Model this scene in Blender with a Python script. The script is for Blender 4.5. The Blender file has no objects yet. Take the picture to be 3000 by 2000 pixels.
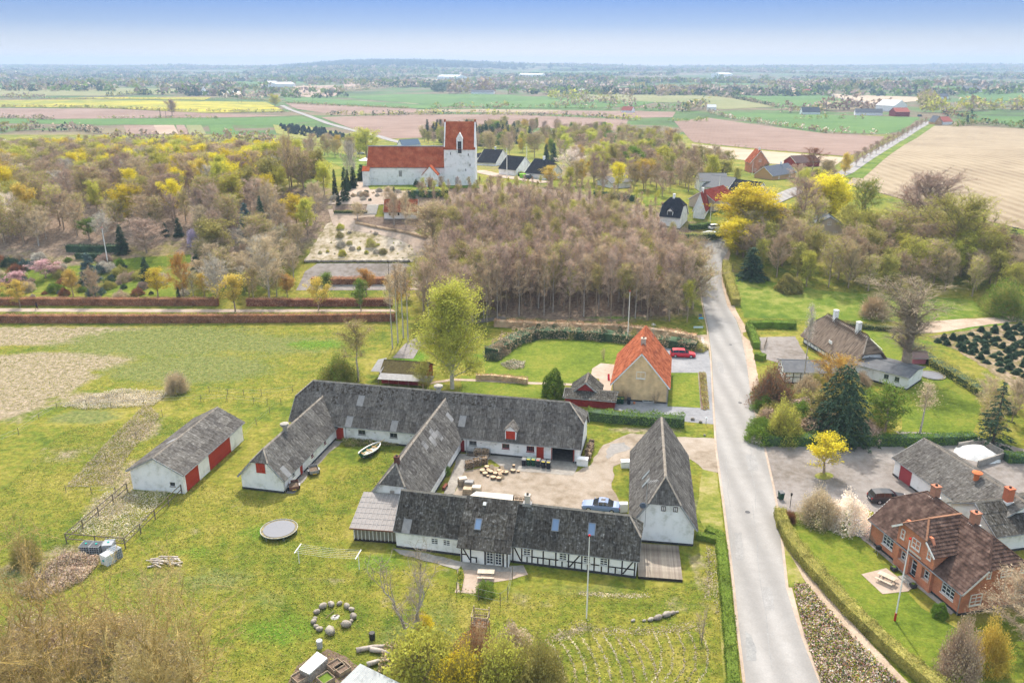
import bpy, bmesh, math, random
import numpy as np
from mathutils import Vector, Matrix, noise
C = bpy.context.scene.collection
rnd = random.Random(7)
R = math.radians
# ---------------------------------------------------------------- camera, light, exposure
SC = bpy.context.scene
cd = bpy.data.cameras.new('camera'); cam = bpy.data.objects.new('camera', cd); C.objects.link(cam)
SC.camera = cam
FPX, TH, H0 = 2333.0, R(19.04), 52.0
cd.sensor_width = 36; cd.lens = 28.0; cd.clip_end = 30000; cd.clip_start = 0.5
cam.location = (0, 0, H0); cam.rotation_euler = (R(90-19.04), 0, 0)
world = bpy.data.worlds.new("World"); SC.world = world; world.use_nodes = True
SUN_EL = R(50); SUN_AZ = R(0)          # the sun stands behind the village, straight ahead
nt = world.node_tree; nt.nodes.clear()
wo = nt.nodes.new('ShaderNodeOutputWorld'); bg = nt.nodes.new('ShaderNodeBackground')
sky = nt.nodes.new('ShaderNodeTexSky'); sky.sky_type = 'NISHITA'; sky.sun_disc = False
sky.sun_elevation = SUN_EL; sky.sun_rotation = SUN_AZ; sky.air_density = 1.0; sky.dust_density = 0.6; sky.ozone_density = 2.0
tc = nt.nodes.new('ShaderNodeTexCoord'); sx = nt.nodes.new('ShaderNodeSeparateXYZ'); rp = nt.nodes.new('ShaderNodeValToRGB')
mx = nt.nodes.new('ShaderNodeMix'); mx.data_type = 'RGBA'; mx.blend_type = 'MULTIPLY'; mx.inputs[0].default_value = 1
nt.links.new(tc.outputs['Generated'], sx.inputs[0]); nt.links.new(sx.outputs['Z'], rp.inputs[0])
SKYR = [(0.0, (0.56, 0.50, 0.54)), (0.02, (0.36, 0.36, 0.46)), (0.045, (0.175, 0.218, 0.38)), (0.075, (0.092, 0.15, 0.335)), (0.30, (2.15, 1.62, 1.2)), (1.0, (5.0, 3.5, 2.0))]  # upper stops: warm boost added above the view to brighten shaded walls
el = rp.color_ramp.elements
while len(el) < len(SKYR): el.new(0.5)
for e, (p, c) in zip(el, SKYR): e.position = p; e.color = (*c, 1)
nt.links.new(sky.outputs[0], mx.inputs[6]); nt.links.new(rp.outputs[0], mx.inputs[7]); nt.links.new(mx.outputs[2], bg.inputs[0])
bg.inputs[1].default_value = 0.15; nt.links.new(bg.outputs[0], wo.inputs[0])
sd = bpy.data.lights.new('sun', 'SUN'); sd.energy = 3.0; sd.angle = R(1.2); sd.color = (1, 0.95, 0.86)
sun = bpy.data.objects.new('sun', sd); C.objects.link(sun)
sun.rotation_euler = (R(90)-SUN_EL, 0, R(180))     # shines towards -Y and down
SC.view_settings.view_transform = 'Standard'; SC.view_settings.look = 'None'
SC.view_settings.exposure = 0.88; SC.view_settings.gamma = 1; SC.view_settings.use_curve_mapping = False
SC.render.engine = 'CYCLES'; SC.cycles.use_denoising = True; SC.cycles.denoising_prefilter = 'FAST'; SC.cycles.max_bounces = 5; SC.cycles.transparent_max_bounces = 6
SC.cycles.volume_bounces = 0; SC.cycles.diffuse_bounces = 3; SC.cycles.glossy_bounces = 2

# ---------------------------------------------------------------- terrain height and the pixel -> ground helper (source photo pixels, 3000 x 2000)
def ss(a, b, x):
    t = np.clip((x-a)/(b-a), 0, 1); return t*t*(3-2*t)
def Hn(x, y):
    b = 7*ss(150, 245, y)*(1-ss(380, 640, y))
    g = 10*np.exp(-((x+30)/120.0)**2)*ss(182, 246, y)*(1-ss(290, 430, y))
    h = b+g
    ch = ss(70, 30, np.hypot((x+33)*1.0, (y-262)*1.6)); h = h*(1-ch)+17*ch
    f = ss(700, 1500, y)
    h = h + f*(5*np.sin(x/310+1.2)*np.sin(y/420)+3*np.sin(x/170+y/230))
    k = np.clip((y-2400)/4200, 0, 1.3)
    h = h + 42*k**1.3 + ss(3500, 6500, y)*(36*np.exp(-((x+y*0.13)/(0.12*y+1))**2)+6*np.sin(x/700+2)+4*np.sin(x/260))
    return h
def H(x, y): return float(Hn(np.float64(x), np.float64(y)))
def ray(px, py):
    dx = (px-1500)/FPX; dy = -(py-1000)/FPX
    return Vector((dx, math.cos(TH)+dy*math.sin(TH), -math.sin(TH)+dy*math.cos(TH)))
def P(px, py, z=0.0):
    d = ray(px, py); t = (z-H0)/d.z; return Vector((d.x*t, d.y*t, z))
def G(px, py):
    d = ray(px, py); t = 30.0; pt = t
    while t < 16000:
        if H0+d.z*t < H(d.x*t, d.y*t): break
        pt = t; t *= 1.02
    lo, hi = pt, t
    for _ in range(22):
        m = (lo+hi)/2
        if H0+d.z*m < H(d.x*m, d.y*m): hi = m
        else: lo = m
    return Vector((d.x*hi, d.y*hi, H(d.x*hi, d.y*hi)))
def depth(p): return p[1]*math.cos(TH)-(p[2]-H0)*math.sin(TH)
def proj(p):
    d = depth(p); u = p[1]*math.sin(TH)+(p[2]-H0)*math.cos(TH); return (1500+FPX*p[0]/d, 1000-FPX*u/d)
def hgt(p, ytop):
    lo, hi = 0, 80
    for _ in range(30):
        m = (lo+hi)/2
        if proj((p[0], p[1], p[2]+m))[1] > ytop: lo = m
        else: hi = m
    return lo

# ---------------------------------------------------------------- materials
MATS = {}
def mat(name, cols, scale=1.0, rough=0.9, bump=0.0, rand=0.0, trans=0.0, spec=0.2, metal=0.0, detail=6, coord='Object', stretch=None, tint=False, bscale=None, lo=0.35, hi=0.65, streak=0):
    if name in MATS: return MATS[name]
    m = bpy.data.materials.new(name); m.use_nodes = True; n = m.node_tree; N = n.nodes; Lk = n.links
    b = N['Principled BSDF']; b.inputs['Roughness'].default_value = rough; b.inputs['Specular IOR Level'].default_value = spec; b.inputs['Metallic'].default_value = metal
    if not isinstance(cols, list): cols = [cols]
    out = None; tcn = N.new('ShaderNodeTexCoord')
    src = tcn.outputs['Object']
    if coord == 'World': g = N.new('ShaderNodeNewGeometry'); src = g.outputs['Position']
    if stretch:
        mp = N.new('ShaderNodeMapping'); mp.inputs['Scale'].default_value = stretch; Lk.new(src, mp.inputs[0]); src = mp.outputs[0]
    if len(cols) > 1:
        no = N.new('ShaderNodeTexNoise'); no.inputs['Scale'].default_value = scale; no.inputs['Detail'].default_value = detail; no.inputs['Roughness'].default_value = 0.62
        Lk.new(src, no.inputs['Vector']); r = N.new('ShaderNodeValToRGB'); Lk.new(no.outputs[0], r.inputs[0])
        while len(r.color_ramp.elements) < len(cols): r.color_ramp.elements.new(0.5)
        for i, (e, c) in enumerate(zip(r.color_ramp.elements, cols)): e.position = lo+(hi-lo)*i/(len(cols)-1); e.color = (*c, 1)
        out = r.outputs[0]
    else:
        rg = N.new('ShaderNodeRGB'); rg.outputs[0].default_value = (*cols[0], 1); out = rg.outputs[0]
    if streak:
        mp2 = N.new('ShaderNodeMapping'); mp2.inputs['Scale'].default_value = (7, .5, 1); oo = N.new('ShaderNodeObjectInfo'); Lk.new(oo.outputs['Random'], mp2.inputs['Location']); Lk.new(tcn.outputs['Object'], mp2.inputs[0]); n3 = N.new('ShaderNodeTexNoise'); n3.inputs['Scale'].default_value = 1.6; n3.inputs['Detail'].default_value = 3; Lk.new(mp2.outputs[0], n3.inputs['Vector'])
        mm_ = N.new('ShaderNodeMapRange'); mm_.inputs[1].default_value = .3; mm_.inputs[2].default_value = .7; mm_.inputs[3].default_value = 1-streak; mm_.inputs[4].default_value = 1+streak; Lk.new(n3.outputs[0], mm_.inputs[0]); mx2 = N.new('ShaderNodeMix'); mx2.data_type = 'RGBA'; mx2.blend_type = 'MULTIPLY'; mx2.inputs[0].default_value = 1; Lk.new(out, mx2.inputs[6]); Lk.new(mm_.outputs[0], mx2.inputs[7]); out = mx2.outputs[2]
    if rand or tint:
        v = N.new('ShaderNodeMath'); v.operation = 'MULTIPLY_ADD'
        if tint: a = N.new('ShaderNodeAttribute'); a.attribute_name = 'tint'; Lk.new(a.outputs['Fac'], v.inputs[0])
        else: oi = N.new('ShaderNodeObjectInfo'); Lk.new(oi.outputs['Random'], v.inputs[0])
        rr = rand if rand else 0.5
        v.inputs[1].default_value = 2*rr; v.inputs[2].default_value = 1-rr
        h = N.new('ShaderNodeHueSaturation'); Lk.new(out, h.inputs['Color']); Lk.new(v.outputs[0], h.inputs['Value'])
        if rand and not tint:
            v2 = N.new('ShaderNodeMath'); v2.operation = 'MULTIPLY_ADD'; Lk.new(oi.outputs['Random'], v2.inputs[0]); v2.inputs[1].default_value = 0.02; v2.inputs[2].default_value = 0.495; Lk.new(v2.outputs[0], h.inputs['Hue'])
        out = h.outputs[0]
    Lk.new(out, b.inputs['Base Color'])
    if bump:
        nb = N.new('ShaderNodeTexNoise'); nb.inputs['Scale'].default_value = bscale or scale*4; nb.inputs['Detail'].default_value = 5; Lk.new(src, nb.inputs['Vector'])
        bp = N.new('ShaderNodeBump'); bp.inputs['Strength'].default_value = min(bump, 1); bp.inputs['Distance'].default_value = 0.1*max(bump, 0.3); Lk.new(nb.outputs[0], bp.inputs['Height']); Lk.new(bp.outputs[0], b.inputs['Normal'])
    if trans:
        t = N.new('ShaderNodeBsdfTranslucent'); Lk.new(out, t.inputs[0]); ms = N.new('ShaderNodeMixShader'); ms.inputs[0].default_value = trans
        o = N['Material Output']; Lk.new(b.outputs[0], ms.inputs[1]); Lk.new(t.outputs[0], ms.inputs[2]); Lk.new(ms.outputs[0], o.inputs['Surface'])
    MATS[name] = m; return m

# ---------------------------------------------------------------- mesh builder
class MB:
    def __init__(s): s.v = []; s.f = []; s.m = []; s.M = None
    def add(s, vs, fs, mi=0):
        k = len(s.v)
        if s.M is not None: vs = [s.M @ Vector(v) for v in vs]
        s.v += [tuple(v) for v in vs]; s.f += [tuple(i+k for i in f) for f in fs]; s.m += [mi]*len(fs); return s
    def box(s, x0, x1, y0, y1, z0, z1, mi=0):
        return s.add([(x0,y0,z0),(x1,y0,z0),(x1,y1,z0),(x0,y1,z0),(x0,y0,z1),(x1,y0,z1),(x1,y1,z1),(x0,y1,z1)],
                     [(0,3,2,1),(4,5,6,7),(0,1,5,4),(1,2,6,5),(2,3,7,6),(3,0,4,7)], mi)
    def bar(s, a, b, w, h=None, mi=0):
        a = Vector(a); b = Vector(b); d = (b-a); L = d.length
        if L < 1e-6: return s
        d /= L; h = h or w
        up = Vector((0,0,1)) if abs(d.z) < 0.95 else Vector((0,1,0))
        r = d.cross(up).normalized(); u = r.cross(d)
        q = [r*(-w/2)+u*(-h/2), r*(w/2)+u*(-h/2), r*(w/2)+u*(h/2), r*(-w/2)+u*(h/2)]
        return s.add([a+k for k in q]+[b+k for k in q], [(0,1,2,3),(7,6,5,4),(0,4,5,1),(1,5,6,2),(2,6,7,3),(3,7,4,0)], mi)
    def tube(s, pts, rad, n=5, mi=0, cap=True):
        pts = [Vector(p) for p in pts]; k = len(pts); vs = []
        for i, p in enumerate(pts):
            d = (pts[min(i+1,k-1)]-pts[max(i-1,0)]).normalized()
            up = Vector((0,0,1)) if abs(d.z) < 0.9 else Vector((1,0,0))
            r = d.cross(up).normalized(); u = r.cross(d); rr = rad[i] if isinstance(rad, (list,tuple)) else rad
            for j in range(n): a = 2*math.pi*j/n; vs.append(p+r*math.cos(a)*rr+u*math.sin(a)*rr)
        fs = [(i*n+j, i*n+(j+1)%n, (i+1)*n+(j+1)%n, (i+1)*n+j) for i in range(k-1) for j in range(n)]
        if cap: fs += [tuple(range(n))[::-1], tuple((k-1)*n+j for j in range(n))]
        return s.add(vs, fs, mi)
    def cyl(s, x, y, z0, z1, r, n=12, r2=None, mi=0): 
        return s.tube([(x,y,z0),(x,y,z1)], [r, r if r2 is None else r2], n, mi)
    def poly(s, pts, th=0.0, mi=0):
        pts = [Vector(p) for p in pts]; n = len(pts)
        if not th: return s.add(pts, [tuple(range(n))], mi)
        nn = Vector((0,0,0))
        for i in range(n): nn += pts[i].cross(pts[(i+1)%n])
        nn.normalize(); lo = [p-nn*th for p in pts]
        return s.add(pts+lo, [tuple(range(n)), tuple(range(2*n-1, n-1, -1))]+[(i, n+i, n+(i+1)%n, (i+1)%n) for i in range(n)], mi)
    def blob(s, c, r, seed=0, n=7, k=5, jit=0.18, mi=0):
        q = random.Random(seed); vs = [(c[0], c[1], c[2]-r[2])]
        for i in range(1, k):
            t = math.pi*i/k
            for j in range(n):
                a = 2*math.pi*j/n+i*0.4; f = 1+q.uniform(-jit, jit)
                vs.append((c[0]+r[0]*math.sin(t)*math.cos(a)*f, c[1]+r[1]*math.sin(t)*math.sin(a)*f, c[2]-r[2]*math.cos(t)*f))
        vs.append((c[0], c[1], c[2]+r[2])); fs = []
        for j in range(n): fs.append((0, 1+(j+1)%n, 1+j))
        for i in range(k-2):
            for j in range(n): a = 1+i*n; fs.append((a+j, a+(j+1)%n, a+n+(j+1)%n, a+n+j))
        b = 1+(k-2)*n
        for j in range(n): fs.append((b+j, b+(j+1)%n, len(vs)-1))
        return s.add(vs, fs, mi)
    def mesh(s, name, mats, smooth=False):
        me = bpy.data.meshes.new(name); me.from_pydata(s.v, [], s.f)
        for m in (mats if isinstance(mats, (list,tuple)) else [mats]): me.materials.append(m)
        if len(me.materials) > 1: me.polygons.foreach_set('material_index', s.m)
        if smooth: me.polygons.foreach_set('use_smooth', [True]*len(s.f))
        me.update(); return me
    def build(s, name, mats, parent=None, smooth=False, loc=None, rz=0.0):
        o = bpy.data.objects.new(name, s.mesh(name, mats, smooth)); C.objects.link(o)
        if parent: o.parent = parent
        if loc is not None: o.location = loc
        if rz: o.rotation_euler.z = rz
        return o
def npmesh(name, V, Fc, mats, mi=None, tint=None, quads=False):
    me = bpy.data.meshes.new(name); V = np.asarray(V, np.float32); Fc = np.asarray(Fc, np.int32); k = Fc.shape[1]; n = len(Fc)
    me.vertices.add(len(V)); me.vertices.foreach_set('co', V.ravel()); me.loops.add(n*k); me.loops.foreach_set('vertex_index', Fc.ravel())
    me.polygons.add(n); me.polygons.foreach_set('loop_start', np.arange(0, n*k, k, dtype=np.int32)); me.polygons.foreach_set('loop_total', np.full(n, k, np.int32))
    for m in mats: me.materials.append(m)
    if mi is not None: me.polygons.foreach_set('material_index', np.asarray(mi, np.int32))
    if tint is not None:
        a = me.attributes.new('tint', 'FLOAT', 'FACE'); a.data.foreach_set('value', np.asarray(tint, np.float32))
    me.update(calc_edges=True); return me
def tag(o, label=None, cat=None, group=None, kind=None):
    if label: o['label'] = label
    if cat: o['category'] = cat
    if group: o['group'] = group
    if kind: o['kind'] = kind
    return o
def empty(name, loc, rz=0.0, label=None, cat=None, group=None):
    o = bpy.data.objects.new(name, None); o.empty_display_size = 0.3; C.objects.link(o); o.location = loc; o.rotation_euler.z = rz
    return tag(o, label, cat, group)
def link(name, me, parent=None, loc=None):
    o = bpy.data.objects.new(name, me); C.objects.link(o)
    if parent: o.parent = parent
    if loc is not None: o.location = loc
    return o
def dup(src, loc=None, rz=None, label=None, group=None, scale=None):
    r = src.copy(); C.objects.link(r)
    if loc is not None: r.location = loc
    if rz is not None: r.rotation_euler.z = rz
    if scale is not None: r.scale = scale
    if label: r['label'] = label
    if group: r['group'] = group
    for ch in src.children:
        c = ch.copy(); C.objects.link(c); c.parent = r
        for g in ch.children: d = g.copy(); C.objects.link(d); d.parent = c
    return r
# ---------------------------------------------------------------- ground
def gmat(name, stops, s1, s2, fine=(0.75, 1.25), fs=2.2, bump=0.5, attr=None, dry=None, lines=None, weights=(0.55, 0.45), dots=None):
    """mixed-noise ground colour in world coordinates; attr/dry: painted patches of another growth"""
    m = bpy.data.materials.new(name); m.use_nodes = True; n = m.node_tree; N = n.nodes; L = n.links
    b = N['Principled BSDF']; b.inputs['Roughness'].default_value = 0.95; b.inputs['Specular IOR Level'].default_value = 0.1
    g = N.new('ShaderNodeNewGeometry'); pos = g.outputs['Position']
    def noi(sc, det=5, rg=0.6, v=None):
        x = N.new('ShaderNodeTexNoise'); x.inputs['Scale'].default_value = sc; x.inputs['Detail'].default_value = det; x.inputs['Roughness'].default_value = rg
        L.new(v or pos, x.inputs['Vector']); return x.outputs[0]
    def math_(op, a, b_=None, c=None):
        x = N.new('ShaderNodeMath'); x.operation = op
        for i, q in enumerate((a, b_, c)):
            if q is None: continue
            if isinstance(q, (int, float)): x.inputs[i].default_value = q
            else: L.new(q, x.inputs[i])
        return x.outputs[0]
    f = math_('ADD', math_('MULTIPLY', noi(s1, 4), weights[0]), math_('MULTIPLY', noi(s2, 6), weights[1]))
    r = N.new('ShaderNodeValToRGB'); L.new(f, r.inputs[0])
    while len(r.color_ramp.elements) < len(stops): r.color_ramp.elements.new(0.5)
    for e, (p, c) in zip(r.color_ramp.elements, stops): e.position = p; e.color = (*c, 1)
    col = r.outputs[0]
    def mixc(fac, a, b_, mode='MIX'):
        x = N.new('ShaderNodeMix'); x.data_type = 'RGBA'; x.blend_type = mode
        if isinstance(fac, (int, float)): x.inputs[0].default_value = fac
        else: L.new(fac, x.inputs[0])
        for i, q in ((6, a), (7, b_)):
            if isinstance(q, tuple): x.inputs[i].default_value = (*q, 1)
            else: L.new(q, x.inputs[i])
        return x.outputs[2]
    if attr:
        for an, (c0, c1), wob in attr:
            at = N.new('ShaderNodeAttribute'); at.attribute_name = an
            w = math_('ADD', at.outputs['Fac'], math_('MULTIPLY_ADD', noi(0.35, 7, 0.7), wob, -wob/2))
            mr = N.new('ShaderNodeMapRange'); mr.inputs[1].default_value = 0.4; mr.inputs[2].default_value = 0.62; L.new(w, mr.inputs[0]); 
            rr = N.new('ShaderNodeValToRGB'); L.new(noi(1.1, 7, 0.75), rr.inputs[0]); rr.color_ramp.elements[0].position = 0.35; rr.color_ramp.elements[1].position = 0.65
            rr.color_ramp.elements[0].color = (*c0, 1); rr.color_ramp.elements[1].color = (*c1, 1)
            col = mixc(mr.outputs[0], col, rr.outputs[0])
    if lines:
        ang, sc, c, amt = lines
        mp = N.new('ShaderNodeMapping'); mp.inputs['Rotation'].default_value = (0, 0, ang); L.new(pos, mp.inputs[0])
        wv = N.new('ShaderNodeTexWave'); wv.inputs['Scale'].default_value = sc; wv.inputs['Distortion'].default_value = 1.2; wv.inputs['Detail'].default_value = 3; wv.inputs['Detail Scale'].default_value = 0.6; L.new(mp.outputs[0], wv.inputs[0])
        col = mixc(math_('MULTIPLY', wv.outputs['Fac'], amt), col, c)
    if dots:
        c, th, sc = dots
        col = mixc(math_('MULTIPLY', math_('GREATER_THAN', noi(sc, 2, 0.5), th), 0.8), col, c)
    fn = math_('MULTIPLY_ADD', noi(fs, 6, 0.75), 2*(fine[1]-fine[0]), 1-(fine[1]-fine[0]))
    col = mixc(1.0, col, fn, 'MULTIPLY')
    L.new(col, b.inputs['Base Color'])
    bp = N.new('ShaderNodeBump'); bp.inputs['Strength'].default_value = bump; bp.inputs['Distance'].default_value = 0.25; L.new(noi(fs*1.3, 6, 0.75), bp.inputs['Height']); L.new(bp.outputs[0], b.inputs['Normal'])
    MATS[name] = m; return m
GREEN = [(0.37, (0.075,0.115,0.013)), (0.45, (0.135,0.163,0.02)), (0.53, (0.20,0.193,0.03)), (0.63, (0.28,0.245,0.06))]
m_ground = gmat('meadow_grass', GREEN, 0.07, 0.55, fs=1.5, bump=1.0, fine=(0.45, 1.55), attr=[('dry', ((0.15,0.13,0.05), (0.40,0.325,0.25)), 0.9), ('rough', ((0.09,0.13,0.03), (0.21,0.21,0.07)), 0.8), ('litter', ((0.15,0.105,0.075), (0.31,0.235,0.175)), 0.7), ('lush', ((0.07,0.15,0.015), (0.13,0.22,0.02)), 0.6)], dots=((0.45,0.36,0.02), 0.74, 3.3))
m_farland = gmat('far_farmland', [(0.38,(0.05,0.075,0.03)),(0.48,(0.075,0.14,0.035)),(0.53,(0.14,0.11,0.075)),(0.62,(0.20,0.17,0.09))], 0.004, 0.012, fs=0.05, bump=0.1)
NB = [('dry',590,1330,2.2,9,.46),('dry',700,1480,2.5,3,.46),('dry',1010,1700,3,1.6,.46),('dry',1320,1560,4,1.2,.4),('lush',760,1560,4,3,.6),('lush',1100,1650,5,3,.6),('lush',820,1850,6,4,.6),('lush',560,1620,5,3,.5),('dry',700,1640,5,2,.42),('dry',560,1560,4,2.5,.4),('dry',900,1700,5,2,.42),('dry',1150,1760,4,2,.4),('rough',620,1700,7,4,.6),('rough',760,1760,6,3,.5),('rough',450,1700,5,3,.6),('rough',930,1400,3,4,.4),('dry',620,1240,2,8,.45),('dry',1980,1760,4,4,.45),('dry',1560,1760,6,2,.45),('rough',1700,1730,10,1.6,.6),('rough',1300,1790,6,3,.5),  # (attribute, px, py, radius x, radius y, strength) patches in metres about the ground point seen there
 ('dry', 60,985,24,5,1.2), ('dry', 230,975,22,4,.9), ('dry',150,1060,14,5,1.2), ('dry',60,1110,9,9,1.3), ('dry',150,1110,8,5,1.0), ('dry',20,1190,5,6,1.1), ('dry',-40,1150,12,14,1.3), ('dry', 330,968,12,3,.5),('dry',300,1165,12,2.6,.8), ('dry',200,1330,6,4,.55), ('dry',370,1390,4,7,.65), ('dry',420,1260,3,6,.75),('dry',330,1480,3.4,5,.8),
 ('dry',60,1900,9,6,.5),('dry',200,1640,5,4,.7),('dry',60,1680,5,3,.7),('dry',1650,1870,4,2,.42),('dry',2060,1690,1.3,8,.6),('dry',2050,1480,2.4,2.4,.6),('dry',1900,1260,9,1.6,.6),
 ('dry',2550,1150,9,3,.35),('dry',2450,960,9,3,.45),('dry',2600,640,14,8,.7),('dry',2750,900,6,2,.5),
 ('rough', 500,1000,24,10,.9), ('rough',560,1080,16,8,.9), ('rough',250,1220,6,3,.9),('rough',800,1010,18,8,.7),('rough',100,1700,6,3,.8),('rough',1250,1900,6,4,.8),
 ('litter', 1700,900,26,9,1.0), ('litter',1750,800,30,20,1.1),('litter',1650,680,36,26,1.1),('litter',1380,800,10,22,1.0),('litter',1500,610,30,24,1.1),('litter',300,620,60,40,.9),('litter',750,640,26,30,.9),('litter',2700,760,24,12,.7),('litter',2300,700,20,16,.7),('litter',1700,500,60,40,.6),('litter',400,540,60,60,.9),('litter',2900,1560,6,4,.4),('litter',1300,500,30,14,.4),
 ('lush', 2300,890,10,6,.7),('lush',1600,1040,14,5,.9),('lush',1200,1050,4,6,.8),('lush',2480,1720,3,3,.5),('lush',2900,960,12,4,.7),('lush',2700,1000,4,8,.5),('lush',380,860,24,6,.5),('lush',930,1010,8,4,.7),('lush',1800,930,12,1.5,.6),('lush',2250,900,8,10,.6),('lush',2720,1900,4,6,.5)]
def ground():
    xs = np.concatenate([np.arange(-9000, -1200, 650), np.arange(-1200, -240, 60), np.arange(-240, -120, 5.0), np.arange(-120, 120, 1.25), np.arange(120, 240, 5.0), np.arange(240, 1200, 60), np.arange(1200, 9001, 650)])
    ys = np.concatenate([np.array([-60.0, 20]), np.arange(40, 260, 1.25), np.arange(260, 460, 5.0), np.arange(460, 900, 20), np.arange(900, 3000, 100), np.arange(3000, 9500, 250)])
    X, Y = np.meshgrid(xs, ys); Z = Hn(X, Y); nx, ny = len(xs), len(ys)
    V = np.stack([X.ravel(), Y.ravel(), Z.ravel()], 1)
    i = np.arange(nx-1)[None, :]+np.arange(ny-1)[:, None]*nx; i = i.ravel()
    F = np.stack([i, i+1, i+1+nx, i+nx], 1)
    far = (V[F[:, 0], 1] > 640).astype(np.int32)
    me = npmesh('ground', V, F, [m_ground, m_farland], mi=far)
    for an in ('dry', 'rough', 'litter', 'lush'):
        w = np.zeros(len(V))
        for a, px, py, rx, ry, s in NB:
            if a != an: continue
            g = G(px, py); q = ((V[:, 0]-g.x)/rx)**2+((V[:, 1]-g.y)/ry)**2
            w = np.maximum(w, s*np.exp(-q*0.7))
        at = me.attributes.new(an, 'FLOAT', 'POINT'); at.data.foreach_set('value', w.astype(np.float32))
    me.polygons.foreach_set('use_smooth', [True]*len(F))
    o = link('ground', me); tag(o, kind='structure'); return o
ground()
def patch(name, pts, m, off=0.02, px=True, cell=2.0, jit=0.0, kind='structure', zf=None):
    """a sheet of road, gravel, field ... draped over the ground, its edge made uneven by jit metres"""
    q = [(G(*p) if px else Vector((p[0], p[1], 0))) for p in pts]; out = []
    rr = random.Random(len(pts)*7+int(abs(q[0].x)*10)); n = len(q)
    for i in range(n):
        a, b = q[i], q[(i+1) % n]; L = (b-a).length; k = max(1, min(60, int(L/max(cell*0.6, 0.4))))
        for j in range(k):
            p = a.lerp(b, j/k)
            if jit and j: p = p+Vector((rr.uniform(-jit, jit), rr.uniform(-jit, jit), 0))
            out.append(p)
    bm = bmesh.new(); vs = [bm.verts.new((p.x, p.y, 0)) for p in out]
    try: f = bm.faces.new(vs)
    except Exception: bm.free(); return None
    bmesh.ops.triangulate(bm, faces=[f])
    xs = [p.x for p in out]; ys = [p.y for p in out]
    def cut(a, b, ax):
        k = int((b-a)/cell); k = min(k, 60)
        for i in range(1, k+1):
            c = a+(b-a)*i/(k+1); co = (c, 0, 0) if ax == 0 else (0, c, 0); no = (1, 0, 0) if ax == 0 else (0, 1, 0)
            bmesh.ops.bisect_plane(bm, geom=bm.verts[:]+bm.edges[:]+bm.faces[:], plane_co=co, plane_no=no, dist=1e-5)
    cut(min(xs), max(xs), 0); cut(min(ys), max(ys), 1)
    for v in bm.verts: v.co.z = (H(v.co.x, v.co.y) if zf is None else zf)+off
    for fc in bm.faces:
        if fc.normal.z < 0: fc.normal_flip()
    me = bpy.data.meshes.new(name); bm.normal_update(); bm.to_mesh(me); bm.free(); me.materials.append(m)
    o = link(name, me)
    # faces must look up
    if len(me.polygons) and sum(p.normal.z for p in me.polygons) < 0: me.flip_normals()
    tag(o, kind=kind); return o
def ribbon(name, pts, w, m, off=0.03, px=True, cell=3.0):
    q = [(G(*p[:2]) if px else Vector((p[0], p[1], 0))) for p in pts]; ws = w if isinstance(w, list) else [w]*len(q); L, Rr = [], []
    for i, p in enumerate(q):
        d = q[min(i+1, len(q)-1)]-q[max(i-1, 0)]; d.z = 0; d.normalize(); nrm = Vector((-d.y, d.x, 0))*ws[i]/2
        L.append(p+nrm); Rr.append(p-nrm)
    return patch(name, [(v.x, v.y) for v in L+Rr[::-1]], m, off, px=False, cell=cell)

m_road = gmat('worn_asphalt', [(0.36,(0.27,0.26,0.25)),(0.50,(0.30,0.29,0.28)),(0.64,(0.33,0.32,0.31))], 0.12, 0.9, fs=5, bump=0.12, fine=(0.88,1.12), lines=(0.05, 0.11, (0.17,0.165,0.16), 0.45))
m_asph = gmat('dark_gravel', [(0.40,(0.20,0.205,0.22)),(0.60,(0.29,0.295,0.31))], 0.2, 1.5, fs=7, bump=0.3, fine=(0.85,1.15))
m_gravel = gmat('pale_gravel', [(0.38,(0.20,0.16,0.115)),(0.50,(0.30,0.25,0.20)),(0.62,(0.36,0.31,0.26))], 0.12, 0.8, fs=6, bump=0.4, fine=(0.82,1.18))
m_ggrav = gmat('grey_gravel', [(0.38,(0.16,0.14,0.12)),(0.50,(0.23,0.208,0.195)),(0.62,(0.28,0.26,0.245))], 0.12, 0.9, fs=6, bump=0.4, fine=(0.82,1.18))
m_conc = gmat('old_concrete', [(0.40,(0.22,0.20,0.18)),(0.60,(0.33,0.31,0.28))], 0.4, 2, fs=7, bump=0.2, fine=(0.88,1.12))
m_pinkg = gmat('rose_gravel', [(0.40,(0.33,0.26,0.205)),(0.60,(0.43,0.35,0.29))], 0.2, 1.2, fs=5, bump=0.2, fine=(0.9,1.1))
m_sand = gmat('bare_sand_slope', [(0.41,(0.20,0.17,0.08)),(0.48,(0.36,0.30,0.21)),(0.60,(0.52,0.46,0.38))], 0.15, 0.8, fs=3, bump=0.6, fine=(0.8,1.2))
m_soil = gmat('leafy_soil', [(0.40,(0.13,0.09,0.065)),(0.60,(0.24,0.18,0.14))], 0.2, 1.3, fs=4, bump=0.8, fine=(0.7,1.3))
m_dirt = gmat('dirt_path', [(0.40,(0.34,0.26,0.19)),(0.60,(0.46,0.37,0.29))], 0.2, 1.3, fs=4, bump=0.4, fine=(0.8,1.2))
m_lawn = gmat('mown_lawn', [(0.40,(0.09,0.135,0.014)),(0.50,(0.135,0.18,0.02)),(0.60,(0.19,0.205,0.03))], 0.1, 0.9, fs=2.4, bump=0.8, fine=(0.6,1.4))
m_lush = gmat('lush_meadow', [(0.40,(0.07,0.125,0.014)),(0.50,(0.12,0.17,0.02)),(0.62,(0.24,0.25,0.06))], 0.06, 0.5, fs=3, bump=0.5)
m_verge = gmat('verge_grass', [(0.38,(0.11,0.15,0.025)),(0.5,(0.20,0.21,0.04)),(0.62,(0.34,0.29,0.13))], 0.2, 0.9, fs=3, bump=0.5)
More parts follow.
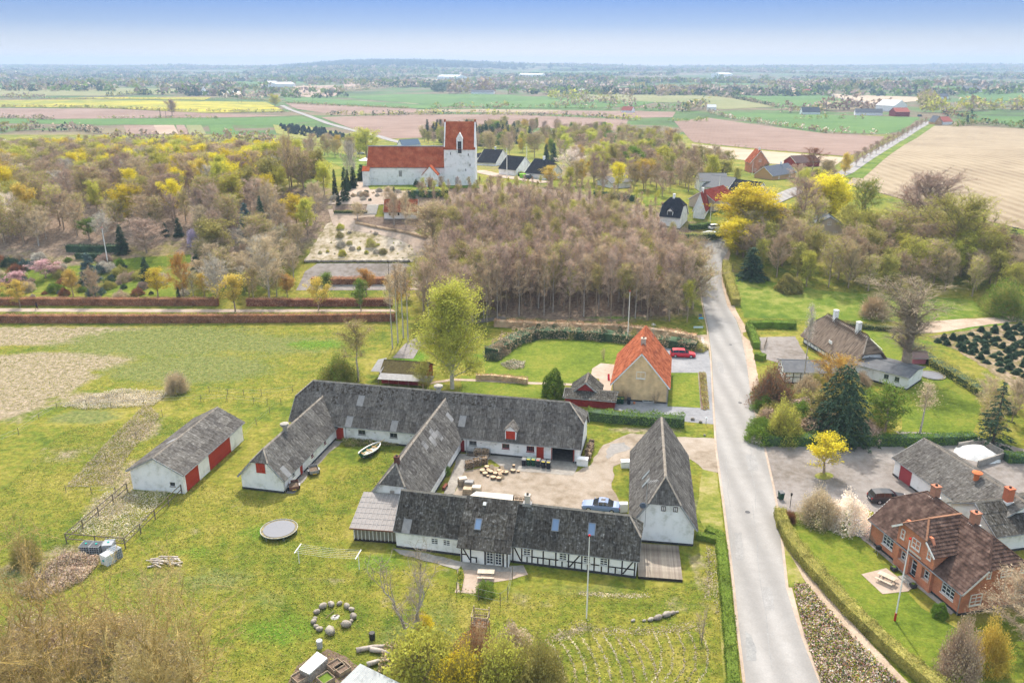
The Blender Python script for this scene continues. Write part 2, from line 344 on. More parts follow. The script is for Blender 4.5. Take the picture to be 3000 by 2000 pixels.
m_plough = gmat('ploughed_soil', [(0.40,(0.19,0.125,0.095)),(0.60,(0.27,0.19,0.155))], 0.01, 0.06, fs=0.4, bump=0.3, fine=(0.93,1.07), lines=(0.25, 0.10, (0.23,0.16,0.125), 0.4))
m_plough2 = gmat('pale_ploughed_soil', [(0.40,(0.30,0.215,0.165)),(0.60,(0.37,0.29,0.22))], 0.006, 0.03, fs=0.2, bump=0.2, fine=(0.93,1.07))
m_wheat = gmat('winter_crop', [(0.40,(0.065,0.135,0.035)),(0.60,(0.10,0.18,0.045))], 0.006, 0.04, fs=0.3, bump=0.1, fine=(0.93,1.07))
m_wheat2 = gmat('pale_crop', [(0.40,(0.17,0.19,0.075)),(0.60,(0.23,0.22,0.11))], 0.006, 0.04, fs=0.3, bump=0.1, fine=(0.93,1.07))
m_rape = gmat('rapeseed_bloom', [(0.42,(0.17,0.20,0.04)),(0.50,(0.28,0.26,0.035)),(0.60,(0.42,0.36,0.025))], 0.006, 0.04, fs=0.3, bump=0.1, fine=(0.93,1.07))
m_stub = gmat('pale_stubble', [(0.40,(0.20,0.15,0.095)),(0.50,(0.255,0.20,0.13)),(0.62,(0.31,0.25,0.17))], 0.015, 0.1, fs=0.7, bump=0.3, fine=(0.85,1.15), lines=(0.1, 0.055, (0.36,0.30,0.215), 0.5))
m_tan = gmat('tan_field', [(0.40,(0.34,0.27,0.19)),(0.60,(0.42,0.35,0.26))], 0.01, 0.06, fs=0.4, bump=0.1, fine=(0.93,1.07))
# far fields, each a sheet in its own place
FIELDS = [
 ('field', [(0,348),(170,350),(470,347),(880,344),(935,352),(820,368),(330,366),(0,362)], m_wheat),
 ('field', [(0,317),(340,320),(640,334),(860,340),(700,344),(150,349),(0,345)], m_plough),
 ('field', [(-60,296),(330,293),(620,298),(780,300),(835,328),(600,332),(330,318),(-60,314)], m_rape),
 ('field', [(130,290),(370,286),(620,286),(600,294),(330,291)], m_rape),
 ('field', [(-60,262),(330,258),(520,262),(500,276),(300,282),(-60,284)], m_wheat2),
 ('field', [(-60,240),(190,246),(180,258),(-60,258)], m_wheat),
 ('field', [(620,222),(920,216),(1000,224),(900,244),(700,252),(600,238)], m_wheat),
 ('field', [(860,254),(980,250),(1010,264),(980,282),(900,286),(850,274)], m_plough2),
 ('field', [(830,284),(920,286),(1330,312),(1250,320),(840,300)], m_wheat),
 ('field', [(835,303),(950,306),(1220,320),(1220,330),(1000,340),(870,320)], m_plough),
 ('field', [(940,344),(1180,336),(1500,336),(1840,350),(1830,384),(1500,372),(1300,402),(1120,408),(1010,370)], m_plough),
 ('field', [(1000,284),(1180,276),(1420,276),(1700,290),(1920,300),(1860,314),(1580,318),(1320,312)], m_wheat),
 ('sand_strip', [(1223,322),(1400,320),(1640,323),(1660,328),(1500,331),(1230,327)], m_stub),
 ('field', [(1660,324),(1980,328),(1970,344),(1840,346),(1560,331)], m_plough),
 ('field', [(1000,240),(1130,232),(1380,234),(1900,240),(1880,250),(1400,252),(1010,256)], m_plough2),
 ('field', [(1560,205),(1850,206),(1850,216),(1550,218)], m_wheat),
 ('field', [(1720,264),(1900,268),(2060,300),(1960,302),(1720,292)], m_wheat2),
 ('field', [(1975,356),(2078,346),(2200,364),(2414,391),(2592,400),(2545,440),(2480,459),(2250,440),(2031,417)], m_plough),
 ('field', [(2026,422),(2250,444),(2480,463),(2440,490),(2250,480),(2030,450)], m_tan),
 ('field', [(2073,328),(2320,334),(2695,344),(2660,372),(2600,394),(2471,390),(2300,372),(2162,351)], m_wheat),
 ('field', [(1960,276),(2080,278),(2270,314),(2120,322),(2030,312)], m_wheat2),
 ('field', [(2080,274),(2420,278),(2500,300),(2330,314),(2270,312)], m_wheat),
 ('field', [(2440,276),(2700,286),(2740,292),(2600,308),(2480,296)], m_tan),
 ('field', [(2000,232),(2220,233),(2400,246),(2200,250),(1990,246)], m_wheat),
 ('field', [(2380,242),(2700,250),(2850,262),(2500,258)], m_wheat),
 ('field', [(2780,268),(3060,276),(3060,300),(2820,290)], m_wheat),
 ('field', [(2880,340),(3080,342),(3080,374),(2950,366),(2870,350)], m_wheat),
 ('stubble_field', [(2722,370),(2860,371),(3060,382),(3260,560),(3100,700),(2900,650),(2700,600),(2480,540),(2500,520),(2600,450)], m_stub),
 ('field', [(100,215),(330,212),(320,222),(90,226)], m_wheat), ('field', [(2550,214),(2900,216),(2880,224),(2560,224)], m_wheat2),
]
for i, (nm, pts, m) in enumerate(FIELDS): patch(nm, pts, m, 0.12+0.01*(i % 3)+(0.25 if pts[0][1] < 300 else 0), cell=18 if pts[0][1] < 430 else 12)
# nursery rows left of the road
for i, (a, b) in enumerate([(362,450),(450,510),(515,540),(545,590),(610,680)]):
    patch('nursery_field', [(a,367),(b,367),(b+14,394),(a+10,394)], [m_plough, m_plough2, m_plough, m_wheat2, m_wheat][i], 0.15, cell=15)
patch('nursery_field', [(800,366),(900,372),(1060,400),(1120,420),(900,410),(810,392)], m_verge, 0.15, cell=12)
ribbon('country_road', [(825,309),(850,322),(900,339),(960,362),(1040,384),(1110,400),(1190,422)], 6.5, m_road, 0.2, cell=12)
ribbon('avenue_road', [(2722,357),(2680,380),(2620,416),(2560,452),(2480,505),(2330,560),(2180,640),(2105,706)], [7,7,7,7,6,6,6,6], m_road, 0.22, cell=8)
ribbon('grass_verge', [(2735,362),(2640,420),(2575,462),(2500,522)], 7, m_lush, 0.16, cell=8)
ribbon('far_road', [(2430,276),(2480,292),(2560,306)], 6, m_road, 0.5, cell=20)
patch('track', [(1150,297),(1170,296),(1260,311),(1245,312)], m_stub, 0.3, cell=20)
# the village street in front
RL = [(2200,2150),(2183,2000),(2165,1850),(2150,1700),(2123,1483),(2100,1311),(2093,1195),(2084,1036),(2074,959),(2060,889),(2052,830),(2043,770),(2028,735),(2005,716),(1985,706)]
RR = [(1995,698),(2050,697),(2105,700),(2135,712),(2135,730),(2117,764),(2113,792),(2115,833),(2131,897),(2157,938),(2171,978),(2189,1075),(2203,1188),(2232,1288),(2262,1420),(2274,1483),(2290,1600),(2303,1721),(2350,1870),(2401,2000),(2470,2150)]
patch('road', RL+RR, m_road, 0.045, cell=2.5)
for E_ in (RL[1:13], RR[8:20]): ribbon('verge', [(x+(-3 if E_[0] == RL[1] else 3), y) for x, y in E_], 0.28, m_pinkg, 0.052, cell=1.2)
m_patchrd = gmat('road_repair', [(0.4,(0.22,0.22,0.22)),(0.6,(0.28,0.28,0.275))], 0.5, 2, fs=5, bump=0.1)
patch('road_repair', [(2183,1850),(2200,1860),(2215,1900),(2216,1935),(2185,1935)], m_patchrd, 0.052, jit=0.05, cell=.6)
for a, b in (((2128,1340),(2150,1640)), ((2190,1240),(2215,1500)), ((2150,1000),(2170,1190)), ((2205,1480),(2262,1960))):
    pts = [(a[0]+(b[0]-a[0])*t/9+rnd.uniform(-5, 5)*(0 < t < 9), a[1]+(b[1]-a[1])*t/9) for t in range(10)]
    ribbon('road_crack', pts, 0.07, m_patchrd, 0.054, cell=4)
patch('verge', [(1985,706),(2043,770),(2060,889),(2074,959),(2066,965),(2010,880),(1960,720)], m_verge, 0.02, cell=3)
for i in range(5):
    y = 988+i*6; patch('path_marking', [(2053+i*1.4,y),(2061+i*1.4,y+1),(2061+i*1.4,y+3),(2053+i*1.4,y+2.2)], mat('road_paint', (0.75,0.75,0.72)), 0.05, cell=1)
patch('footpath', [(2038,982),(2074,980),(2082,1024),(2060,1030)], m_dirt, 0.025, cell=2, jit=.1)
patch('driveway', [(1940,1015),(2075,1020),(2086,1110),(2096,1243),(2000,1234),(1755,1192),(1750,1165),(1940,1180)], m_asph, 0.025, cell=3, jit=0.08)
for pts in ([(2150,1560),(2172,1560),(2180,1640),(2156,1640)], [(2185,1330),(2215,1334),(2222,1380),(2190,1376)], [(2100,1060),(2118,1062),(2122,1096),(2103,1092)], [(2232,1720),(2262,1722),(2270,1790),(2240,1786)]): patch('road_repair', pts, gmat('old_road_repair', [(0.4,(0.24,0.235,0.23)),(0.6,(0.29,0.285,0.28))], 0.6, 2, fs=6, bump=0.1), 0.051, jit=0.06, cell=.7)
for px, py in ((2168,1180),(2140,1010),(2190,1500)): g = G(px, py); patch('drain_cover', [(g.x+.33*math.cos(a), g.y+.33*math.sin(a)) for a in [i*.785 for i in range(8)]], mat('cast_iron', (.07,.07,.075), rough=.7), 0.057, px=False, cell=2)
patch('front_lawn', [(1962,1092),(2045,1092),(2052,1195),(1955,1190)], m_lawn, 0.05, cell=2)
patch('flower_bed', [(2046,1092),(2062,1092),(2069,1203),(2053,1199)], m_soil, 0.055, cell=2)
patch('garden_lawn', [(1420,1060),(1480,1010),(1540,995),(1640,992),(1830,1010),(1800,1060),(1700,1125),(1600,1125),(1420,1100)], m_lawn, 0.02, cell=3, jit=.15)
patch('garden_lawn', [(1350,1100),(1430,1100),(1600,1130),(1640,1165),(1440,1160),(1350,1150)], m_lawn, 0.02, cell=3, jit=.15)
ribbon('garden_path', [(1240,1125),(1330,1112),(1420,1115),(1540,1122),(1640,1125),(1700,1128)], 1.0, m_pinkg, 0.05)
patch('patio', [(1735,1080),(1760,1064),(1800,1068),(1800,1090),(1785,1170),(1765,1165),(1755,1110),(1730,1105)], m_pinkg, 0.045, cell=2)
ribbon('farm_lane', [(1180,1050),(1210,1010),(1250,985),(1330,950),(1480,930)], [4,3.5,3,2.5,2], m_ggrav, 0.04)
patch('gravel_yard', [(1300,1470),(1326,1449),(1353,1380),(1434,1364),(1518,1378),(1671,1389),(1728,1364),(1750,1330),(1767,1303),(1847,1269),(1981,1280),(2094,1284),(2101,1340),(2104,1385),(2060,1375),(2023,1345),(1840,1350),(1797,1366),(1792,1430),(1815,1470),(1836,1500),(1500,1500)], m_gravel, 0.03, cell=2, jit=0.25)
patch('concrete_strip', [(1336,1328),(1514,1338),(1700,1356),(1678,1393),(1614,1387),(1487,1378),(1436,1345),(1361,1378),(1330,1447),(1300,1447),(1334,1360)], m_conc, 0.05, cell=2, jit=0.06)
patch('puddle_mud', [(1790,1300),(1830,1296),(1846,1316),(1800,1330),(1780,1345),(1776,1322)], mat('damp_gravel', [(0.20,0.195,0.19),(0.28,0.265,0.25)], 1.5, rough=0.9, coord='World'), 0.045, cell=1, jit=.3)
patch('terrace', [(1340,1650),(1440,1657),(1533,1655),(1547,1682),(1480,1700),(1420,1705),(1400,1738),(1332,1735),(1342,1690)], m_pinkg, 0.03, cell=1.5, jit=.15)
patch('terrace', [(1150,1606),(1250,1620),(1350,1645),(1440,1655),(1533,1657),(1540,1678),(1440,1672),(1345,1670),(1170,1622)], m_conc, 0.045, cell=1.5, jit=.12)
patch('cobbles', [(978,1290),(1006,1292),(960,1330),(900,1395),(862,1445),(838,1445),(900,1370)], m_conc, 0.03, cell=1.2, jit=.15)
patch('gravel_forecourt', [(2232,1288),(2300,1300),(2460,1304),(2640,1305),(2700,1345),(2720,1480),(2600,1560),(2540,1590),(2524,1580),(2560,1500),(2500,1478),(2420,1485),(2340,1500),(2290,1500),(2274,1483),(2262,1420)], m_ggrav, 0.03, cell=2.5, jit=.15)
patch('gravel_forecourt', [(2620,1262),(2840,1275),(3100,1340),(3150,1530),(2900,1450),(2760,1350)], m_ggrav, 0.034, cell=2.5, jit=.15)
patch('dry_grass_circle', [(2414+28*math.cos(a), 1394+11*math.sin(a)) for a in [i*0.52 for i in range(12)]], m_verge, 0.05, cell=1, jit=.1)
patch('front_lawn', [(2290,1500),(2340,1500),(2420,1488),(2490,1500),(2525,1575),(2615,1690),(2700,1780),(2820,1850),(2960,1800),(3150,1830),(3150,2150),(2840,2150),(2600,1900),(2420,1700),(2310,1570)], m_lawn, 0.02, cell=3, jit=.05)
patch('brick_path', [(2530,1575),(2546,1575),(2800,1790),(2785,1800),(2690,1722),(2600,1640),(2515,1570),(2500,1555),(2520,1500),(2535,1510)], m_conc, 0.05, cell=1.5)
patch('ramp', [(2490,1560),(2500,1500),(2522,1510),(2520,1575)], m_asph, 0.06, cell=1.5)
patch('patio', [(2523,1682),(2596,1664),(2672,1722),(2660,1732),(2585,1740)], m_pinkg, 0.055, cell=1.5)
patch('dirt_path', [(2278,1500),(2290,1560),(2330,1640),(2400,1720),(2520,1850),(2700,2040),(2800,2150),(2740,2150),(2640,2010),(2500,1870),(2365,1712),(2306,1620)], m_dirt, 0.03, cell=2, jit=.08)
patch('verge', [(2272,1560),(2288,1570),(2330,1650),(2360,1712),(2318,1718),(2300,1716),(2285,1620)], m_verge, 0.035, cell=2, jit=.08)
patch('brick_edging', [(2303,1721),(2320,1721),(2345,1820),(2378,1920),(2430,2040),(2480,2150),(2470,2150),(2401,2000),(2350,1870)], m_pinkg, 0.055, cell=1.5)
patch('verge', [(2060,1365),(2100,1385),(2112,1480),(2122,1580),(2140,1700),(2155,1850),(2170,2000),(2180,2150),(2130,2150),(2110,1800),(2090,1600),(2068,1560),(2040,1500)], m_verge, 0.02, cell=3, jit=.1)
patch('verge', [(2171,978),(2200,1000),(2215,1070),(2235,1200),(2225,1250),(2203,1188),(2189,1075)], m_dirt, 0.03, cell=2, jit=.12)
patch('verge', [(2137,728),(2117,764),(2113,792),(2115,833),(2131,897),(2157,938),(2175,975),(2195,970),(2165,925),(2140,870),(2128,790),(2140,745)], m_dirt, 0.03, cell=2, jit=.08)
patch('courtyard', [(2215,988),(2330,985),(2345,1015),(2370,1050),(2330,1060),(2320,1075),(2235,1050)], m_ggrav, 0.03, cell=2, jit=.1)
patch('meadow', [(2150,830),(2160,800),(2240,820),(2400,850),(2550,862),(2700,865),(2850,880),(2900,925),(2700,945),(2560,940),(2340,935),(2180,930)], m_lush, 0.02, cell=3, jit=.3)
patch('garden_lawn', [(2530,965),(2600,975),(2660,1040),(2830,1110),(2880,1200),(2850,1270),(2640,1265),(2640,1150),(2600,1050)], m_lawn, 0.02, cell=3, jit=.2)
patch('dirt_track', [(2680,950),(2740,940),(2900,930),(3100,915),(3100,932),(2900,950),(2740,975),(2690,975)], m_dirt, 0.03, cell=3, jit=.2)
patch('plantation_soil', [(2720,985),(2900,955),(3100,940),(3200,1000),(3200,1200),(3000,1160),(2860,1060)], gmat('weedy_soil', [(0.40,(0.12,0.12,0.035)),(0.5,(0.20,0.155,0.09)),(0.60,(0.32,0.25,0.18))], 0.3, 1.2, fs=3), 0.02, cell=3, jit=.4)
# churchyard side
patch('avenue_path', [(-80,902),(0,903),(600,906),(1150,906),(1160,913),(600,915),(0,913),(-80,913)], m_pinkg, 0.03, cell=3)
patch('car_park', [(930,772),(1190,772),(1212,785),(1212,800),(1180,850),(867,851),(893,796)], m_ggrav, 0.06, cell=2)
patch('sandy_slope', [(890,768),(930,700),(960,655),(1000,640),(1060,660),(1150,672),(1225,700),(1235,740),(1212,768)], m_sand, 0.05, cell=2, jit=.3)
ribbon('church_path', [(1215,850),(1238,800),(1246,750),(1235,712),(1190,690),(1120,674),(1050,662),(1005,646),(990,632),(1040,628),(1100,630)], [3,4,5,5.5,5.5,5,5.5,7,9,7,6], m_pinkg, 0.1, cell=1.5)
patch('planting_bed', [(1035,642),(1080,636),(1230,640),(1235,668),(1200,682),(1120,664),(1045,652)], m_soil, 0.12, cell=1.5, jit=.1)
patch('planting_bed', [(975,602),(1085,602),(1085,622),(975,622)], m_soil, 0.12, cell=1.5, jit=.1)
patch('churchyard_gravel', [(960,600),(990,570),(1040,530),(1075,528),(1080,552),(1170,560),(1230,560),(1220,600),(1100,600)], m_pinkg, 0.10, cell=2, jit=.2)
patch('church_lawn', [(1078,545),(1400,540),(1405,552),(1200,556),(1085,556)], m_lush, 0.16, cell=2, jit=.1)
ribbon('village_lane', [(1395,500),(1430,508),(1480,518),(1540,526),(1600,536)], 6, m_pinkg, 0.1)
patch('small_lawn', [(885,530),(925,524),(938,530),(890,552)], m_lawn, 0.1, cell=3)
for pts in ([(0,795),(120,790),(330,765),(350,790),(240,810),(180,860),(0,850)], [(290,850),(400,822),(560,830),(520,868),(300,868)], [(330,760),(560,745),(560,770),(400,790),(330,785)]):
    patch('garden_lawn', pts, m_lawn, 0.05, cell=3, jit=.4)
patch('garden_lawn', [(960,440),(1080,470),(1070,520),(1010,500),(930,440)], m_lush, 0.1, cell=3, jit=.3)
patch('garden_lawn', [(1880,580),(1930,575),(1940,600),(1890,605)], m_lawn, 0.1, cell=3, jit=.3)
# sea far away on the right of the horizon and greenhouses
# ---------------------------------------------------------------- building kit
m_white = mat('limewash', [(0.60,0.60,0.565),(0.78,0.78,0.775),(0.84,0.84,0.84),(0.85,0.85,0.85)], 0.8, bump=0.15, bscale=9)
m_plinth = mat('tarred_plinth', [(0.035,0.035,0.04),(0.06,0.06,0.065)], 3)
m_timber = mat('black_timber', [(0.022,0.018,0.018),(0.05,0.042,0.04)], 4)
m_red = mat('red_painted_boards', [(0.36,0.035,0.02),(0.46,0.06,0.032)], 2, rough=0.7)
m_redd = mat('dark_red_boards', [(0.20,0.02,0.02),(0.28,0.035,0.03)], 2, rough=0.7)
m_glass = mat('window_glass', (0.035,0.045,0.055), rough=0.08, spec=0.6)
m_sky = mat('skylight_glass', (0.12,0.2,0.34), rough=0.06, spec=1.0)
m_frame = mat('white_frame_paint', (0.76,0.76,0.74), rough=0.5)
m_gut = mat('grey_zinc', [(0.25,0.26,0.27),(0.36,0.37,0.38)], 2, rough=0.5)
m_eter = mat('cement_sheet', [(0.05,0.043,0.036),(0.112,0.103,0.094),(0.146,0.136,0.128),(0.26,0.25,0.24)], 2.6, coord='World', rough=1.0, spec=.03, rand=0.22, detail=9, lo=0.30, hi=0.72, streak=.38)
m_eter2 = mat('mossy_cement_sheet', [(0.03,0.024,0.016),(0.078,0.072,0.063),(0.112,0.108,0.102),(0.40,0.40,0.39)], 3.4, coord='World', rough=1.0, spec=.03, rand=0.22, detail=9, lo=0.33, hi=0.74, streak=.5)
m_moss = mat('brown_moss_sheet', [(0.03,0.022,0.014),(0.09,0.08,0.07),(0.12,0.115,0.11),(0.17,0.165,0.165)], 3.0, coord='World', rough=1, spec=.02, rand=.15, detail=9, lo=.38, hi=.62, streak=.4)
m_pale = mat('pale_sheet', [(0.22,0.22,0.225),(0.30,0.30,0.30)], 2, rough=0.7, rand=.1)
m_underl = mat('roof_underlay', (0.09,0.088,0.085))
m_ridgec = mat('ridge_cement', [(0.20,0.17,0.14),(0.36,0.32,0.27)], 2)
m_rtile = mat('old_red_tiles', [(0.15,0.05,0.028),(0.29,0.085,0.042),(0.36,0.13,0.07)], 0.9, rough=1.0, spec=.03, tint=True, rand=0.18, detail=8)
m_rtile2 = mat('church_red_tiles', [(0.30,0.07,0.03),(0.40,0.10,0.045),(0.46,0.155,0.08)], 0.5, rough=1.0, spec=.03, tint=True, rand=0.12, detail=8)
m_btile = mat('brown_pantiles', [(0.055,0.036,0.029),(0.10,0.064,0.052),(0.16,0.108,0.088)], 1.3, rough=1.0, spec=.03, tint=True, rand=0.2, detail=8)
m_ntile = mat('blue_black_tiles', [(0.02,0.023,0.03),(0.04,0.044,0.055)], 1, rough=1.0, spec=.03, tint=True, rand=0.15)
m_dtile = mat('dark_red_tiles', [(0.14,0.025,0.02),(0.22,0.05,0.035)], 1, rough=1.0, spec=.03, tint=True, rand=0.15)
m_thatch = mat('reed_thatch', [(0.085,0.062,0.045),(0.17,0.13,0.10),(0.24,0.19,0.15)], 1.4, rough=1, bump=1.0, bscale=5, stretch=(2.2, 0.5, 0.5))
def brickmat(name, c1, c2, mo, sc=1.0):
    m = bpy.data.materials.new(name); m.use_nodes = True; n = m.node_tree; N = n.nodes; L = n.links; b = N['Principled BSDF']; b.inputs['Roughness'].default_value = 0.9
    t = N.new('ShaderNodeTexCoord'); s = N.new('ShaderNodeSeparateXYZ'); L.new(t.outputs['Object'], s.inputs[0]); a = N.new('ShaderNodeMath'); a.operation = 'ADD'; L.new(s.outputs[0], a.inputs[0]); L.new(s.outputs[1], a.inputs[1])
    cx = N.new('ShaderNodeCombineXYZ'); L.new(a.outputs[0], cx.inputs[0]); L.new(s.outputs[2], cx.inputs[1])
    br = N.new('ShaderNodeTexBrick'); L.new(cx.outputs[0], br.inputs['Vector']); br.inputs['Scale'].default_value = sc; br.inputs['Color1'].default_value = (*c1, 1); br.inputs['Color2'].default_value = (*c2, 1); br.inputs['Mortar'].default_value = (*mo, 1)
    br.inputs['Mortar Size'].default_value = 0.008; br.inputs['Brick Width'].default_value = 0.24; br.inputs['Row Height'].default_value = 0.067; br.inputs['Bias'].default_value = 0
    no = N.new('ShaderNodeTexNoise'); no.inputs['Scale'].default_value = 0.9; no.inputs['Detail'].default_value = 7; L.new(t.outputs['Object'], no.inputs['Vector'])
    hs = N.new('ShaderNodeHueSaturation'); v = N.new('ShaderNodeMath'); v.operation = 'MULTIPLY_ADD'; v.inputs[1].default_value = 0.9; v.inputs[2].default_value = 0.55; L.new(no.outputs[0], v.inputs[0]); L.new(v.outputs[0], hs.inputs['Value']); L.new(br.outputs[0], hs.inputs['Color'])
    L.new(hs.outputs[0], b.inputs['Base Color']); bp = N.new('ShaderNodeBump'); bp.inputs['Distance'].default_value = 0.01; L.new(br.outputs['Fac'], bp.inputs['Height']); bp.invert = True; L.new(bp.outputs[0], b.inputs['Normal'])
    MATS[name] = m; return m
m_rbrick = brickmat('red_brickwork', (0.52,0.14,0.06), (0.62,0.21,0.10), (0.5,0.36,0.28))
m_ybrick = brickmat('yellow_brickwork', (0.66,0.43,0.20), (0.76,0.54,0.28), (0.66,0.54,0.38))
m_chim = brickmat('chimney_brick', (0.36,0.12,0.06), (0.46,0.2,0.11), (0.4,0.33,0.28))
# corrugated sheet (shared mesh) 1.04 x 1.55 m; local x along the ridge, y up the slope, z out
def sheet_mb(w=1.04, h=1.62, n=7, amp=0.04):
    b = MB(); k = n*2; vs = []
    for j in range(2):
        for i in range(k+1): vs.append((w*i/k, h*j-0.04, amp*(1 if i % 2 else -1)+0.03+(0.035 if j == 0 else 0.0)))
    return b.add(vs, [(i, i+1, k+2+i, k+1+i) for i in range(k)])
SHEETS = {}
def sheet_mesh(m):
    if m.name not in SHEETS: SHEETS[m.name] = sheet_mb().mesh('roof_sheet', m, smooth=True)
    return SHEETS[m.name]
def inside(pt, poly):
    s = None
    for i in range(len(poly)):
        a, b = poly[i], poly[(i+1) % len(poly)]; c = (b[0]-a[0])*(pt[1]-a[1])-(b[1]-a[1])*(pt[0]-a[0])
        if abs(c) < 1e-6: continue
        if s is None: s = c > 0
        elif (c > 0) != s: return False
    return True
def clip_mesh(bm, poly):
    cx = sum(p[0] for p in poly)/len(poly); cy = sum(p[1] for p in poly)/len(poly)
    for i in range(len(poly)):
        a, b = poly[i], poly[(i+1) % len(poly)]; n = Vector((b[1]-a[1], -(b[0]-a[0]), 0))
        if n.length < 1e-6: continue
        n.normalize()
        if n.dot(Vector((cx-a[0], cy-a[1], 0))) > 0: n = -n
        bmesh.ops.bisect_plane(bm, geom=bm.verts[:]+bm.edges[:]+bm.faces[:], plane_co=(a[0], a[1], 0), plane_no=n, clear_outer=True, dist=1e-5)
def cover_sheets(roof, pl, M, m, cell=(1.0, 1.5), odd=0.03, joined=False, moss_top=None):
    """lay corrugated sheets over the convex roof plane pl (2D, metres), M = plane matrix in building space"""
    x0, x1 = min(p[0] for p in pl), max(p[0] for p in pl); y0, y1 = min(p[1] for p in pl), max(p[1] for p in pl)
    nx = max(1, round((x1-x0)/cell[0])); ny = max(1, round((y1-y0)/cell[1])); cw, chh = (x1-x0)/nx, (y1-y0)/ny; me = sheet_mesh(m)
    for j in range(ny):
        for i in range(nx):
            a = (x0+i*cw, y0+j*chh); q = [a, (a[0]+cw, a[1]), (a[0]+cw, a[1]+chh), (a[0], a[1]+chh)]
            ins = [inside(p, pl) for p in q]; T = M @ Matrix.Translation((a[0], a[1], rnd.uniform(0, 0.008)))
            mm = m
            if moss_top and (j/ny+rnd.uniform(-.25, .25)) > moss_top+.35*(i/nx-.3): mm = m_moss if m is m_eter else m_eter2
            if rnd.random() < odd*0.5: mm = m_pale
            if all(ins):
                o = link('roof_sheet', sheet_mesh(mm), roof); o.matrix_local = T @ Matrix.Rotation(rnd.uniform(-.004, .004), 4, 'Z') @ Matrix.Diagonal((cw/1.0, chh/1.5, 1, 1))
            else:
                bm = bmesh.new(); bm.from_mesh(sheet_mesh(mm)); bmesh.ops.transform(bm, matrix=Matrix.Translation((a[0], a[1], 0)) @ Matrix.Diagonal((cw, chh/1.5, 1, 1)), verts=bm.verts)
                clip_mesh(bm, pl)
                if len(bm.faces):
                    me2 = bpy.data.meshes.new('roof_sheet'); bm.to_mesh(me2); me2.materials.append(mm); o = link('roof_sheet', me2, roof); o.matrix_local = M
                bm.free()
def cover_tiles(roof, pl, M, m, tw=0.27, th=0.38, amp=0.055, name='tiles'):
    x0, x1 = min(p[0] for p in pl), max(p[0] for p in pl); y0, y1 = min(p[1] for p in pl), max(p[1] for p in pl)
    nx = int((x1-x0)/tw)+1; ny = int((y1-y0)/th)+1
    xs = []; 
    for i in range(nx): xs += [(x0+i*tw, 0.0), (x0+(i+0.5)*tw, amp)]
    xs.append((x0+nx*tw, 0)); kx = len(xs); V = []; F = []; T = []; q = random.Random(3)
    for j in range(ny):
        base = len(V)
        for (yy, zz) in ((y0+j*th, 0.075), (y0+(j+1)*th+0.02, 0.012)):
            for (xx, z2) in xs: V.append((xx, yy, zz+z2))
        tv = [q.random() for _ in range(nx+1)]
        for i in range(kx-1): F.append((base+i, base+i+1, base+kx+i+1, base+kx+i)); T.append(tv[i//2])
        if j:  # little riser between courses
            pass
    me = npmesh(name, V, F, [m], tint=T); bm = bmesh.new(); bm.from_mesh(me); clip_mesh(bm, pl); bm.to_mesh(me); bm.free()
    o = link(name, me, roof); o.matrix_local = M; o['kind'] = 'stuff'; return o
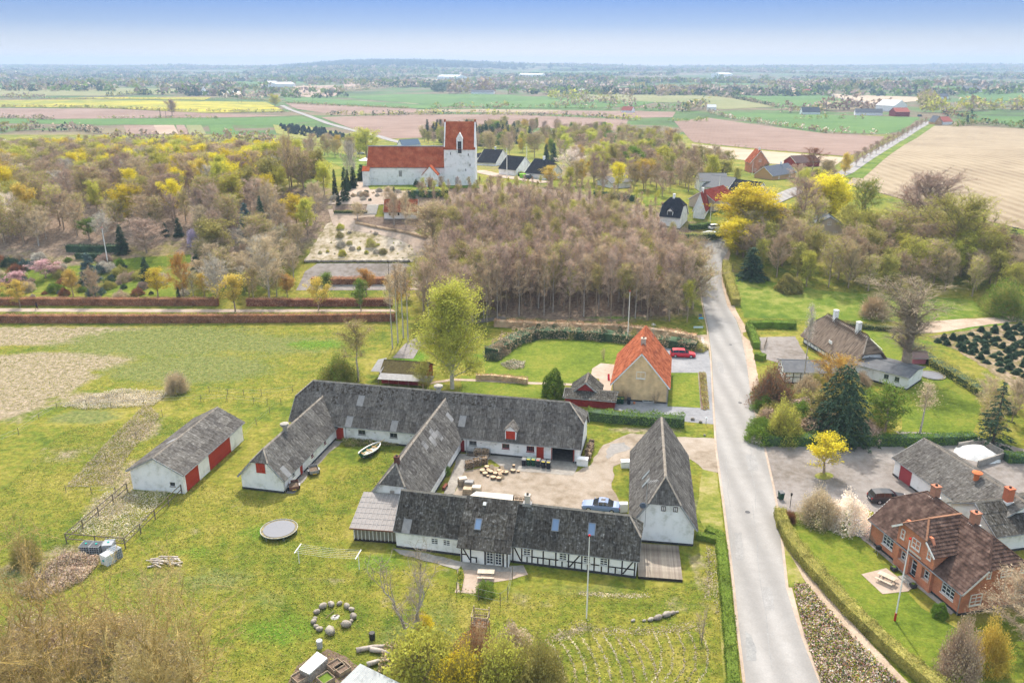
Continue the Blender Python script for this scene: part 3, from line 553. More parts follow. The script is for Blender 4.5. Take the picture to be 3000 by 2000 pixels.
class Bld:
    def __init__(s, name, label, cat, O, u, L, W, eave, ridge, z=0.0, wall=None, roof=None, cover='sheet', hip=(0, 0), oh=0.3, hk=1.0, plinth=True, ovs=0.35, moss=None, odd=0.03, holes=None, off=0.5, coverback=True, group=None, wallB=None):
        u = Vector((u[0], u[1])).normalized(); s.ang = math.atan2(u.y, u.x); s.L, s.W, s.eave, s.ridge = L, W, eave, ridge; s.hip = hip
        s.root = empty(name, (O[0], O[1], z), s.ang, label, cat, group); s.wm = wall or m_white; s.sl = (ridge-eave)/(W*off); s.rx = W*off
        holes = holes or {}; s.holes = holes
        # walls with real openings
        b = MB(); t = 0.3
        for side in ('A', 'B', '0', '1'):
            if side in s.skip_walls(): continue
            s.wall_side(b, side, holes.get(side, []), t)
        for e in (0, 1): s.gable(b, e, t)
        s.wall = b.build('wall', s.wm, s.root)
        if plinth:
            b = MB(); p = 0.035; z1 = 0.28
            cut = [h for sd in 'AB01' for h in holes.get(sd, []) if h[1] < 0.1]
            for side in 'AB01':
                o_, r_, n_, ln = s.face(side); hs = sorted([(h[0], h[0]+h[2]) for h in holes.get(side, []) if h[1] < 0.1]); c = -p
                for a, bb in hs+[(ln+p, None)]:
                    if a-c > 0.02: s.strip(b, side, c, a, -0.3, z1, p)
                    c = bb
            b.build('plinth', m_plinth, s.root)
        s.mk_roof(roof or m_eter, cover, oh, hk, ovs, moss, odd, coverback)
    def skip_walls(s): return ()
    def face(s, side):
        L, W = s.L, s.W
        return {'A': (Vector((0,0,0)), Vector((1,0,0)), Vector((0,-1,0)), L), 'B': (Vector((L,W,0)), Vector((-1,0,0)), Vector((0,1,0)), L),
                '0': (Vector((0,W,0)), Vector((0,-1,0)), Vector((-1,0,0)), W), '1': (Vector((L,0,0)), Vector((0,1,0)), Vector((1,0,0)), W)}[side]
    def fm(s, side, x=0, z=0, out=0):
        o, r, n, _ = s.face(side); M = Matrix((( r.x, -n.x, 0, 0), (r.y, -n.y, 0, 0), (0, 0, 1, 0), (0, 0, 0, 1)))
        p = o+r*x+n*out; M.translation = Vector((p.x, p.y, z)); return M       # local x right along the wall, y into the wall, z up
    def strip(s, b, side, a, c, z0, z1, out, back=0.0):
        b.M = s.fm(side); b.box(a, c, -out, -back if back else -0.0005, z0, z1); b.M = None
    def wall_side(s, b, side, hs, t):
        ln = s.face(side)[3]; H1 = s.eave
        a0, a1 = (0, ln) if side in 'AB' else (t, ln-t)
        xs = sorted({a0, a1}|{min(max(v, a0), a1) for h in hs for v in (h[0], h[0]+h[2])}); zs = sorted({-0.4, H1}|{min(v, H1) for h in hs for v in (h[1], h[1]+h[3])})
        b.M = s.fm(side)
        for i in range(len(xs)-1):
            run = None
            for j in range(len(zs)-1):
                cx, cz = (xs[i]+xs[i+1])/2, (zs[j]+zs[j+1])/2
                if any(h[0] < cx < h[0]+h[2] and h[1] < cz < h[1]+h[3] for h in hs): 
                    if run is not None: b.box(xs[i], xs[i+1], 0, t, run, zs[j]); run = None
                elif run is None: run = zs[j]
            if run is not None: b.box(xs[i], xs[i+1], 0, t, run, zs[-1])
        b.M = None
    def zh(s, e): return s.ridge-(s.ridge-s.eave)*s.hip[e]
    def gable(s, b, e, t):
        W, ev = s.W, s.eave; zt = s.zh(e); f = 1-s.hip[e]; rx = s.rx; lo = 0.06
        if s.hip[e] >= 0.999: return
        p2 = [(0, ev), (W, ev), (W-(W-rx)*f, zt-lo), (rx*f, zt-lo)]
        if s.hip[e] == 0: p2 = [(0, ev), (W, ev), (rx, s.ridge-lo)]
        x0, x1 = (0, t) if e == 0 else (s.L-t, s.L)
        vs = [(x0, y, z) for y, z in p2]+[(x1, y, z) for y, z in p2]; n = len(p2)
        b.add(vs, [tuple(range(n))[::-1] if e else tuple(range(n))[::-1], tuple(range(n, 2*n))]+[(i, (i+1) % n, n+(i+1) % n, n+i) for i in range(n)])
    def planes(s, oh, ovs, hk=1.0):
        L, W, ev, rg, rx = s.L, s.W, s.eave, s.ridge, s.rx; out = []
        hx = [s.hip[e]*min(rx, W-rx)*hk for e in (0, 1)]
        for side in ('A', 'B'):
            run = rx if side == 'A' else W-rx; sl = (rg-ev)/run; ln = math.hypot(run, rg-ev); k = ln/run; y0 = -ovs*k
            o = Vector((0, 0, ev)) if side == 'A' else Vector((L, W, ev)); ex = Vector((1, 0, 0)) if side == 'A' else Vector((-1, 0, 0))
            ey = (Vector((0, run, rg-ev)) if side == 'A' else Vector((0, -run, rg-ev))).normalized(); ez = ex.cross(ey)
            M = Matrix((ex, ey, ez)).transposed().to_4x4(); M.translation = o
            e0, e1 = (0, 1) if side == 'A' else (1, 0)
            pl = [(-oh, y0)]; 
            pl.append((L+oh, y0))
            if s.hip[e1]: pl += [(L+oh, ln*(1-s.hip[e1])), (L-hx[e1], ln)]
            else: pl.append((L+oh, ln))
            if s.hip[e0]: pl += [(hx[e0], ln), (-oh, ln*(1-s.hip[e0]))]
            else: pl.append((-oh, ln))
            if s.hip[e1] >= 0.999: pl[1] = (L+oh, y0)
            out.append((side, pl, M))
        for e in (0, 1):
            if not s.hip[e]: continue
            f = 1-s.hip[e]; zt = s.zh(e); ya, yb = rx*f, W-(W-rx)*f; apex = Vector((hx[0] if e == 0 else L-hx[1], rx, rg))
            A, B = (Vector((-oh, yb, zt)), Vector((-oh, ya, zt))) if e == 0 else (Vector((L+oh, ya, zt)), Vector((L+oh, yb, zt)))
            ex = (B-A).normalized(); d = apex-A; yy = d-ex*d.dot(ex); ey = yy.normalized(); ez = ex.cross(ey)
            M = Matrix((ex, ey, ez)).transposed().to_4x4(); M.translation = A
            out.append(('h%d' % e, [(0, 0), ((B-A).length, 0), (d.dot(ex), yy.length)], M))
        return out
    def mk_roof(s, m, cover, oh, hk, ovs, moss, odd, coverback):
        pls = s.planes(oh, ovs, hk); s.pls = {a: (p, M) for a, p, M in pls}; b = MB(); th = 0.12 if cover != 'thatch' else 0.4
        for a, pl, M in pls:
            b.poly([M @ Vector((x, y, 0 if cover in ('sheet', 'tile') else 0.03)) for x, y in pl], th)
        um = m_underl if cover in ('sheet', 'tile') else m
        s.roof = b.build('roof', um, s.root)
        for a, pl, M in pls:
            if cover == 'sheet': cover_sheets(s.roof, pl, M, m, odd=odd, moss_top=moss)
            elif cover == 'tile': cover_tiles(s.roof, pl, M, m)
        # ridge cap and verge boards
        hx = [s.hip[e]*min(s.rx, s.W-s.rx)*hk for e in (0, 1)]
        b = MB(); r = s.ridge+(0.06 if cover != 'thatch' else 0.1); x0, x1 = hx[0]-(oh if not s.hip[0] else 0), s.L-hx[1]+(oh if not s.hip[1] else 0); w = 0.16 if cover != 'thatch' else 0.3
        n = max(1, int((x1-x0)/0.9))
        for i in range(n):
            a, c = x0+(x1-x0)*i/n, x0+(x1-x0)*(i+1)/n-0.015; k = rnd.uniform(0, .015)
            b.add([(a, s.rx-w, r-w*0.8+k), (a, s.rx, r+0.05+k), (a, s.rx+w, r-w*0.8+k), (c, s.rx-w, r-w*0.8+k), (c, s.rx, r+0.05+k), (c, s.rx+w, r-w*0.8+k)], [(0, 1, 4, 3), (1, 2, 5, 4), (0, 2, 1), (3, 4, 5)])
        for e in (0, 1):
            if s.hip[e]:
                f = 1-s.hip[e]; ap = Vector((hx[0] if e == 0 else s.L-hx[1], s.rx, s.ridge+.05)); xx = -oh if e == 0 else s.L+oh
                for yy in (s.rx*f, s.W-(s.W-s.rx)*f): b.bar((xx, yy, s.zh(e)+.06), ap, 0.2, 0.07)
        b.build('ridge_cap', m_ridgec if cover in ('sheet', 'thatch') else m, s.roof)
        if ovs < 0.6 and cover != 'thatch':
            b = MB()
            for a in 'AB':
                if a in s.pls:
                    pl, M = s.pls[a]; y0 = pl[0][1]; xa, xb = pl[0][0], pl[1][0]; p0 = M @ Vector((xa, y0-0.06, -0.04)); p1 = M @ Vector((xb, y0-0.06, -0.04)); b.tube([p0, p1], 0.065, 6)
            s.gutter = b.build('gutter', m_gut, s.roof)
        if cover in ('sheet', 'tile'):
            b = MB()
            for a in 'AB':
                pl, M = s.pls[a]
                for e in (0, 1):
                    xx = (-oh if (e == 0) else s.L+oh); y0 = pl[0][1]; mp = 1-s.hip[e if a == 'A' else 1-e]
                    ln = math.hypot(s.rx if a == 'A' else s.W-s.rx, s.ridge-s.eave)
                    b = MB(); b.bar(M @ Vector((xx, y0, -0.06)), M @ Vector((xx, ln*mp, -0.06)), 0.05, 0.2); b.build('verge_board', m_frame if cover == 'tile' else m_gut, s.roof)
    # openings -------------------------------------------------
    def window(s, side, x, z, w, h, nx=2, nz=1, fr=None, rec=0.1, sill=True, glass=None, bar=0.05):
        fr = fr or m_frame; b = MB(); fw = 0.07; b.M = s.fm(side, x, z)
        for q in ((0, fw, 0, h), (w-fw, w, 0, h), (fw, w-fw, 0, fw), (fw, w-fw, h-fw, h)): b.box(q[0], q[1], rec-0.03, rec+0.06, q[2], q[3])
        for i in range(1, nx): c = w*i/nx; b.box(c-bar/2, c+bar/2, rec-0.02, rec+0.05, fw, h-fw)
        for j in range(1, nz):
            c = h*j/nz
            for i in range(nx): b.box(w*i/nx+(fw if i == 0 else bar/2), w*(i+1)/nx-(fw if i == nx-1 else bar/2), rec-0.02, rec+0.05, c-bar/2, c+bar/2)
        o = b.build('window', fr, s.root); g = MB(); g.M = s.fm(side, x, z); g.box(0.02, w-0.02, rec+0.07, rec+0.09, 0.02, h-0.02); g.build('pane', glass or m_glass, o)
        if sill: g = MB(); g.M = s.fm(side, x, z); g.box(-0.05, w+0.05, -0.06, rec-0.04, -0.09, -0.005); g.build('sill', fr, o)
        return o
    def door(s, side, x, w, h, m=None, z=0.0, name='door', rec=0.08, n=None, handle=True):
        m = m or m_red; n = n or max(2, int(w/0.16)); d = MB(); d.M = s.fm(side, x, z); d.box(0, w, rec+0.05, rec+0.09, 0, h); o = d.build(name, m, s.root)
        k = min(n, 24); b = MB(); b.box(0.006, w/k-0.006, 0, 0.05, 0.01, h-0.01); me = b.mesh('plank', m)
        for i in range(k): p = link('plank', me, o); p.matrix_local = s.fm(side, x+i*w/k, z) @ Matrix.Translation((0, rec+rnd.uniform(-.006, 0), 0))
        b = MB(); b.M = s.fm(side, x, z)
        for zz in (0.25, h-0.35): b.box(0.05, w-0.05, rec-0.025, rec-0.005, zz, zz+0.09)
        b.build('door_brace', m, o)
        return o
    def skylight(s, side, x, y, w, h, glass=None):
        pl, M = s.pls[side]; b = MB(); b.M = M; f = 0.08
        for q in ((x, x+f, y, y+h), (x+w-f, x+w, y, y+h), (x+f, x+w-f, y, y+f), (x+f, x+w-f, y+h-f, y+h)): b.box(q[0], q[1], q[2], q[3], 0.02, 0.16)
        o = b.build('skylight', mat('grey_flashing', (0.16,0.17,0.18), rough=.5), s.root); g = MB(); g.M = M; g.box(x+f, x+w-f, y+f, y+h-f, 0.08, 0.12); g.build('pane', glass or m_sky, o); return o
    def chimney(s, x, y, z0, z1, w=0.6, m=None, d=None, name='chimney', cap=True, flash=False, pot=True):
        m = m or m_chim; d = d or w; b = MB(); b.box(x-w/2, x+w/2, y-d/2, y+d/2, z0, z1-0.14); b.box(x-w/2-.05, x+w/2+.05, y-d/2-.05, y+d/2+.05, z1-0.14, z1)
        o = b.build(name, m, s.roof)
        if pot: c = MB(); c.cyl(x, y, z1, z1+0.18, 0.14, 10); c.cyl(x, y, z1+.18, z1+.19, 0.10, 10); c.build('chimney_pot', mat('soot', (0.05,0.045,0.04)), s.roof)
        if flash: c = MB(); c.box(x-w/2-.12, x+w/2+.12, y-d/2-.12, y+d/2+.12, z0, z0+(z1-z0)*0.28); c.build('flashing', m_frame, s.roof)
        return o
    def vent(s, x, r=0.55, z=None):   # round concrete roof cowl
        z = z or s.ridge; b = MB(); y = s.rx
        b.cyl(x, y, z-0.5, z+0.55, r*0.55, 14); b.cyl(x, y, z+0.45, z+0.62, r*0.75, 16, r*1.1); b.cyl(x, y, z+0.62, z+0.70, r*1.1, 16, r*1.05)
        for i in range(6): a = i*1.047; b.cyl(x+math.cos(a)*r*.7, y+math.sin(a)*r*.7, z+.7, z+.86, 0.05, 5)
        b.cyl(x, y, z+.86, z+.96, r*1.08, 16, r*.7)
        return b.build('roof_cowl', mat('weathered_concrete', [(0.24,0.22,0.19),(0.46,0.43,0.39)], 3, bump=.4), s.roof, smooth=False)
    def pipe(s, side, x):
        b = MB(); b.M = s.fm(side, x, 0, 0.09); b.cyl(0, 0, 0.05, s.eave-0.05, 0.04, 6); b.build('downpipe', m_gut, s.root)
# ---------------------------------------------------------------- the farm
ca, sa = math.cos(R(12.3)), math.sin(R(12.3)); FU = Vector((ca, -sa)); FV = Vector((sa, ca))
def fw(u, v): return (ca*u+sa*v, -sa*u+ca*v)
# long barn at the back
wl = [('A', 10.5, 1.15, 1.15, .75), ('A', 15.4, 1.15, 1.15, .75), ('A', 27.3, 1.2, 1.1, .7), ('A', 32.1, 1.2, 1.05, .75), ('A', 35.6, 1.1, 1.1, .85)]
hl = {'A': [(x, z, w, h) for _, x, z, w, h in wl]+[(7.0, 0, 1.2, 1.95), (37.0, 0, 1.05, 2.0), (39.2, 0.0, 3.0, 2.15), (25.5, 0, 1.1, 1.85)]}
LB = Bld('barn', 'long white barn with mossy grey corrugated roof behind the farmyard', 'barn', fw(-55, 98.5), FU, 43, 8.6, 2.75, 7.25, holes=hl, hip=(0.45, 0.5), moss=0.62, roof=m_eter, odd=0.05)
for sd, x, z, w, h in wl: LB.window(sd, x, z, w, h, 4 if x == 35.6 else 2, 1, fr=m_redd if x > 30 else mat('weathered_frame', (0.24,0.23,0.21)))
LB.door('A', 7.0, 1.2, 1.95); LB.door('A', 37.0, 1.05, 2.0); LB.door('A', 25.5, 1.1, 1.85, m=m_redd)
b = MB(); b.M = LB.fm('A', 39.2, 0)
b.box(-0.1, 3.1, -0.03, 0.1, 2.16, 2.28); b.box(-.1, 0, -.03, .1, 0, 2.16); b.box(3.0, 3.1, -.03, .1, 0, 2.16); b.build('door_frame', m_red, LB.root)
b = MB(); b.M = LB.fm('A', 38.2, 0); b.box(0, 4.6, 0.3, 6.5, 0.0, 0.04); b.box(0, 4.6, 6.5, 6.6, 0, 2.6); b.box(-.1, 0, .3, 6.5, 0, 2.6); b.box(4.5, 4.6, .3, 6.5, 0, 2.6); b.build('garage_interior', mat('dim_garage', [(0.10,0.09,0.085),(0.16,0.15,0.14)], 2), LB.root)
for x in (9, 13, 18.5, 28.9, 31, 34.2): b = MB(); b.M = LB.fm('A', x, 1.65); b.box(0, .28, -.01, .05, 0, .1); b.build('air_brick', mat('vent_grey', (0.22,0.21,0.2)), LB.root)
for x in (8.6, 26.9, 42.4): LB.pipe('A', x)
LB.vent(21.6, 0.62)
# dormer with red hatch
def dormer(B, side, x, w, zb, hh, dm, wm=None, roofm=None, depthd=2.2, ov=0.18):
    pl, M = B.pls[side]; F = B.fm(side, x, 0); s_ = B.sl; y0 = (zb-B.eave)/s_ 
    b = MB(); b.M = F; wm = wm or m_white
    b.box(0, 0.1, y0, y0+(hh+.1)/s_, zb-0.1, zb+hh); b.box(w-0.1, w, y0, y0+(hh+.1)/s_, zb-0.1, zb+hh); b.box(.1, w-.1, y0, y0+.1, zb+hh-.08, zb+hh)
    b.add([(0, y0, zb+hh), (w, y0, zb+hh), (w/2, y0, zb+hh+w*0.5), (0, y0+.1, zb+hh), (w, y0+.1, zb+hh), (w/2, y0+.1, zb+hh+w*.5)], [(0,1,2), (5,4,3), (0,2,5,3), (1,4,5,2)])
    o = b.build('dormer', wm, B.root); g = MB(); g.M = F; g.box(.1, w-.1, y0+.04, y0+.1, zb, zb+hh-.08)
    d = g.build('hatch', dm, o)
    r = MB(); r.M = F; ry = (zb+hh+w*.5-B.eave)/s_; ye = (zb+hh-B.eave)/s_
    for sx in (0, 1):
        xe = -ov if sx == 0 else w+ov
        p = [(xe, y0-.25, zb+hh-ov+.03), (w/2, y0-.25, zb+hh+w*.5+.03), (w/2, ry, zb+hh+w*.5+.03), (xe, ye-ov/s_, zb+hh-ov+.03)]
        r.poly(p if sx == 0 else p[::-1], -0.06)
    r.build('dormer_roof', roofm or m_eter, o); return o
dormer(LB, 'A', 32.55, 1.55, 2.65, 1.45, m_red)
# left wing
hw = {'A': [(2.6, 1.0, .6, .75), (4.7, 0, .85, 1.9), (8.1, 1.0, .65, .8), (12.2, 1.0, .65, .8)]}
W1 = Bld('barn', 'white barn wing with small red gable hatch, left of the boat lawn', 'barn', fw(-48.05, 82.35), FV, 19.1, 5.85, 2.3, 5.55, holes=hw, hip=(0.42, 0), hk=.9, odd=.02)
W1.window('A', 2.6, 1.0, .6, .75, 2, 1, fr=mat('weathered_frame', (0,0,0))); W1.door('A', 4.7, .85, 1.9)
for x in (8.1, 12.2): W1.window('A', x, 1.0, .65, .8, 2, 1, fr=m_redd)
b = MB(); b.M = W1.fm('0', 2.3, 2.62); b.box(0, .62, -.05, -.005, 0, 1.35); b.box(.64, 1.26, -.05, -.005, 0, 1.35); b.build('hatch', m_red, W1.root)
W1.vent(7.0, .55); W1.pipe('A', 0.25)
# middle wing
hm = {'A': [(3.5, .9, .6, .8), (8.3, .9, .6, .8), (12, .9, .6, .8)]}
W2 = Bld('barn', 'steep grey-roofed wing between boat lawn and log yard, black chimney on its gable', 'barn', fw(-29.0, 80.05), FV, 22.6, 6.3, 2.5, 6.5, holes=hm, hip=(0.52, 0), hk=.85, odd=.05)
for x in (3.5, 8.3, 12): W2.window('A', x, .9, .6, .8, 2, 1)
b = MB(); b.M = W2.fm('0', 2.75, 2.85); b.box(0, .55, -.04, -.005, 0, .75); b.build('hatch', mat('grey_board', (0.33,0.29,0.26)), W2.root)
W2.chimney(1.75, 3.15, 5.6, 7.35, .55, m=mat('sooty_brick', [(0.035,0.03,0.03),(0.17,0.06,0.045)], 3), pot=True)
for x, y, w, h in ((11, 2.2, 1.0, 1.5), (12.2, 2.8, 1.1, 1.4), (13.3, 1.9, 1, 1.5), (8.8, 2.9, 1, 1.2)): 
    pl, M = W2.pls['A']; g = MB(); g.M = M; g.box(x, x+w, y, y+h, .05, .075); g.build('pale_roof_patch', m_pale, W2.roof)
# farmhouse, three lengths under one ridge
FH = Bld('farmhouse', 'long white half-timbered farmhouse with grey corrugated roof and skylights, nearest the front lawn', 'house', fw(-29.6, 73.85), FU, 27.1, 6.2, 2.3, 5.75, roof=m_eter2, hip=(0, .5), hk=.75, odd=.03, moss=.8, ovs=.1,
  holes={'A': [(4.15, 1.05, .85, .8), (5.55, 1.05, .85, .8), (14.75, 1.1, .85, .9), (18.75, 1.1, .85, .9), (21.4, 1.1, .8, .9), (23.2, 1.1, .85, .9)]})
for x in (4.15, 5.55, 14.75, 18.75, 21.4, 23.2): FH.window('A', x, 1.05 if x < 8 else 1.1, .85 if x != 21.4 else .8, .8 if x < 8 else .9, 2, 3, rec=.03)
# the middle length stands 1.1 m forward
MID = Bld.__new__(Bld)
def tbar(B, side, pts, w=0.15, name='timber'):
    for (xa, za), (xb, zb) in pts:
        b = MB(); M = B.fm(side); a, c = Vector((xa, -.012, za)), Vector((xb, -.012, zb)); d = (c-a).normalized(); nrm = Vector((-d.z, 0, d.x))*w/2; o = Vector((0, .045, 0))
        q = [a-nrm, c-nrm, c+nrm, a+nrm]; vs = [M @ (p-Vector((0,.012,0))) for p in q]+[M @ (p+o) for p in q]
        b.add(vs, [(0,1,2,3), (7,6,5,4), (0,4,5,1), (1,5,6,2), (2,6,7,3), (3,7,4,0)]); b.build(name, m_timber, B.root)
st = [13.6, 14.6, 15.75, 17.0, 18.4, 19.8, 21.25, 22.6, 24.15, 25.6, 26.95]
tb = [((x, .28), (x, 2.3)) for x in st]+[((st[i]+.08, 1.05), (st[i+1]-.08, 1.05)) for i in range(1, 10)]
tb += [((x, .28), (x, .97)) for x in (15.2, 16.4, 17.7, 19.1, 20.5, 21.9, 23.4, 24.9)]+[((13.65, 2.2), (14.5, .4)), ((19.9, .35), (21.15, 2.2)), ((25.7, .35), (26.85, 2.2))]
tbar(FH, 'A', tb)
b = MB(); a = FH.fm('A', 7.9, 0)
b.M = a; y = -1.05   # walls of the bay
b.box(0, 2.85, y, y+.25, -.4, 2.0); b.box(4.75, 5.4, y, y+.25, -.4, 2.0); b.box(2.85, 4.75, y, y+.25, 1.95, 2.0); b.box(2.85, 4.75, y, y+.25, -.4, .02)
b.box(0, .25, y+.25, -.005, -.4, 2.0); b.box(5.15, 5.4, y+.25, -.005, -.4, 2.0); bay = b.build('bay_wall', m_white, FH.root)
b = MB(); b.M = a
for q in ((2.9, 3.72), (3.86, 4.68)):
    b.box(q[0], q[0]+.09, y+.08, y+.16, .05, 1.93); b.box(q[1]-.09, q[1], y+.08, y+.16, .05, 1.93)
    b.box(q[0]+.09, q[1]-.09, y+.08, y+.16, .05, .16); b.box(q[0]+.09, q[1]-.09, y+.08, y+.16, 1.84, 1.93); c = (q[0]+q[1])/2; b.box(c-.025, c+.025, y+.09, y+.15, .16, 1.84)
    for k in range(1, 5): z = .16+1.68*k/5; b.box(q[0]+.09, q[1]-.09, y+.095, y+.145, z-.02, z+.02)
dr = b.build('glazed_door', m_frame, FH.root); g = MB(); g.M = a; g.box(2.92, 4.66, y+.17, y+.19, .08, 1.9); g.build('pane', m_glass, dr)
FB = type('x', (), {})(); FB.root = FH.root; FB.fm = lambda side: FH.fm('A', 7.9, 0, 1.05)
tbar(FB, 'A', [((.12, 0), (.12, 2.0)), ((1.15, 0), (1.15, 2.0)), ((2.78, 0), (2.78, 2)), ((4.85, 0), (4.85, 2)), ((5.28, 0), (5.28, 2)), ((.2, 1.9), (1.08, .35)), ((1.23, .75), (1.9, .75)), ((1.8, .1), (1.8, .68)), ((.2, 1.0), (.65, 1.0))])
# slightly raised roof over the bay, its eave 1.1 m further out
slf = FH.sl; o = Vector((7.55, -1.4, 2.02)); run = 1.4+3.1; ey = Vector((0, run, 3.85)).normalized(); M = Matrix((Vector((1,0,0)), ey, Vector((1,0,0)).cross(ey))).transposed().to_4x4(); M.translation = o
pl = [(0, 0), (6.05, 0), (6.05, math.hypot(run, 3.85)), (0, math.hypot(run, 3.85))]
b = MB(); b.poly([M @ Vector((x, y, -.01)) for x, y in pl], .28); br = b.build('bay_roof', m_underl, FH.root); cover_sheets(br, pl, M, m_eter2, odd=.03)
FH.pls['M'] = (pl, M); FH.skylight('M', 1.55, 2.15, .8, 1.35)
for x, y in ((17.6, 1.95), (21.6, 1.95)): FH.skylight('A', x, y, .85, 1.4)
g = MB(); g.M = M; g.box(2.1, 2.45, 5.0, 5.4, .05, .25); g.build('roof_vent', m_frame, FH.roof)
FH.chimney(14.6, 3.1, 5.4, 6.9, .55, m=mat('pale_render', [(0.42,0.38,0.33),(0.55,0.5,0.45)], 3), flash=False)
b = MB(); b.box(14.1, 15.1, 2.75, 3.45, 5.55, 5.9); b.build('flashing', m_pale, FH.roof)
b = MB(); b.cyl(0,0,0,.001,.001)
# sun-room between farmhouse and middle wing
o = P(1037.5, 1583); e = P(1160, 1592); d = (e-o); d.z = 0; Lc = d.length; du = d.normalized(); dn = Vector((-du.y, du.x, 0))
cr = empty('sunroom', (o.x, o.y, 0), math.atan2(du.y, du.x), 'lean-to glass sunroom with pale translucent roof at the left corner of the farmhouse', 'sunroom')
dp = 5.4; b = MB(); b.box(0, Lc+.1, 0, .12, 0, .22); b.box(0, .12, .12, dp, 0, .22); b.build('base', m_timber, cr)
b = MB(); n = 11
for i in range(n+1): x = Lc*i/n; b.box(x, x+.07, 0.02, .1, .22, 1.75)
for i in range(9): yy = dp*i/8; b.box(0, .09, yy, yy+.07, .22, 1.75+yy*.25)
b.box(0, Lc, .02, .1, 1.75, 1.86); cf = b.build('frame', m_frame, cr)
g = MB(); g.box(.07, Lc, .13, .15, .25, 1.75); g.build('pane', mat('clear_pane', (0.24,0.22,0.18), rough=.3, spec=.3), cf)
b = MB(); k0, k1 = (-.35, -.35, 1.85), (-.35, dp+.1, 3.3); b.poly([(-.35, -.35, 1.86), (Lc+.25, -.35, 1.86), (Lc+.25, dp+.1, 3.3), (-.35, dp+.1, 3.3)], .05); rf = b.build('roof', mat('ribbed_plastic', [(0.21,0.195,0.19),(0.27,0.25,0.24)], 2, rough=.6, spec=.2), cr)
b = MB()
for i in range(12): x = -.3+(Lc+.5)*i/11; b.bar((x, -.35, 1.88), (x, dp+.1, 3.32), .05, .05)
for j in range(1, 7): t = j/7; yy = -.35+(dp+.45)*t; b.bar((-.35, yy, 1.88+1.44*t), (Lc+.25, yy, 1.88+1.44*t), .04, .03)
b.build('glazing_bar', mat('pale_bars', (0.36,0.34,0.33)), rf)
b = MB(); b.bar((-.35, -.37, 1.82), (Lc+.25, -.37, 1.82), .06, .16); b.build('fascia', mat('brown_fascia', (0.16,0.08,0.06)), rf)
# right barn
EB = Bld('barn', 'steep white barn with tall grey half-hipped roof standing beside the village road', 'barn', (20.75, 78.75), (.148, .989), 18.2, 7.0, 2.75, 7.9, hip=(.52, .12), hk=.8, odd=.0, holes={'0': []})
b = MB()
for x in (3.15, 4.5):
    o = EB.window('0', x, 4.3, .5, .62, 2, 1, fr=mat('brown_frame', (0.10,0.075,0.06)), rec=-.04, sill=False)
for x in (4.1, 6.0): EB.skylight('B', 18.2-x-1, 2.0, .55, 1.5, glass=mat('pale_pane', (0.35,0.4,0.4), rough=.2))
b = MB(); b.tube([(2.9, 6.9, 2.6), (2.9, 5.4, 8.6)], .035, 5); c = MB()
an = empty('antenna', (0,0,0)); bpy.data.objects.remove(an)
b = MB(); b.box(-.1, .1, 7.3, 7.9, 0, .1)
def antenna(x, y, z0, z1, label, rz=0):
    a = empty('antenna', (x, y, z0), rz, label, 'antenna'); b = MB(); b.cyl(0, 0, 0, z1-z0, .03, 6); b.build('mast', m_gut, a); b = MB()
    h = z1-z0-.1; b.bar((-.1, 0, h), (1.3, 0, h), .03)
    for i in range(7): xx = i*.2; l = .45-.03*i; b.bar((xx, -l, h), (xx, l, h), .02)
    b.build('boom', m_gut, a); return a
p = P(1888, 1534, 3.2); antenna(p.x, p.y-.3, 3.0, 8.8, 'tall television antenna on a mast at the corner of the roadside barn', .3)
p = P(1882, 1475, 5.2); 
dd = empty('satellite_dish', (p.x, p.y-.35, 5.2), 0, 'dark round satellite dish on the mast before the roadside barn', 'satellite dish'); b = MB(); b.tube([(0, 0, 0), (0, -.12, .02)], [.38, .30], 14); b.build('dish', mat('dark_dish', (0.08,0.10,0.13)), dd); b = MB(); b.bar((0, -.1, -.3), (0, -.5, 0), .03); b.build('arm', m_gut, dd)
# timber deck in front of the roadside barn
q0 = P(1870, 1687, .3); q1 = P(2000, 1697, .3); du = (q1-q0); du.z = 0; wd = du.length; du.normalize()
dk = empty('deck', (q0.x, q0.y, 0), math.atan2(du.y, du.x), 'weathered timber deck between the farmhouse end and the roadside barn', 'deck'); b = MB(); nb_ = 34; bw = wd/nb_; b.box(0, bw-.012, 0, 6.4, .26, .31); me = b.mesh('board', mat('silvered_boards', [(0.15,0.12,0.095),(0.33,0.28,0.235)], 1.6, rand=.2, stretch=(1,.25,1)))
for i in range(nb_): link('board', me, dk, (i*bw, 0, rnd.uniform(0, .006)))
b = MB(); b.box(0, wd, -.05, .05, 0, .25); b.box(0, .1, .05, 6.3, 0, .25); b.box(wd-.1, wd, .05, 6.3, 0, .25); b.build('deck_frame', m_timber, dk)
# detached barn on the left
DB = Bld('barn', 'detached white barn with low grey roof and three large red sliding doors, far left', 'barn', (-42.1, 90.55), (.163, .9866), 15.8, 7.3, 3.0, 4.95, holes={'A': [(.55, 0, 3.1, 2.75), (6.3, 0, 2.9, 2.75), (9.2, 0, 2.95, 2.75)], '0': [(5.35, .95, .75, .6)]}, odd=.02, plinth=False)
DB.door('A', .55, 3.1, 2.75, rec=.0); DB.door('A', 6.3, 2.88, 2.75, rec=.0); DB.door('A', 9.22, 2.9, 2.75, rec=.0); DB.window('0', 5.35, .95, .75, .6, 1, 1, fr=mat('weathered_frame', (0,0,0)))
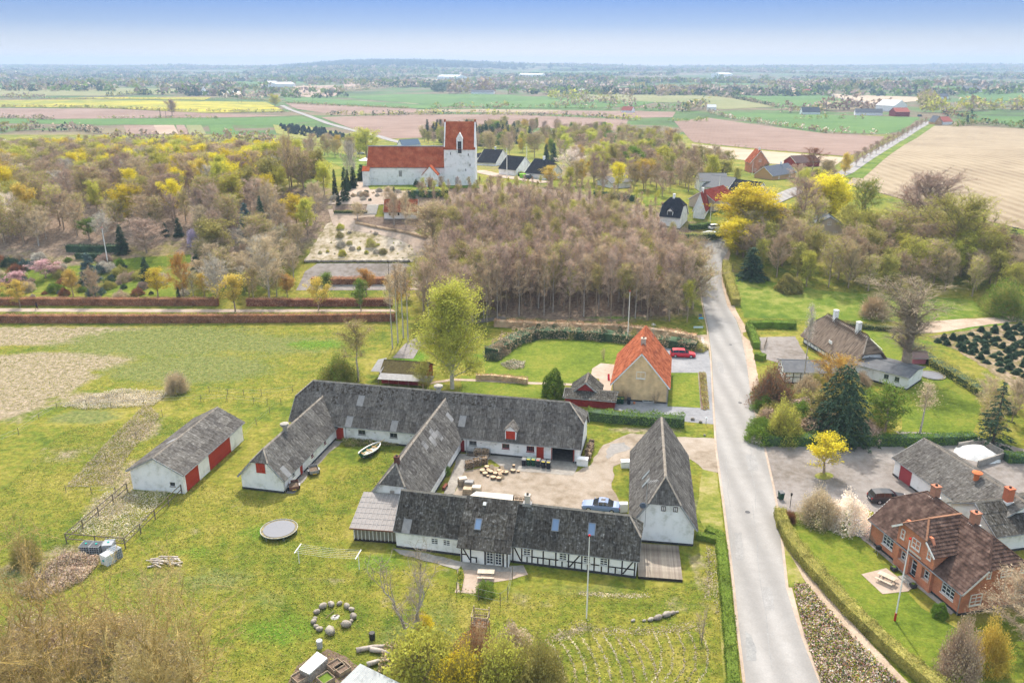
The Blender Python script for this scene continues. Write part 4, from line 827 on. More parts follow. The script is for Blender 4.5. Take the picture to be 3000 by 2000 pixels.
# ---------------------------------------------------------------- yellow brick house
YH = Bld('house', 'yellow brick house with steep orange-red tiled roof beside the dark gravel drive', 'house', (25.25, 119.5), (.2, .98), 14.7, 8.9, 3.1, 8.4, wall=m_ybrick, roof=m_rtile, cover='tile', oh=.15, holes={'0': [(5.0, .02, 1.8, .36)]})
YH.window('0', 3.75, 4.1, 1.45, 1.15, 2, 1, rec=-.05); YH.window('0', 5.0, .02, 1.8, .36, 2, 1)
b = MB(); b.M = YH.fm('0', 8.95, 0); 
YH.chimney(5.2, 4.45, 7.9, 9.3, .8, m=mat('pale_stack', [(0.40,0.33,0.27),(0.5,0.4,0.33)], 3), pot=True); YH.pipe('0', .1); YH.pipe('0', 8.8)
b = MB(); b.box(-.02, 5.0, 4.25, 4.65, 8.36, 8.52)
p = P(1889, 945, 9.2); antenna(YH.root.location.x-1.2, YH.root.location.y+9.0, 8.0, 10.6, 'rooftop antenna behind the chimney of the yellow brick house', 1.5)
# small red shed and low outbuilding left of it
a = P(1696, 1144, 2.0); RS = Bld('shed', 'small red gabled shed with dark mossy roof left of the yellow house', 'shed', P(1753, 1184, 0)[:2], (.2, .98), 4.2, 4.4, 1.9, 3.7, wall=m_redd, roof=m_eter2, cover='sheet', oh=.2, plinth=False, odd=0)
a = P(1662, 1188); LS = Bld('shed', 'low red outbuilding with mossy brown corrugated roof against the long barn end', 'shed', (P(1655,1186).x, P(1655,1186).y), FU, 8.0, 3.6, 1.6, 2.3, wall=m_redd, roof=m_eter2, plinth=False, odd=0)
# red stable with mossy roof and white lean-to behind the long barn
a, c = P(1118, 1122), P(1245, 1130); ST = Bld('stable', 'red stable with mossy brown roof and pale sheet lean-to behind the long barn', 'stable', (a.x, a.y), (c-a)[:2], (c-a).length, 5.5, 1.9, 3.3, wall=m_redd, roof=mat('thick_moss_roof', [(0.05,0.04,0.015),(0.11,0.09,0.03)], 3, bump=.6), cover='slab', plinth=False)
b = MB(); b.poly([(0, -2.0, 1.55), (9.5, -2.0, 1.55), (9.5, -.2, 2.0), (0, -.2, 2.0)], .05); rf = b.build('lean_to_roof', m_pale, ST.root)
for i in range(6): b = MB(); b.cyl(.15+i*1.75, -1.9, 0, 1.5, .05, 6); b.build('post', mat('old_post', (0.2,0.14,0.1)), ST.root)
b = MB(); b.poly([(-.3, 0, 1.95), (.0, -.1, 1.95), (.3, 2.9, 3.35), (-.2, 2.9, 3.35)], .05); b.poly([(-2.2, 1.0, 1.7), (-.35, .6, 1.9), (-.35, 4.6, 3.0), (-2.0, 4.6, 2.6)], .05); b.build('side_roof', m_pale, ST.root)
# ---------------------------------------------------------------- red brick house
RU = Vector((3.22, -13.27)).normalized()
hb = {'A': [(2.0, 1.0, 1.75, 1.35), (5.05, 1.0, 1.15, 1.35), (6.75, .15, 1.15, 2.2), (8.6, 1.0, 1.15, 1.35), (11.1, 1.0, 1.75, 1.35)], '1': []}
RB = Bld('house', 'red brick house with brown pantile roof, front gable and three chimneys, lower right', 'house', (41.45, 79.9), RU, 13.8, 9.2, 3.0, 7.1, wall=m_rbrick, roof=m_btile, cover='tile', hip=(.5, .5), hk=1.0, oh=.3, holes=hb)
for x, z, w, h in hb['A']:
    RB.window('A', x, z, w, h, 3 if w > 1.5 else (2 if h < 2 else 1), 3 if h < 2 else 3, sill=h < 2)
for x in (2.4, 4.1, 6.4): RB.window('1', x, 4.0 if x != 4.1 else 3.9, .5 if x != 4.1 else 1.3, .95, 1 if x != 4.1 else 2, 3, rec=-.05)
for x, z, w, h in ((1.0, 1.0, 1.4, 1.3), (6.4, 1.0, 1.4, 1.3)): RB.window('1', x, z, w, h, 2, 3, rec=-.05)
# front gable (cross wing)
b = MB(); x0, x1, y0 = 4.5, 10.0, -.35; zc = 4.7; b.box(x0, x1, y0, y0+.3, 3.0, zc)
b.add([(x0, y0, zc), (x1, y0, zc), ((x1-.9), y0, zc+1.35), ((x0+.9), y0, zc+1.35), (x0, y0+.3, zc), (x1, y0+.3, zc), (x1-.9, y0+.3, zc+1.35), (x0+.9, y0+.3, zc+1.35)], [(0,1,2,3), (7,6,5,4), (0,3,7,4), (1,5,6,2), (3,2,6,7)])
for xa, xb in ((x0, 5.05), (6.2, 6.75), (7.9, 8.6), (9.75, x1)): b.box(xa, xb, y0, -.005, -.3, 3.0)
for xa, xb, za, zb in ((5.05, 6.2, -.3, 1.0), (5.05, 6.2, 2.35, 3.0), (6.75, 7.9, 2.35, 3.0), (8.6, 9.75, -.3, 1.0), (8.6, 9.75, 2.35, 3.0), (6.75, 7.9, -.3, .15)): b.box(xa, xb, y0, -.005, za, zb)
b.box(x0, x0+.3, y0+.3, 2.5, 3.0, zc); b.box(x1-.3, x1, y0+.3, 2.5, 3.0, zc); b.build('gable_wall', m_rbrick, RB.root)
G1 = type('x', (), {})(); G1.root = RB.root; G1.fm = lambda side, x=0, z=0, out=0: RB.fm('A', x, z, out+.35)
for x, w in ((5.0, .55), (6.7, 1.2), (9.0, .55)): Bld.window(G1, 'A', x, 3.65, w, 1.1, 1 if w < 1 else 2, 2, rec=-.05)
b = MB(); b.M = RB.fm('A', 6.4, 2.95, .37); b.box(0, 1.9, -.02, 0, 0, .22); b.build('name_plaque', mat('pale_plaque', (0.55,0.5,0.44)), RB.root)
# its roof: two planes and a half hip, running back into the main roof
xm = (x0+x1)/2; zr = 7.1; ze = zc-.1; ov = .45
def plane3(pts, name='wing_roof', m=m_btile):
    A, B = Vector(pts[0]), Vector(pts[1]); ex = (B-A).normalized(); d = Vector(pts[2])-A; ey = (d-ex*d.dot(ex)).normalized(); M = Matrix((ex, ey, ex.cross(ey))).transposed().to_4x4(); M.translation = A
    pl = [((Vector(p)-A).dot(ex), (Vector(p)-A).dot(ey)) for p in pts]; b = MB(); b.poly(pts, .1); o = b.build(name, m_underl, RB.root); cover_tiles(o, pl, M, m); return o
sl = (zr-ze)/(xm-x0+ov); hz = ze+(xm-x0+ov)*sl*.45; hx_ = (hz-ze)/sl; yh = y0-.5; ap = (xm, yh+1.5, zr)
plane3([(x0-ov, 4.6, ze), (x0-ov, yh, ze), (x0-ov+hx_, yh, hz), ap, (xm, 4.6, zr)]); plane3([(x1+ov, yh, ze), (x1+ov, 4.6, ze), (xm, 4.6, zr), ap, (x1+ov-hx_, yh, hz)]); plane3([(x0-ov+hx_, yh, hz), (x1+ov-hx_, yh, hz), ap])
b = MB(); b.bar((xm, yh+1.5, zr+.06), (xm, 4.7, zr+.06), .25, .12); b.bar((x0-ov+hx_, yh, hz+.04), (xm, yh+1.5, zr+.05), .2, .1); b.bar((x1+ov-hx_, yh, hz+.04), (xm, yh+1.5, zr+.05), .2, .1)
b.build('ridge_tiles', mat('orange_ridge', [(0.2,0.1,0.06),(0.3,0.16,0.1)], 3), RB.roof)
b = MB(); b.bar((x0-ov, yh-.03, ze-.1), (x0-ov+hx_, yh-.03, hz-.1), .06, .2); b.bar((x1+ov, yh-.03, ze-.1), (x1+ov-hx_, yh-.03, hz-.1), .06, .2); b.build('barge_board', m_frame, RB.roof)
for x in (3.2, 8.9): RB.chimney(x, 4.8, 6.4, 8.3, .75, flash=True)
RB.pipe('A', .1); RB.pipe('A', 13.7)
# outbuilding with red garage door
OU = Vector((.21, -.978)).normalized()
OB = Bld('outbuilding', 'long grey corrugated outbuilding with red garage door and orange roof cowl, behind the brick house', 'outbuilding', (51.3, 95.6), OU, 16.8, 8.2, 2.7, 4.9, holes={'A': [(1.1, 0, 2.3, 2.2)], '0': []}, roof=m_eter, odd=.0)
OB.door('A', 1.1, 2.3, 2.2, m=mat('rose_red_door', (0.36,0.06,0.07), rough=.6))
b = MB(); b.cyl(10.2, 3.2, 4.1, 5.3, .32, 12); b.cyl(10.2, 3.2, 5.3, 5.4, .6, 14, .62); b.cyl(10.2, 3.2, 5.4, 5.55, .6, 14, .2); b.build('orange_cowl', mat('orange_clay', (0.50,0.15,0.06)), OB.roof)
p = P(2832, 1500, 4.0); CB = Bld('outbuilding', 'dark mossy corrugated link building with a red brick chimney, right of the brick house', 'outbuilding', (54.2, 77.2), (.978, .21), 16, 7.0, 2.6, 4.6, roof=m_eter2, odd=0)
CB.chimney(3.9, 3.2, 3.9, 6.2, .8, m=mat('fresh_red_brick', [(0.45,0.13,0.07),(0.52,0.17,0.09)], 5), flash=True)
# ---------------------------------------------------------------- thatched house
THH = Bld('house', 'thatched half-timbered house with two white chimneys beyond the grey courtyard', 'house', (57.9, 149.6), (.17, -.985), 17.0, 6.6, 2.2, 6.2, roof=m_thatch, cover='thatch', hip=(.55, .6), hk=.9, oh=.5, ovs=.6, holes={'A': [(2.2, 1.0, .7, .7), (5.0, 1.0, .7, .7), (8.0, 1.0, .7, .7), (11.2, 1, .7, .7)]})
for x in (2.2, 5.0, 8.0, 11.2): THH.window('A', x, 1.0, .7, .7, 2, 2)
tbar(THH, 'A', [((x, .25), (x, 2.2)) for x in [0.1+i*1.3 for i in range(14) if i not in ()]]+[((x+.08, 1.0-.06), (x+1.22, 1.0-.06)) for x in [0.1+i*1.3 for i in range(13)]], w=.13)
for x in (4.6, 12.2): THH.chimney(x, 3.3, 5.6, 8.1, .75, m=m_white, pot=False)
b = MB()
for i in range(26): x = 1.9+i*.52; b.bar((x, 3.3-.75, 5.75), (x+.05, 3.3, 6.68), .1); b.bar((x+.05, 3.3, 6.68), (x, 3.3+.75, 5.75), .1)
b.build('ridge_timbers', mat('ridge_oak', (0.12,0.085,0.065)), THH.roof)
b = MB(); b.M = THH.fm('A', 8.1, 2.9); b.box(0, 1.1, .3, .4, 0, .55); b.build('eyebrow_window', m_frame, THH.root)
# flat dark roof extension and half-timbered garage
a = P(2654, 1140); a = P(2050+1495/2.4758, 550+1460/2.4758)
FE = Bld('house', 'white extension with nearly flat dark grey roof in front of the thatched house', 'house', (60.6, 131.8), (.7, -.72), 9.2, 6.6, 2.5, 3.0, roof=mat('felt_roof', [(0.10,0.105,0.115),(0.15,0.155,0.165)], .8), cover='slab', holes={'A': [(5.2, 1.1, .8, .8), (7.0, 1.1, .8, .8)]})
for x in (5.2, 7.0): FE.window('A', x, 1.1, .8, .8, 2, 2, fr=mat('green_frame', (0.2,0.25,0.15)))
GA = Bld('garage', 'half-timbered white garage with dark shallow roof beside the grey courtyard', 'garage', (47.3, 128.4), (.97, -.1), 11.5, 5.8, 2.4, 3.3, roof=mat('felt_roof', (0,0,0)), cover='slab', holes={})
tbar(GA, 'A', [((x, .25), (x, 2.4)) for x in [.1+i*1.25 for i in range(10)]]+[((.1, 1.2), (11.4, 1.2))], w=.12); tbar(GA, '0', [((x, .25), (x, 2.4)) for x in (.1, 1.5, 2.9, 4.3, 5.7)]+[((.1, 1.2), (5.7, 1.2)), ((.2, .3), (1.4, 2.3)), ((5.6, .3), (4.4, 2.3))], w=.12)
p = G(2690, 1066); PH = Bld('playhouse', 'small pink wooden playhouse with dark roof on the lawn', 'playhouse', (p.x-1.1, p.y), (1, -.05), 2.4, 1.9, 1.5, 2.2, wall=mat('pink_paint', (0.48,0.16,0.22)), roof=mat('dark_felt', (0.14,0.10,0.10)), cover='slab', plinth=False)
b = MB(); b.box(-.9, 0, .2, 1.8, 0, .12); b.build('porch', m_frame, PH.root)
# ---------------------------------------------------------------- church
CX, CY, CZ = -44.9, 250.5, 17.0
NV = Bld('church', 'white village church with red tiled nave and stepped tower on the hill', 'church', (CX, CY), (1, -.015), 25.4, 9.4, 5.6, 11.4, z=CZ, roof=m_rtile2, cover='tile', oh=.1, ovs=.15, holes={'A': [(10.2, 2.6, 1.15, 1.9)]}, plinth=False)
NV.root.scale = (.955, 1, 1); NV.window('A', 10.2, 2.6, 1.15, 1.9, 3, 5, sill=False, bar=.07)
def church_part(name, x0, x1, y0, y1, ze, zr, axis, step=False, ridge_m=None, cov=m_rtile2):
    b = MB(); b.box(x0, x1, y0, y1, -1.5, ze); xm, ym = (x0+x1)/2, (y0+y1)/2
    if axis == 'y': tri = [((x0, y), (x1, y), (xm, y)) for y in (y0, y1)]
    t = .35
    if axis == 'y':
        for (ya, yb) in ((y0, y0+t), (y1-t, y1)):
            b.add([(x0, ya, ze), (x1, ya, ze), (xm, ya, zr), (x0, yb, ze), (x1, yb, ze), (xm, yb, zr)], [(0,1,2), (5,4,3), (0,2,5,3), (1,4,5,2)])
    else:
        for (xa, xb) in ((x0, x0+t), (x1-t, x1)):
            b.add([(xa, y0, ze), (xa, y1, ze), (xa, ym, zr+.35), (xb, y0, ze), (xb, y1, ze), (xb, ym, zr+.35)], [(0,2,1), (3,4,5), (0,3,5,2), (1,2,5,4)])
    o = b.build(name, m_white, NV.root); r = []
    if axis == 'y': r = [[(x0-.15, y1, ze-.05), (x0-.15, y0-.1, ze-.05), (xm, y0-.1, zr+.1), (xm, y1, zr+.1)], [(x1+.15, y0-.1, ze-.05), (x1+.15, y1, ze-.05), (xm, y1, zr+.1), (xm, y0-.1, zr+.1)]]
    else: r = [[(x0+t, y0-.15, ze-.05), (x1-t, y0-.15, ze-.05), (x1-t, ym, zr), (x0+t, ym, zr)], [(x1-t, y1+.15, ze-.05), (x0+t, y1+.15, ze-.05), (x0+t, ym, zr), (x1-t, ym, zr)]]
    for pts in r:
        A, B = Vector(pts[0]), Vector(pts[1]); ex = (B-A).normalized(); d = Vector(pts[2])-A; ey = (d-ex*d.dot(ex)).normalized(); M = Matrix((ex, ey, ex.cross(ey))).transposed().to_4x4(); M.translation = A
        pl = [((Vector(p)-A).dot(ex), (Vector(p)-A).dot(ey)) for p in pts]; b = MB(); b.poly(pts, .1); s_ = b.build('roof', cov, o); cover_tiles(NV.root, pl, M, cov, name='tower_tiles' if axis != 'y' else 'porch_tiles')
    return o
tw = church_part('tower', 25.2, 35.2, -.9, 8.9, 11.0, 18.9, 'x')
pc = church_part('porch', 18.3, 23.4, -4.3, 0, 3.6, 6.3, 'y')
b = MB(); b.box(-1.2, 1.0, -2.0, 0.5, -2, 4.6); b.box(-1.2, 0, .5, 9, -2, 3.6); b.build('buttress', m_white, NV.root); b = MB(); b.poly([(-1.35, -2.1, 4.6), (1.1, -2.1, 4.6), (1.1, .1, 5.9), (-1.35, .1, 5.9)], .15); b.build('buttress_roof', m_rtile2, NV.root)
b = MB(); b.box(20.2, 21.5, -4.42, -4.30, -.2, 2.3); b.build('door', mat('dark_oak', (0.04,0.03,0.03)), NV.root)
for x in (19.2, 22.2): b = MB(); b.box(x, x+.4, -4.4, -4.305, .7, 1.1); b.build('wall_stone', mat('grey_stone', (0.2,0.2,0.2)), NV.root)
# bell opening with small gabled dormer in the tower roof
b = MB(); b.box(29.3, 29.7, -1.15, .2, 11.0, 14.2); b.box(30.9, 31.3, -1.15, .2, 11, 14.2); b.box(29.7, 30.9, -1.15, .2, 13.4, 14.2); b.add([(29.2, -1.2, 14.2), (31.4, -1.2, 14.2), (30.3, -1.2, 16.0), (29.2, 3.5, 14.2), (31.4, 3.5, 14.2), (30.3, 3.5, 16.0)], [(0,1,2), (0,2,5,3), (1,4,5,2), (3,5,4), (0,3,4,1)])
bd = b.build('bell_dormer', m_white, tw); b = MB(); b.box(29.72, 30.88, -1.05, -.95, 9.9, 13.38); b.build('bell_opening', mat('dark_louvre', (0.03,0.03,0.035)), tw)
b = MB()
for k in range(6): z = 10.2+k*.5; b.box(29.8, 30.8, -1.14, -1.07, z, z+.12)
b.build('louvre', mat('grey_louvre', (0.16,0.16,0.17)), tw)
b = MB(); b.box(28.6, 29.4, -.98, -.905, .6, 2.6); b.build('blind_door', mat('grey_plaster', (0.45,0.45,0.46)), tw)
for x, z in ((33.4, 6.0), (32.0, 4.5), (27.2, 9.4), (32.9, 9.1)): b = MB(); b.box(x, x+.25, -.96, -.905, z, z+.7); b.build('slit_window', m_plinth, tw)
for y in (-1.1, 4.0, 9.1):
    for x in (25.05, 34.8): b = MB(); b.box(x, x+.5, y-.25, y+.25, 11.0 if y != 4.0 else 18.6, 11.7 if y != 4.0 else 19.6); b.build('pinnacle', m_rtile2, tw)
b = MB(); b.box(-.4, 25.4, 4.5, 4.9, 11.35, 11.6); b.build('lead_ridge', mat('lead', (0.25,0.28,0.34)), NV.root)
# chapel (small white building below)
p = P(1126, 644, 0); a = G(1126, 644); c = G(1222, 645)
CH = Bld('chapel', 'small white churchyard building with red tiled roof below the church', 'chapel', (a.x, a.y), (1, 0), (c.x-a.x), 5.2, 2.5, 5.2, z=a.z, roof=m_rtile, cover='tile', oh=.15, holes={'A': [(1.3+i*2.45, 1.2, .5, .75) for i in range(4)]})
for i in range(4): CH.window('A', 1.3+i*2.45, 1.2, .5, .75, 1, 1, fr=m_timber, sill=False)
# ---------------------------------------------------------------- village houses further back: (label, kind of roof, wall, left base px, right base px, depth, eave, ridge, ridge along the front?, hip)
def vhouse(label, pa, pb, dep, ev, rg, front, roof, wall=None, hip=(0, 0), cat='house', chim=None, cover='tile', wins=2, name='house'):
    a, c = G(*pa), G(*pb); d = c-a; L = math.hypot(d.x, d.y); z = min(a.z, c.z)-.1
    if front: O, u, Lh, W = (a.x, a.y), (d.x, d.y), L, dep
    else: O, u, Lh, W = (c.x, c.y), (-d.y, d.x), dep, L
    sc_ = 'slab' if a.y > 420 else cover
    B = Bld(name, label, cat, O, u, Lh, W, ev, rg, z=z, wall=wall or m_white, roof=roof, cover=sc_, hip=hip, oh=.2, plinth=a.y < 420)
    sd, ln = ('A', Lh) if front else ('0', W)
    for i in range(wins): B.window(sd, ln*(i+.6)/(wins+.2)-.5, 1.0, 1.0, 1.1, 2, 2, rec=-.05)
    if not front and rg-ev > 2.5: B.window(sd, ln/2-.5, ev+.4, 1.0, 1.0, 2, 2, rec=-.05)
    if chim is not None: B.chimney(Lh*chim, W/2, rg-.4, rg+1.1, .6, pot=False, m=chimm.get(label[:3], m_white))
    return B
chimm = {}
WV = vhouse('white villa with blue-black hipped roof and small dormer at the road junction', (1932,656), (1990,671), 7.0, 3.6, 8.0, True, m_ntile, hip=(.45, .45), chim=.45)
dormer(WV, 'A', 2.0, 1.6, 3.6, 1.2, m_glass, roofm=m_ntile)
vhouse('white house with dark red tiled roof right of the white villa', (2030,638), (2062,644), 9, 3.2, 7.4, False, m_dtile, chim=.5)
vhouse('white gabled house with dark roof right of the church tower', (1452,487), (1493,481), 7.5, 2.7, 6.6, False, m_ntile, chim=.4)
vhouse('white gabled house with dark roof beside the green bin, right of the flagpoles', (1512,516), (1562,511), 7.5, 2.7, 6.4, False, m_ntile)
vhouse('white house with dark hipped roof behind the orange budding tree', (1594,528), (1646,523), 7.5, 2.8, 6.6, False, m_ntile, chim=.5, hip=(.4, 0))
vhouse('low white annexe beside the church tower', (1398,470), (1430,468), 5, 2.2, 3.6, True, m_ntile)
vhouse('distant blue-roofed house above the nave ridge', (1178,436), (1232,434), 6, 2.6, 5.6, True, mat('slate_blue', (0.12,0.17,0.24)))
vhouse('long pale grey-roofed white house in the village', (2048,560), (2130,566), 8, 4.2, 6.2, True, mat('pale_grey_roof', (0.30,0.31,0.33), tint=True), cover='slab', wins=4)
vhouse('white gabled end of the pale grey-roofed house', (2128,574), (2172,568), 9, 3.0, 6.0, False, mat('pale_grey_roof', (0,0,0)), cover='slab')
vhouse('red brick gabled house with red roof at the village edge', (2196,506), (2250,508), 9, 4.6, 9.6, False, m_rtile, wall=m_rbrick, chim=.3)
vhouse('long grey-roofed house behind the bushes in the village', (2262,528), (2330,522), 8, 2.7, 5.8, True, mat('slate_grey', (0.14,0.16,0.2)), chim=.7, wall=mat('ochre_wall', (0.5,0.3,0.15)))
vhouse('white gable with black tiled roof behind the yellow maple', (2205,596), (2252,592), 10, 3.0, 6.6, False, m_ntile)
vhouse('beige house with dark red roof behind the white villa row', (2090,622), (2150,600), 8, 3.4, 6.0, True, m_dtile, wall=mat('beige_wall', (0.55,0.45,0.36)))
vhouse('brown barn roof at the village edge', (2330,490), (2400,488), 9, 2.5, 5.0, True, mat('brown_roof', (0.14,0.09,0.085)), wall=m_redd, wins=0)
vhouse('grey low bungalow with pale sheet roof left among bushes', (1790,552), (1850,550), 7, 2.4, 4.0, True, mat('pale_grey_roof', (0,0,0)), cover='slab')
vhouse('large white hall half hidden behind the tall trees', (2380,690), (2470,700), 10, 3.4, 6.0, False, mat('slate_grey', (0,0,0)), cover='slab', wall=mat('beige_wall', (0,0,0)))
vhouse('small black shed at the edge of the yellow wood', (898,523), (942,524), 4, 2.2, 2.6, True, m_plinth, wall=m_timber, cat='shed', cover='slab', wins=0, name='shed')
m_wr = mat('white_roof', (0.6,0.6,0.6)); m_dkr = mat('dark_far_roof', (0.09,0.10,0.12)); m_rdr = mat('red_far_roof', (0.3,0.08,0.06))
FARH = [('orange-fronted house at the end of the avenue', (2738,366),(2758,366),12,3,8,False,m_dkr), ('red farmhouse right of the avenue end', (2762,366),(2790,365),12,3,7,True,m_rdr), ('white farm wing with dark roof left of the red barn', (2505,338),(2585,339),10,3.4,7,True,m_dkr),
 ('red barn near the avenue end', (2622,342),(2664,342),16,5,9,True,m_rdr), ('pale gabled barn behind the red barn', (2618,328),(2656,326),25,7,13,False,m_wr), ('long dark-roofed cottage in the green fields', (2350,336),(2402,336),10,3,8,True,m_dkr),
 ('white cottage beside the hedge line', (2072,324),(2098,324),9,4,7,True,m_wr), ('white farmhouse in the middle distance', (1948,276),(1996,276),20,5,13,False,m_dkr), ('red-roofed farm in the far green fields', (2350,276),(2374,276),16,5,10,True,m_rdr),
 ('low white farm by the plantation', (1380,276),(1445,276),16,4,8,True,m_dkr), ('grey farm shed in the left middle distance', (770,254),(800,254),40,6,14,True,m_wr), ('long white factory shed in the left middle distance', (810,256),(866,254),40,8,12,True,m_wr), ('white farmhouse by the tent', (672,282),(708,281),16,5,9,True,m_wr),
 ('long greenhouse on the far plain', (1520,229),(1588,229),60,12,16,True,m_wr), ('white sheds on the far plain', (1280,232),(1340,232),50,9,16,True,m_wr), ('dark long shed far right', (2820,270),(2880,270),40,6,12,True,m_dkr), ('white house far right beside blossom tree', (2752,292),(2778,292),14,5,10,True,m_dkr), ('pale factory under the skyline', (2110,228),(2146,228),60,14,20,True,m_wr),
 ('red-roofed bungalow row behind the brown field', (1820,330),(1850,331),9,3,7,True,m_rdr), ('white house behind the ploughed field left', (1700,274),(1722,274),12,5,9,True,m_wr)]
for lb, pa, pb, dep, ev, rg, fr, rm in FARH: vhouse(lb, pa, pb, dep, ev, rg, fr, rm, wins=0, wall={'orange-fronted house at the end of the avenue': mat('ochre_wall', (0,0,0)), 'red barn near the avenue end': m_redd}.get(lb))
a = G(598, 276); b = MB(); b.cyl(0, 0, 0, 3, 12, 12, 11); b.cyl(0, 0, 3, 6, 11, 12, 5); b.cyl(0, 0, 6, 14, 5, 12, .3); o = b.build('tent', m_wr, None, loc=a); tag(o, 'white pointed marquee tent in the far fields', 'tent')
# ---------------------------------------------------------------- vegetation
def leafm(name, c, tr=0.35, rd=0.14, rough=.75): return mat(name, c, rough=rough, trans=tr, rand=rd, spec=.15)
def vm(c, k=0.45): return [tuple(x*(1-k) for x in c), c, tuple(min(1, x*(1+k*.8)) for x in c)]
LM = {n: mat('foliage_'+n, vm(c), scale=0.55, rough=.8, trans=tr, rand=.16, spec=.1, coord='Object', lo=.3, hi=.7) for n, (c, tr) in {
 'mauve': ((.51,.375,.295), .0), 'umber': ((.31,.245,.17), 0), 'lichen': ((.48,.36,.17), .1), 'brown': ((.50,.37,.25), .0), 'grey': ((.54,.49,.42), .0), 'ochre': ((.58,.42,.09), .35), 'yellow': ((.70,.57,.04), .35), 'lime': ((.50,.48,.09), .4), 'olive': ((.38,.34,.10), .3),
 'green': ((.17,.25,.035), .3), 'dark': ((.06,.10,.055), .1), 'blue': ((.09,.135,.125), .05), 'white': ((.90,.78,.68), .35), 'straw': ((.62,.53,.39), .3), 'beech': ((.50,.29,.19), .15), 'pink': ((.62,.40,.42), .3), 'orange': ((.52,.29,.07), .3), 'rust': ((.30,.13,.07), .15), 'lilac': ((.55,.48,.62), .3), 'tan': ((.55,.44,.30), .2)}.items()}
BK = {n: mat('bark_'+n, vm(c, .3), scale=2.5, rough=.95, bump=.3) for n, c in {'brown': (.34,.265,.195), 'grey': (.40,.36,.31), 'pale': (.46,.43,.38), 'lichen': (.40,.29,.09), 'dark': (.07,.055,.045)}.items()}
def rv(q): 
    while True:
        v = Vector((q.uniform(-1, 1), q.uniform(-1, 1), q.uniform(-1, 1)))
        if 0.05 < v.length < 1: return v.normalized()
class Geo: pass
def slivers(P0, D, ln, wd, rs):
    n = len(P0); R_ = rs.normal(size=(n, 3)); S = np.cross(D, R_); S /= np.linalg.norm(S, axis=1)[:, None]+1e-9
    V = np.empty((n*3, 3)); V[0::3] = P0-S*wd[:, None]/2; V[1::3] = P0+S*wd[:, None]/2; V[2::3] = P0+D*ln[:, None]; return V
def leafs(Pc, sz, rs, flat=0.0):
    n = len(Pc); A = rs.normal(size=(n, 3)); A /= np.linalg.norm(A, axis=1)[:, None]; B = np.cross(A, rs.normal(size=(n, 3))); B /= np.linalg.norm(B, axis=1)[:, None]
    s = sz*rs.uniform(.6, 1.3, n)[:, None]; V = np.empty((n*3, 3)); V[0::3] = Pc-A*s*.5-B*s*.4; V[1::3] = Pc+A*s*.6; V[2::3] = Pc-A*s*.3+B*s*.7; return V
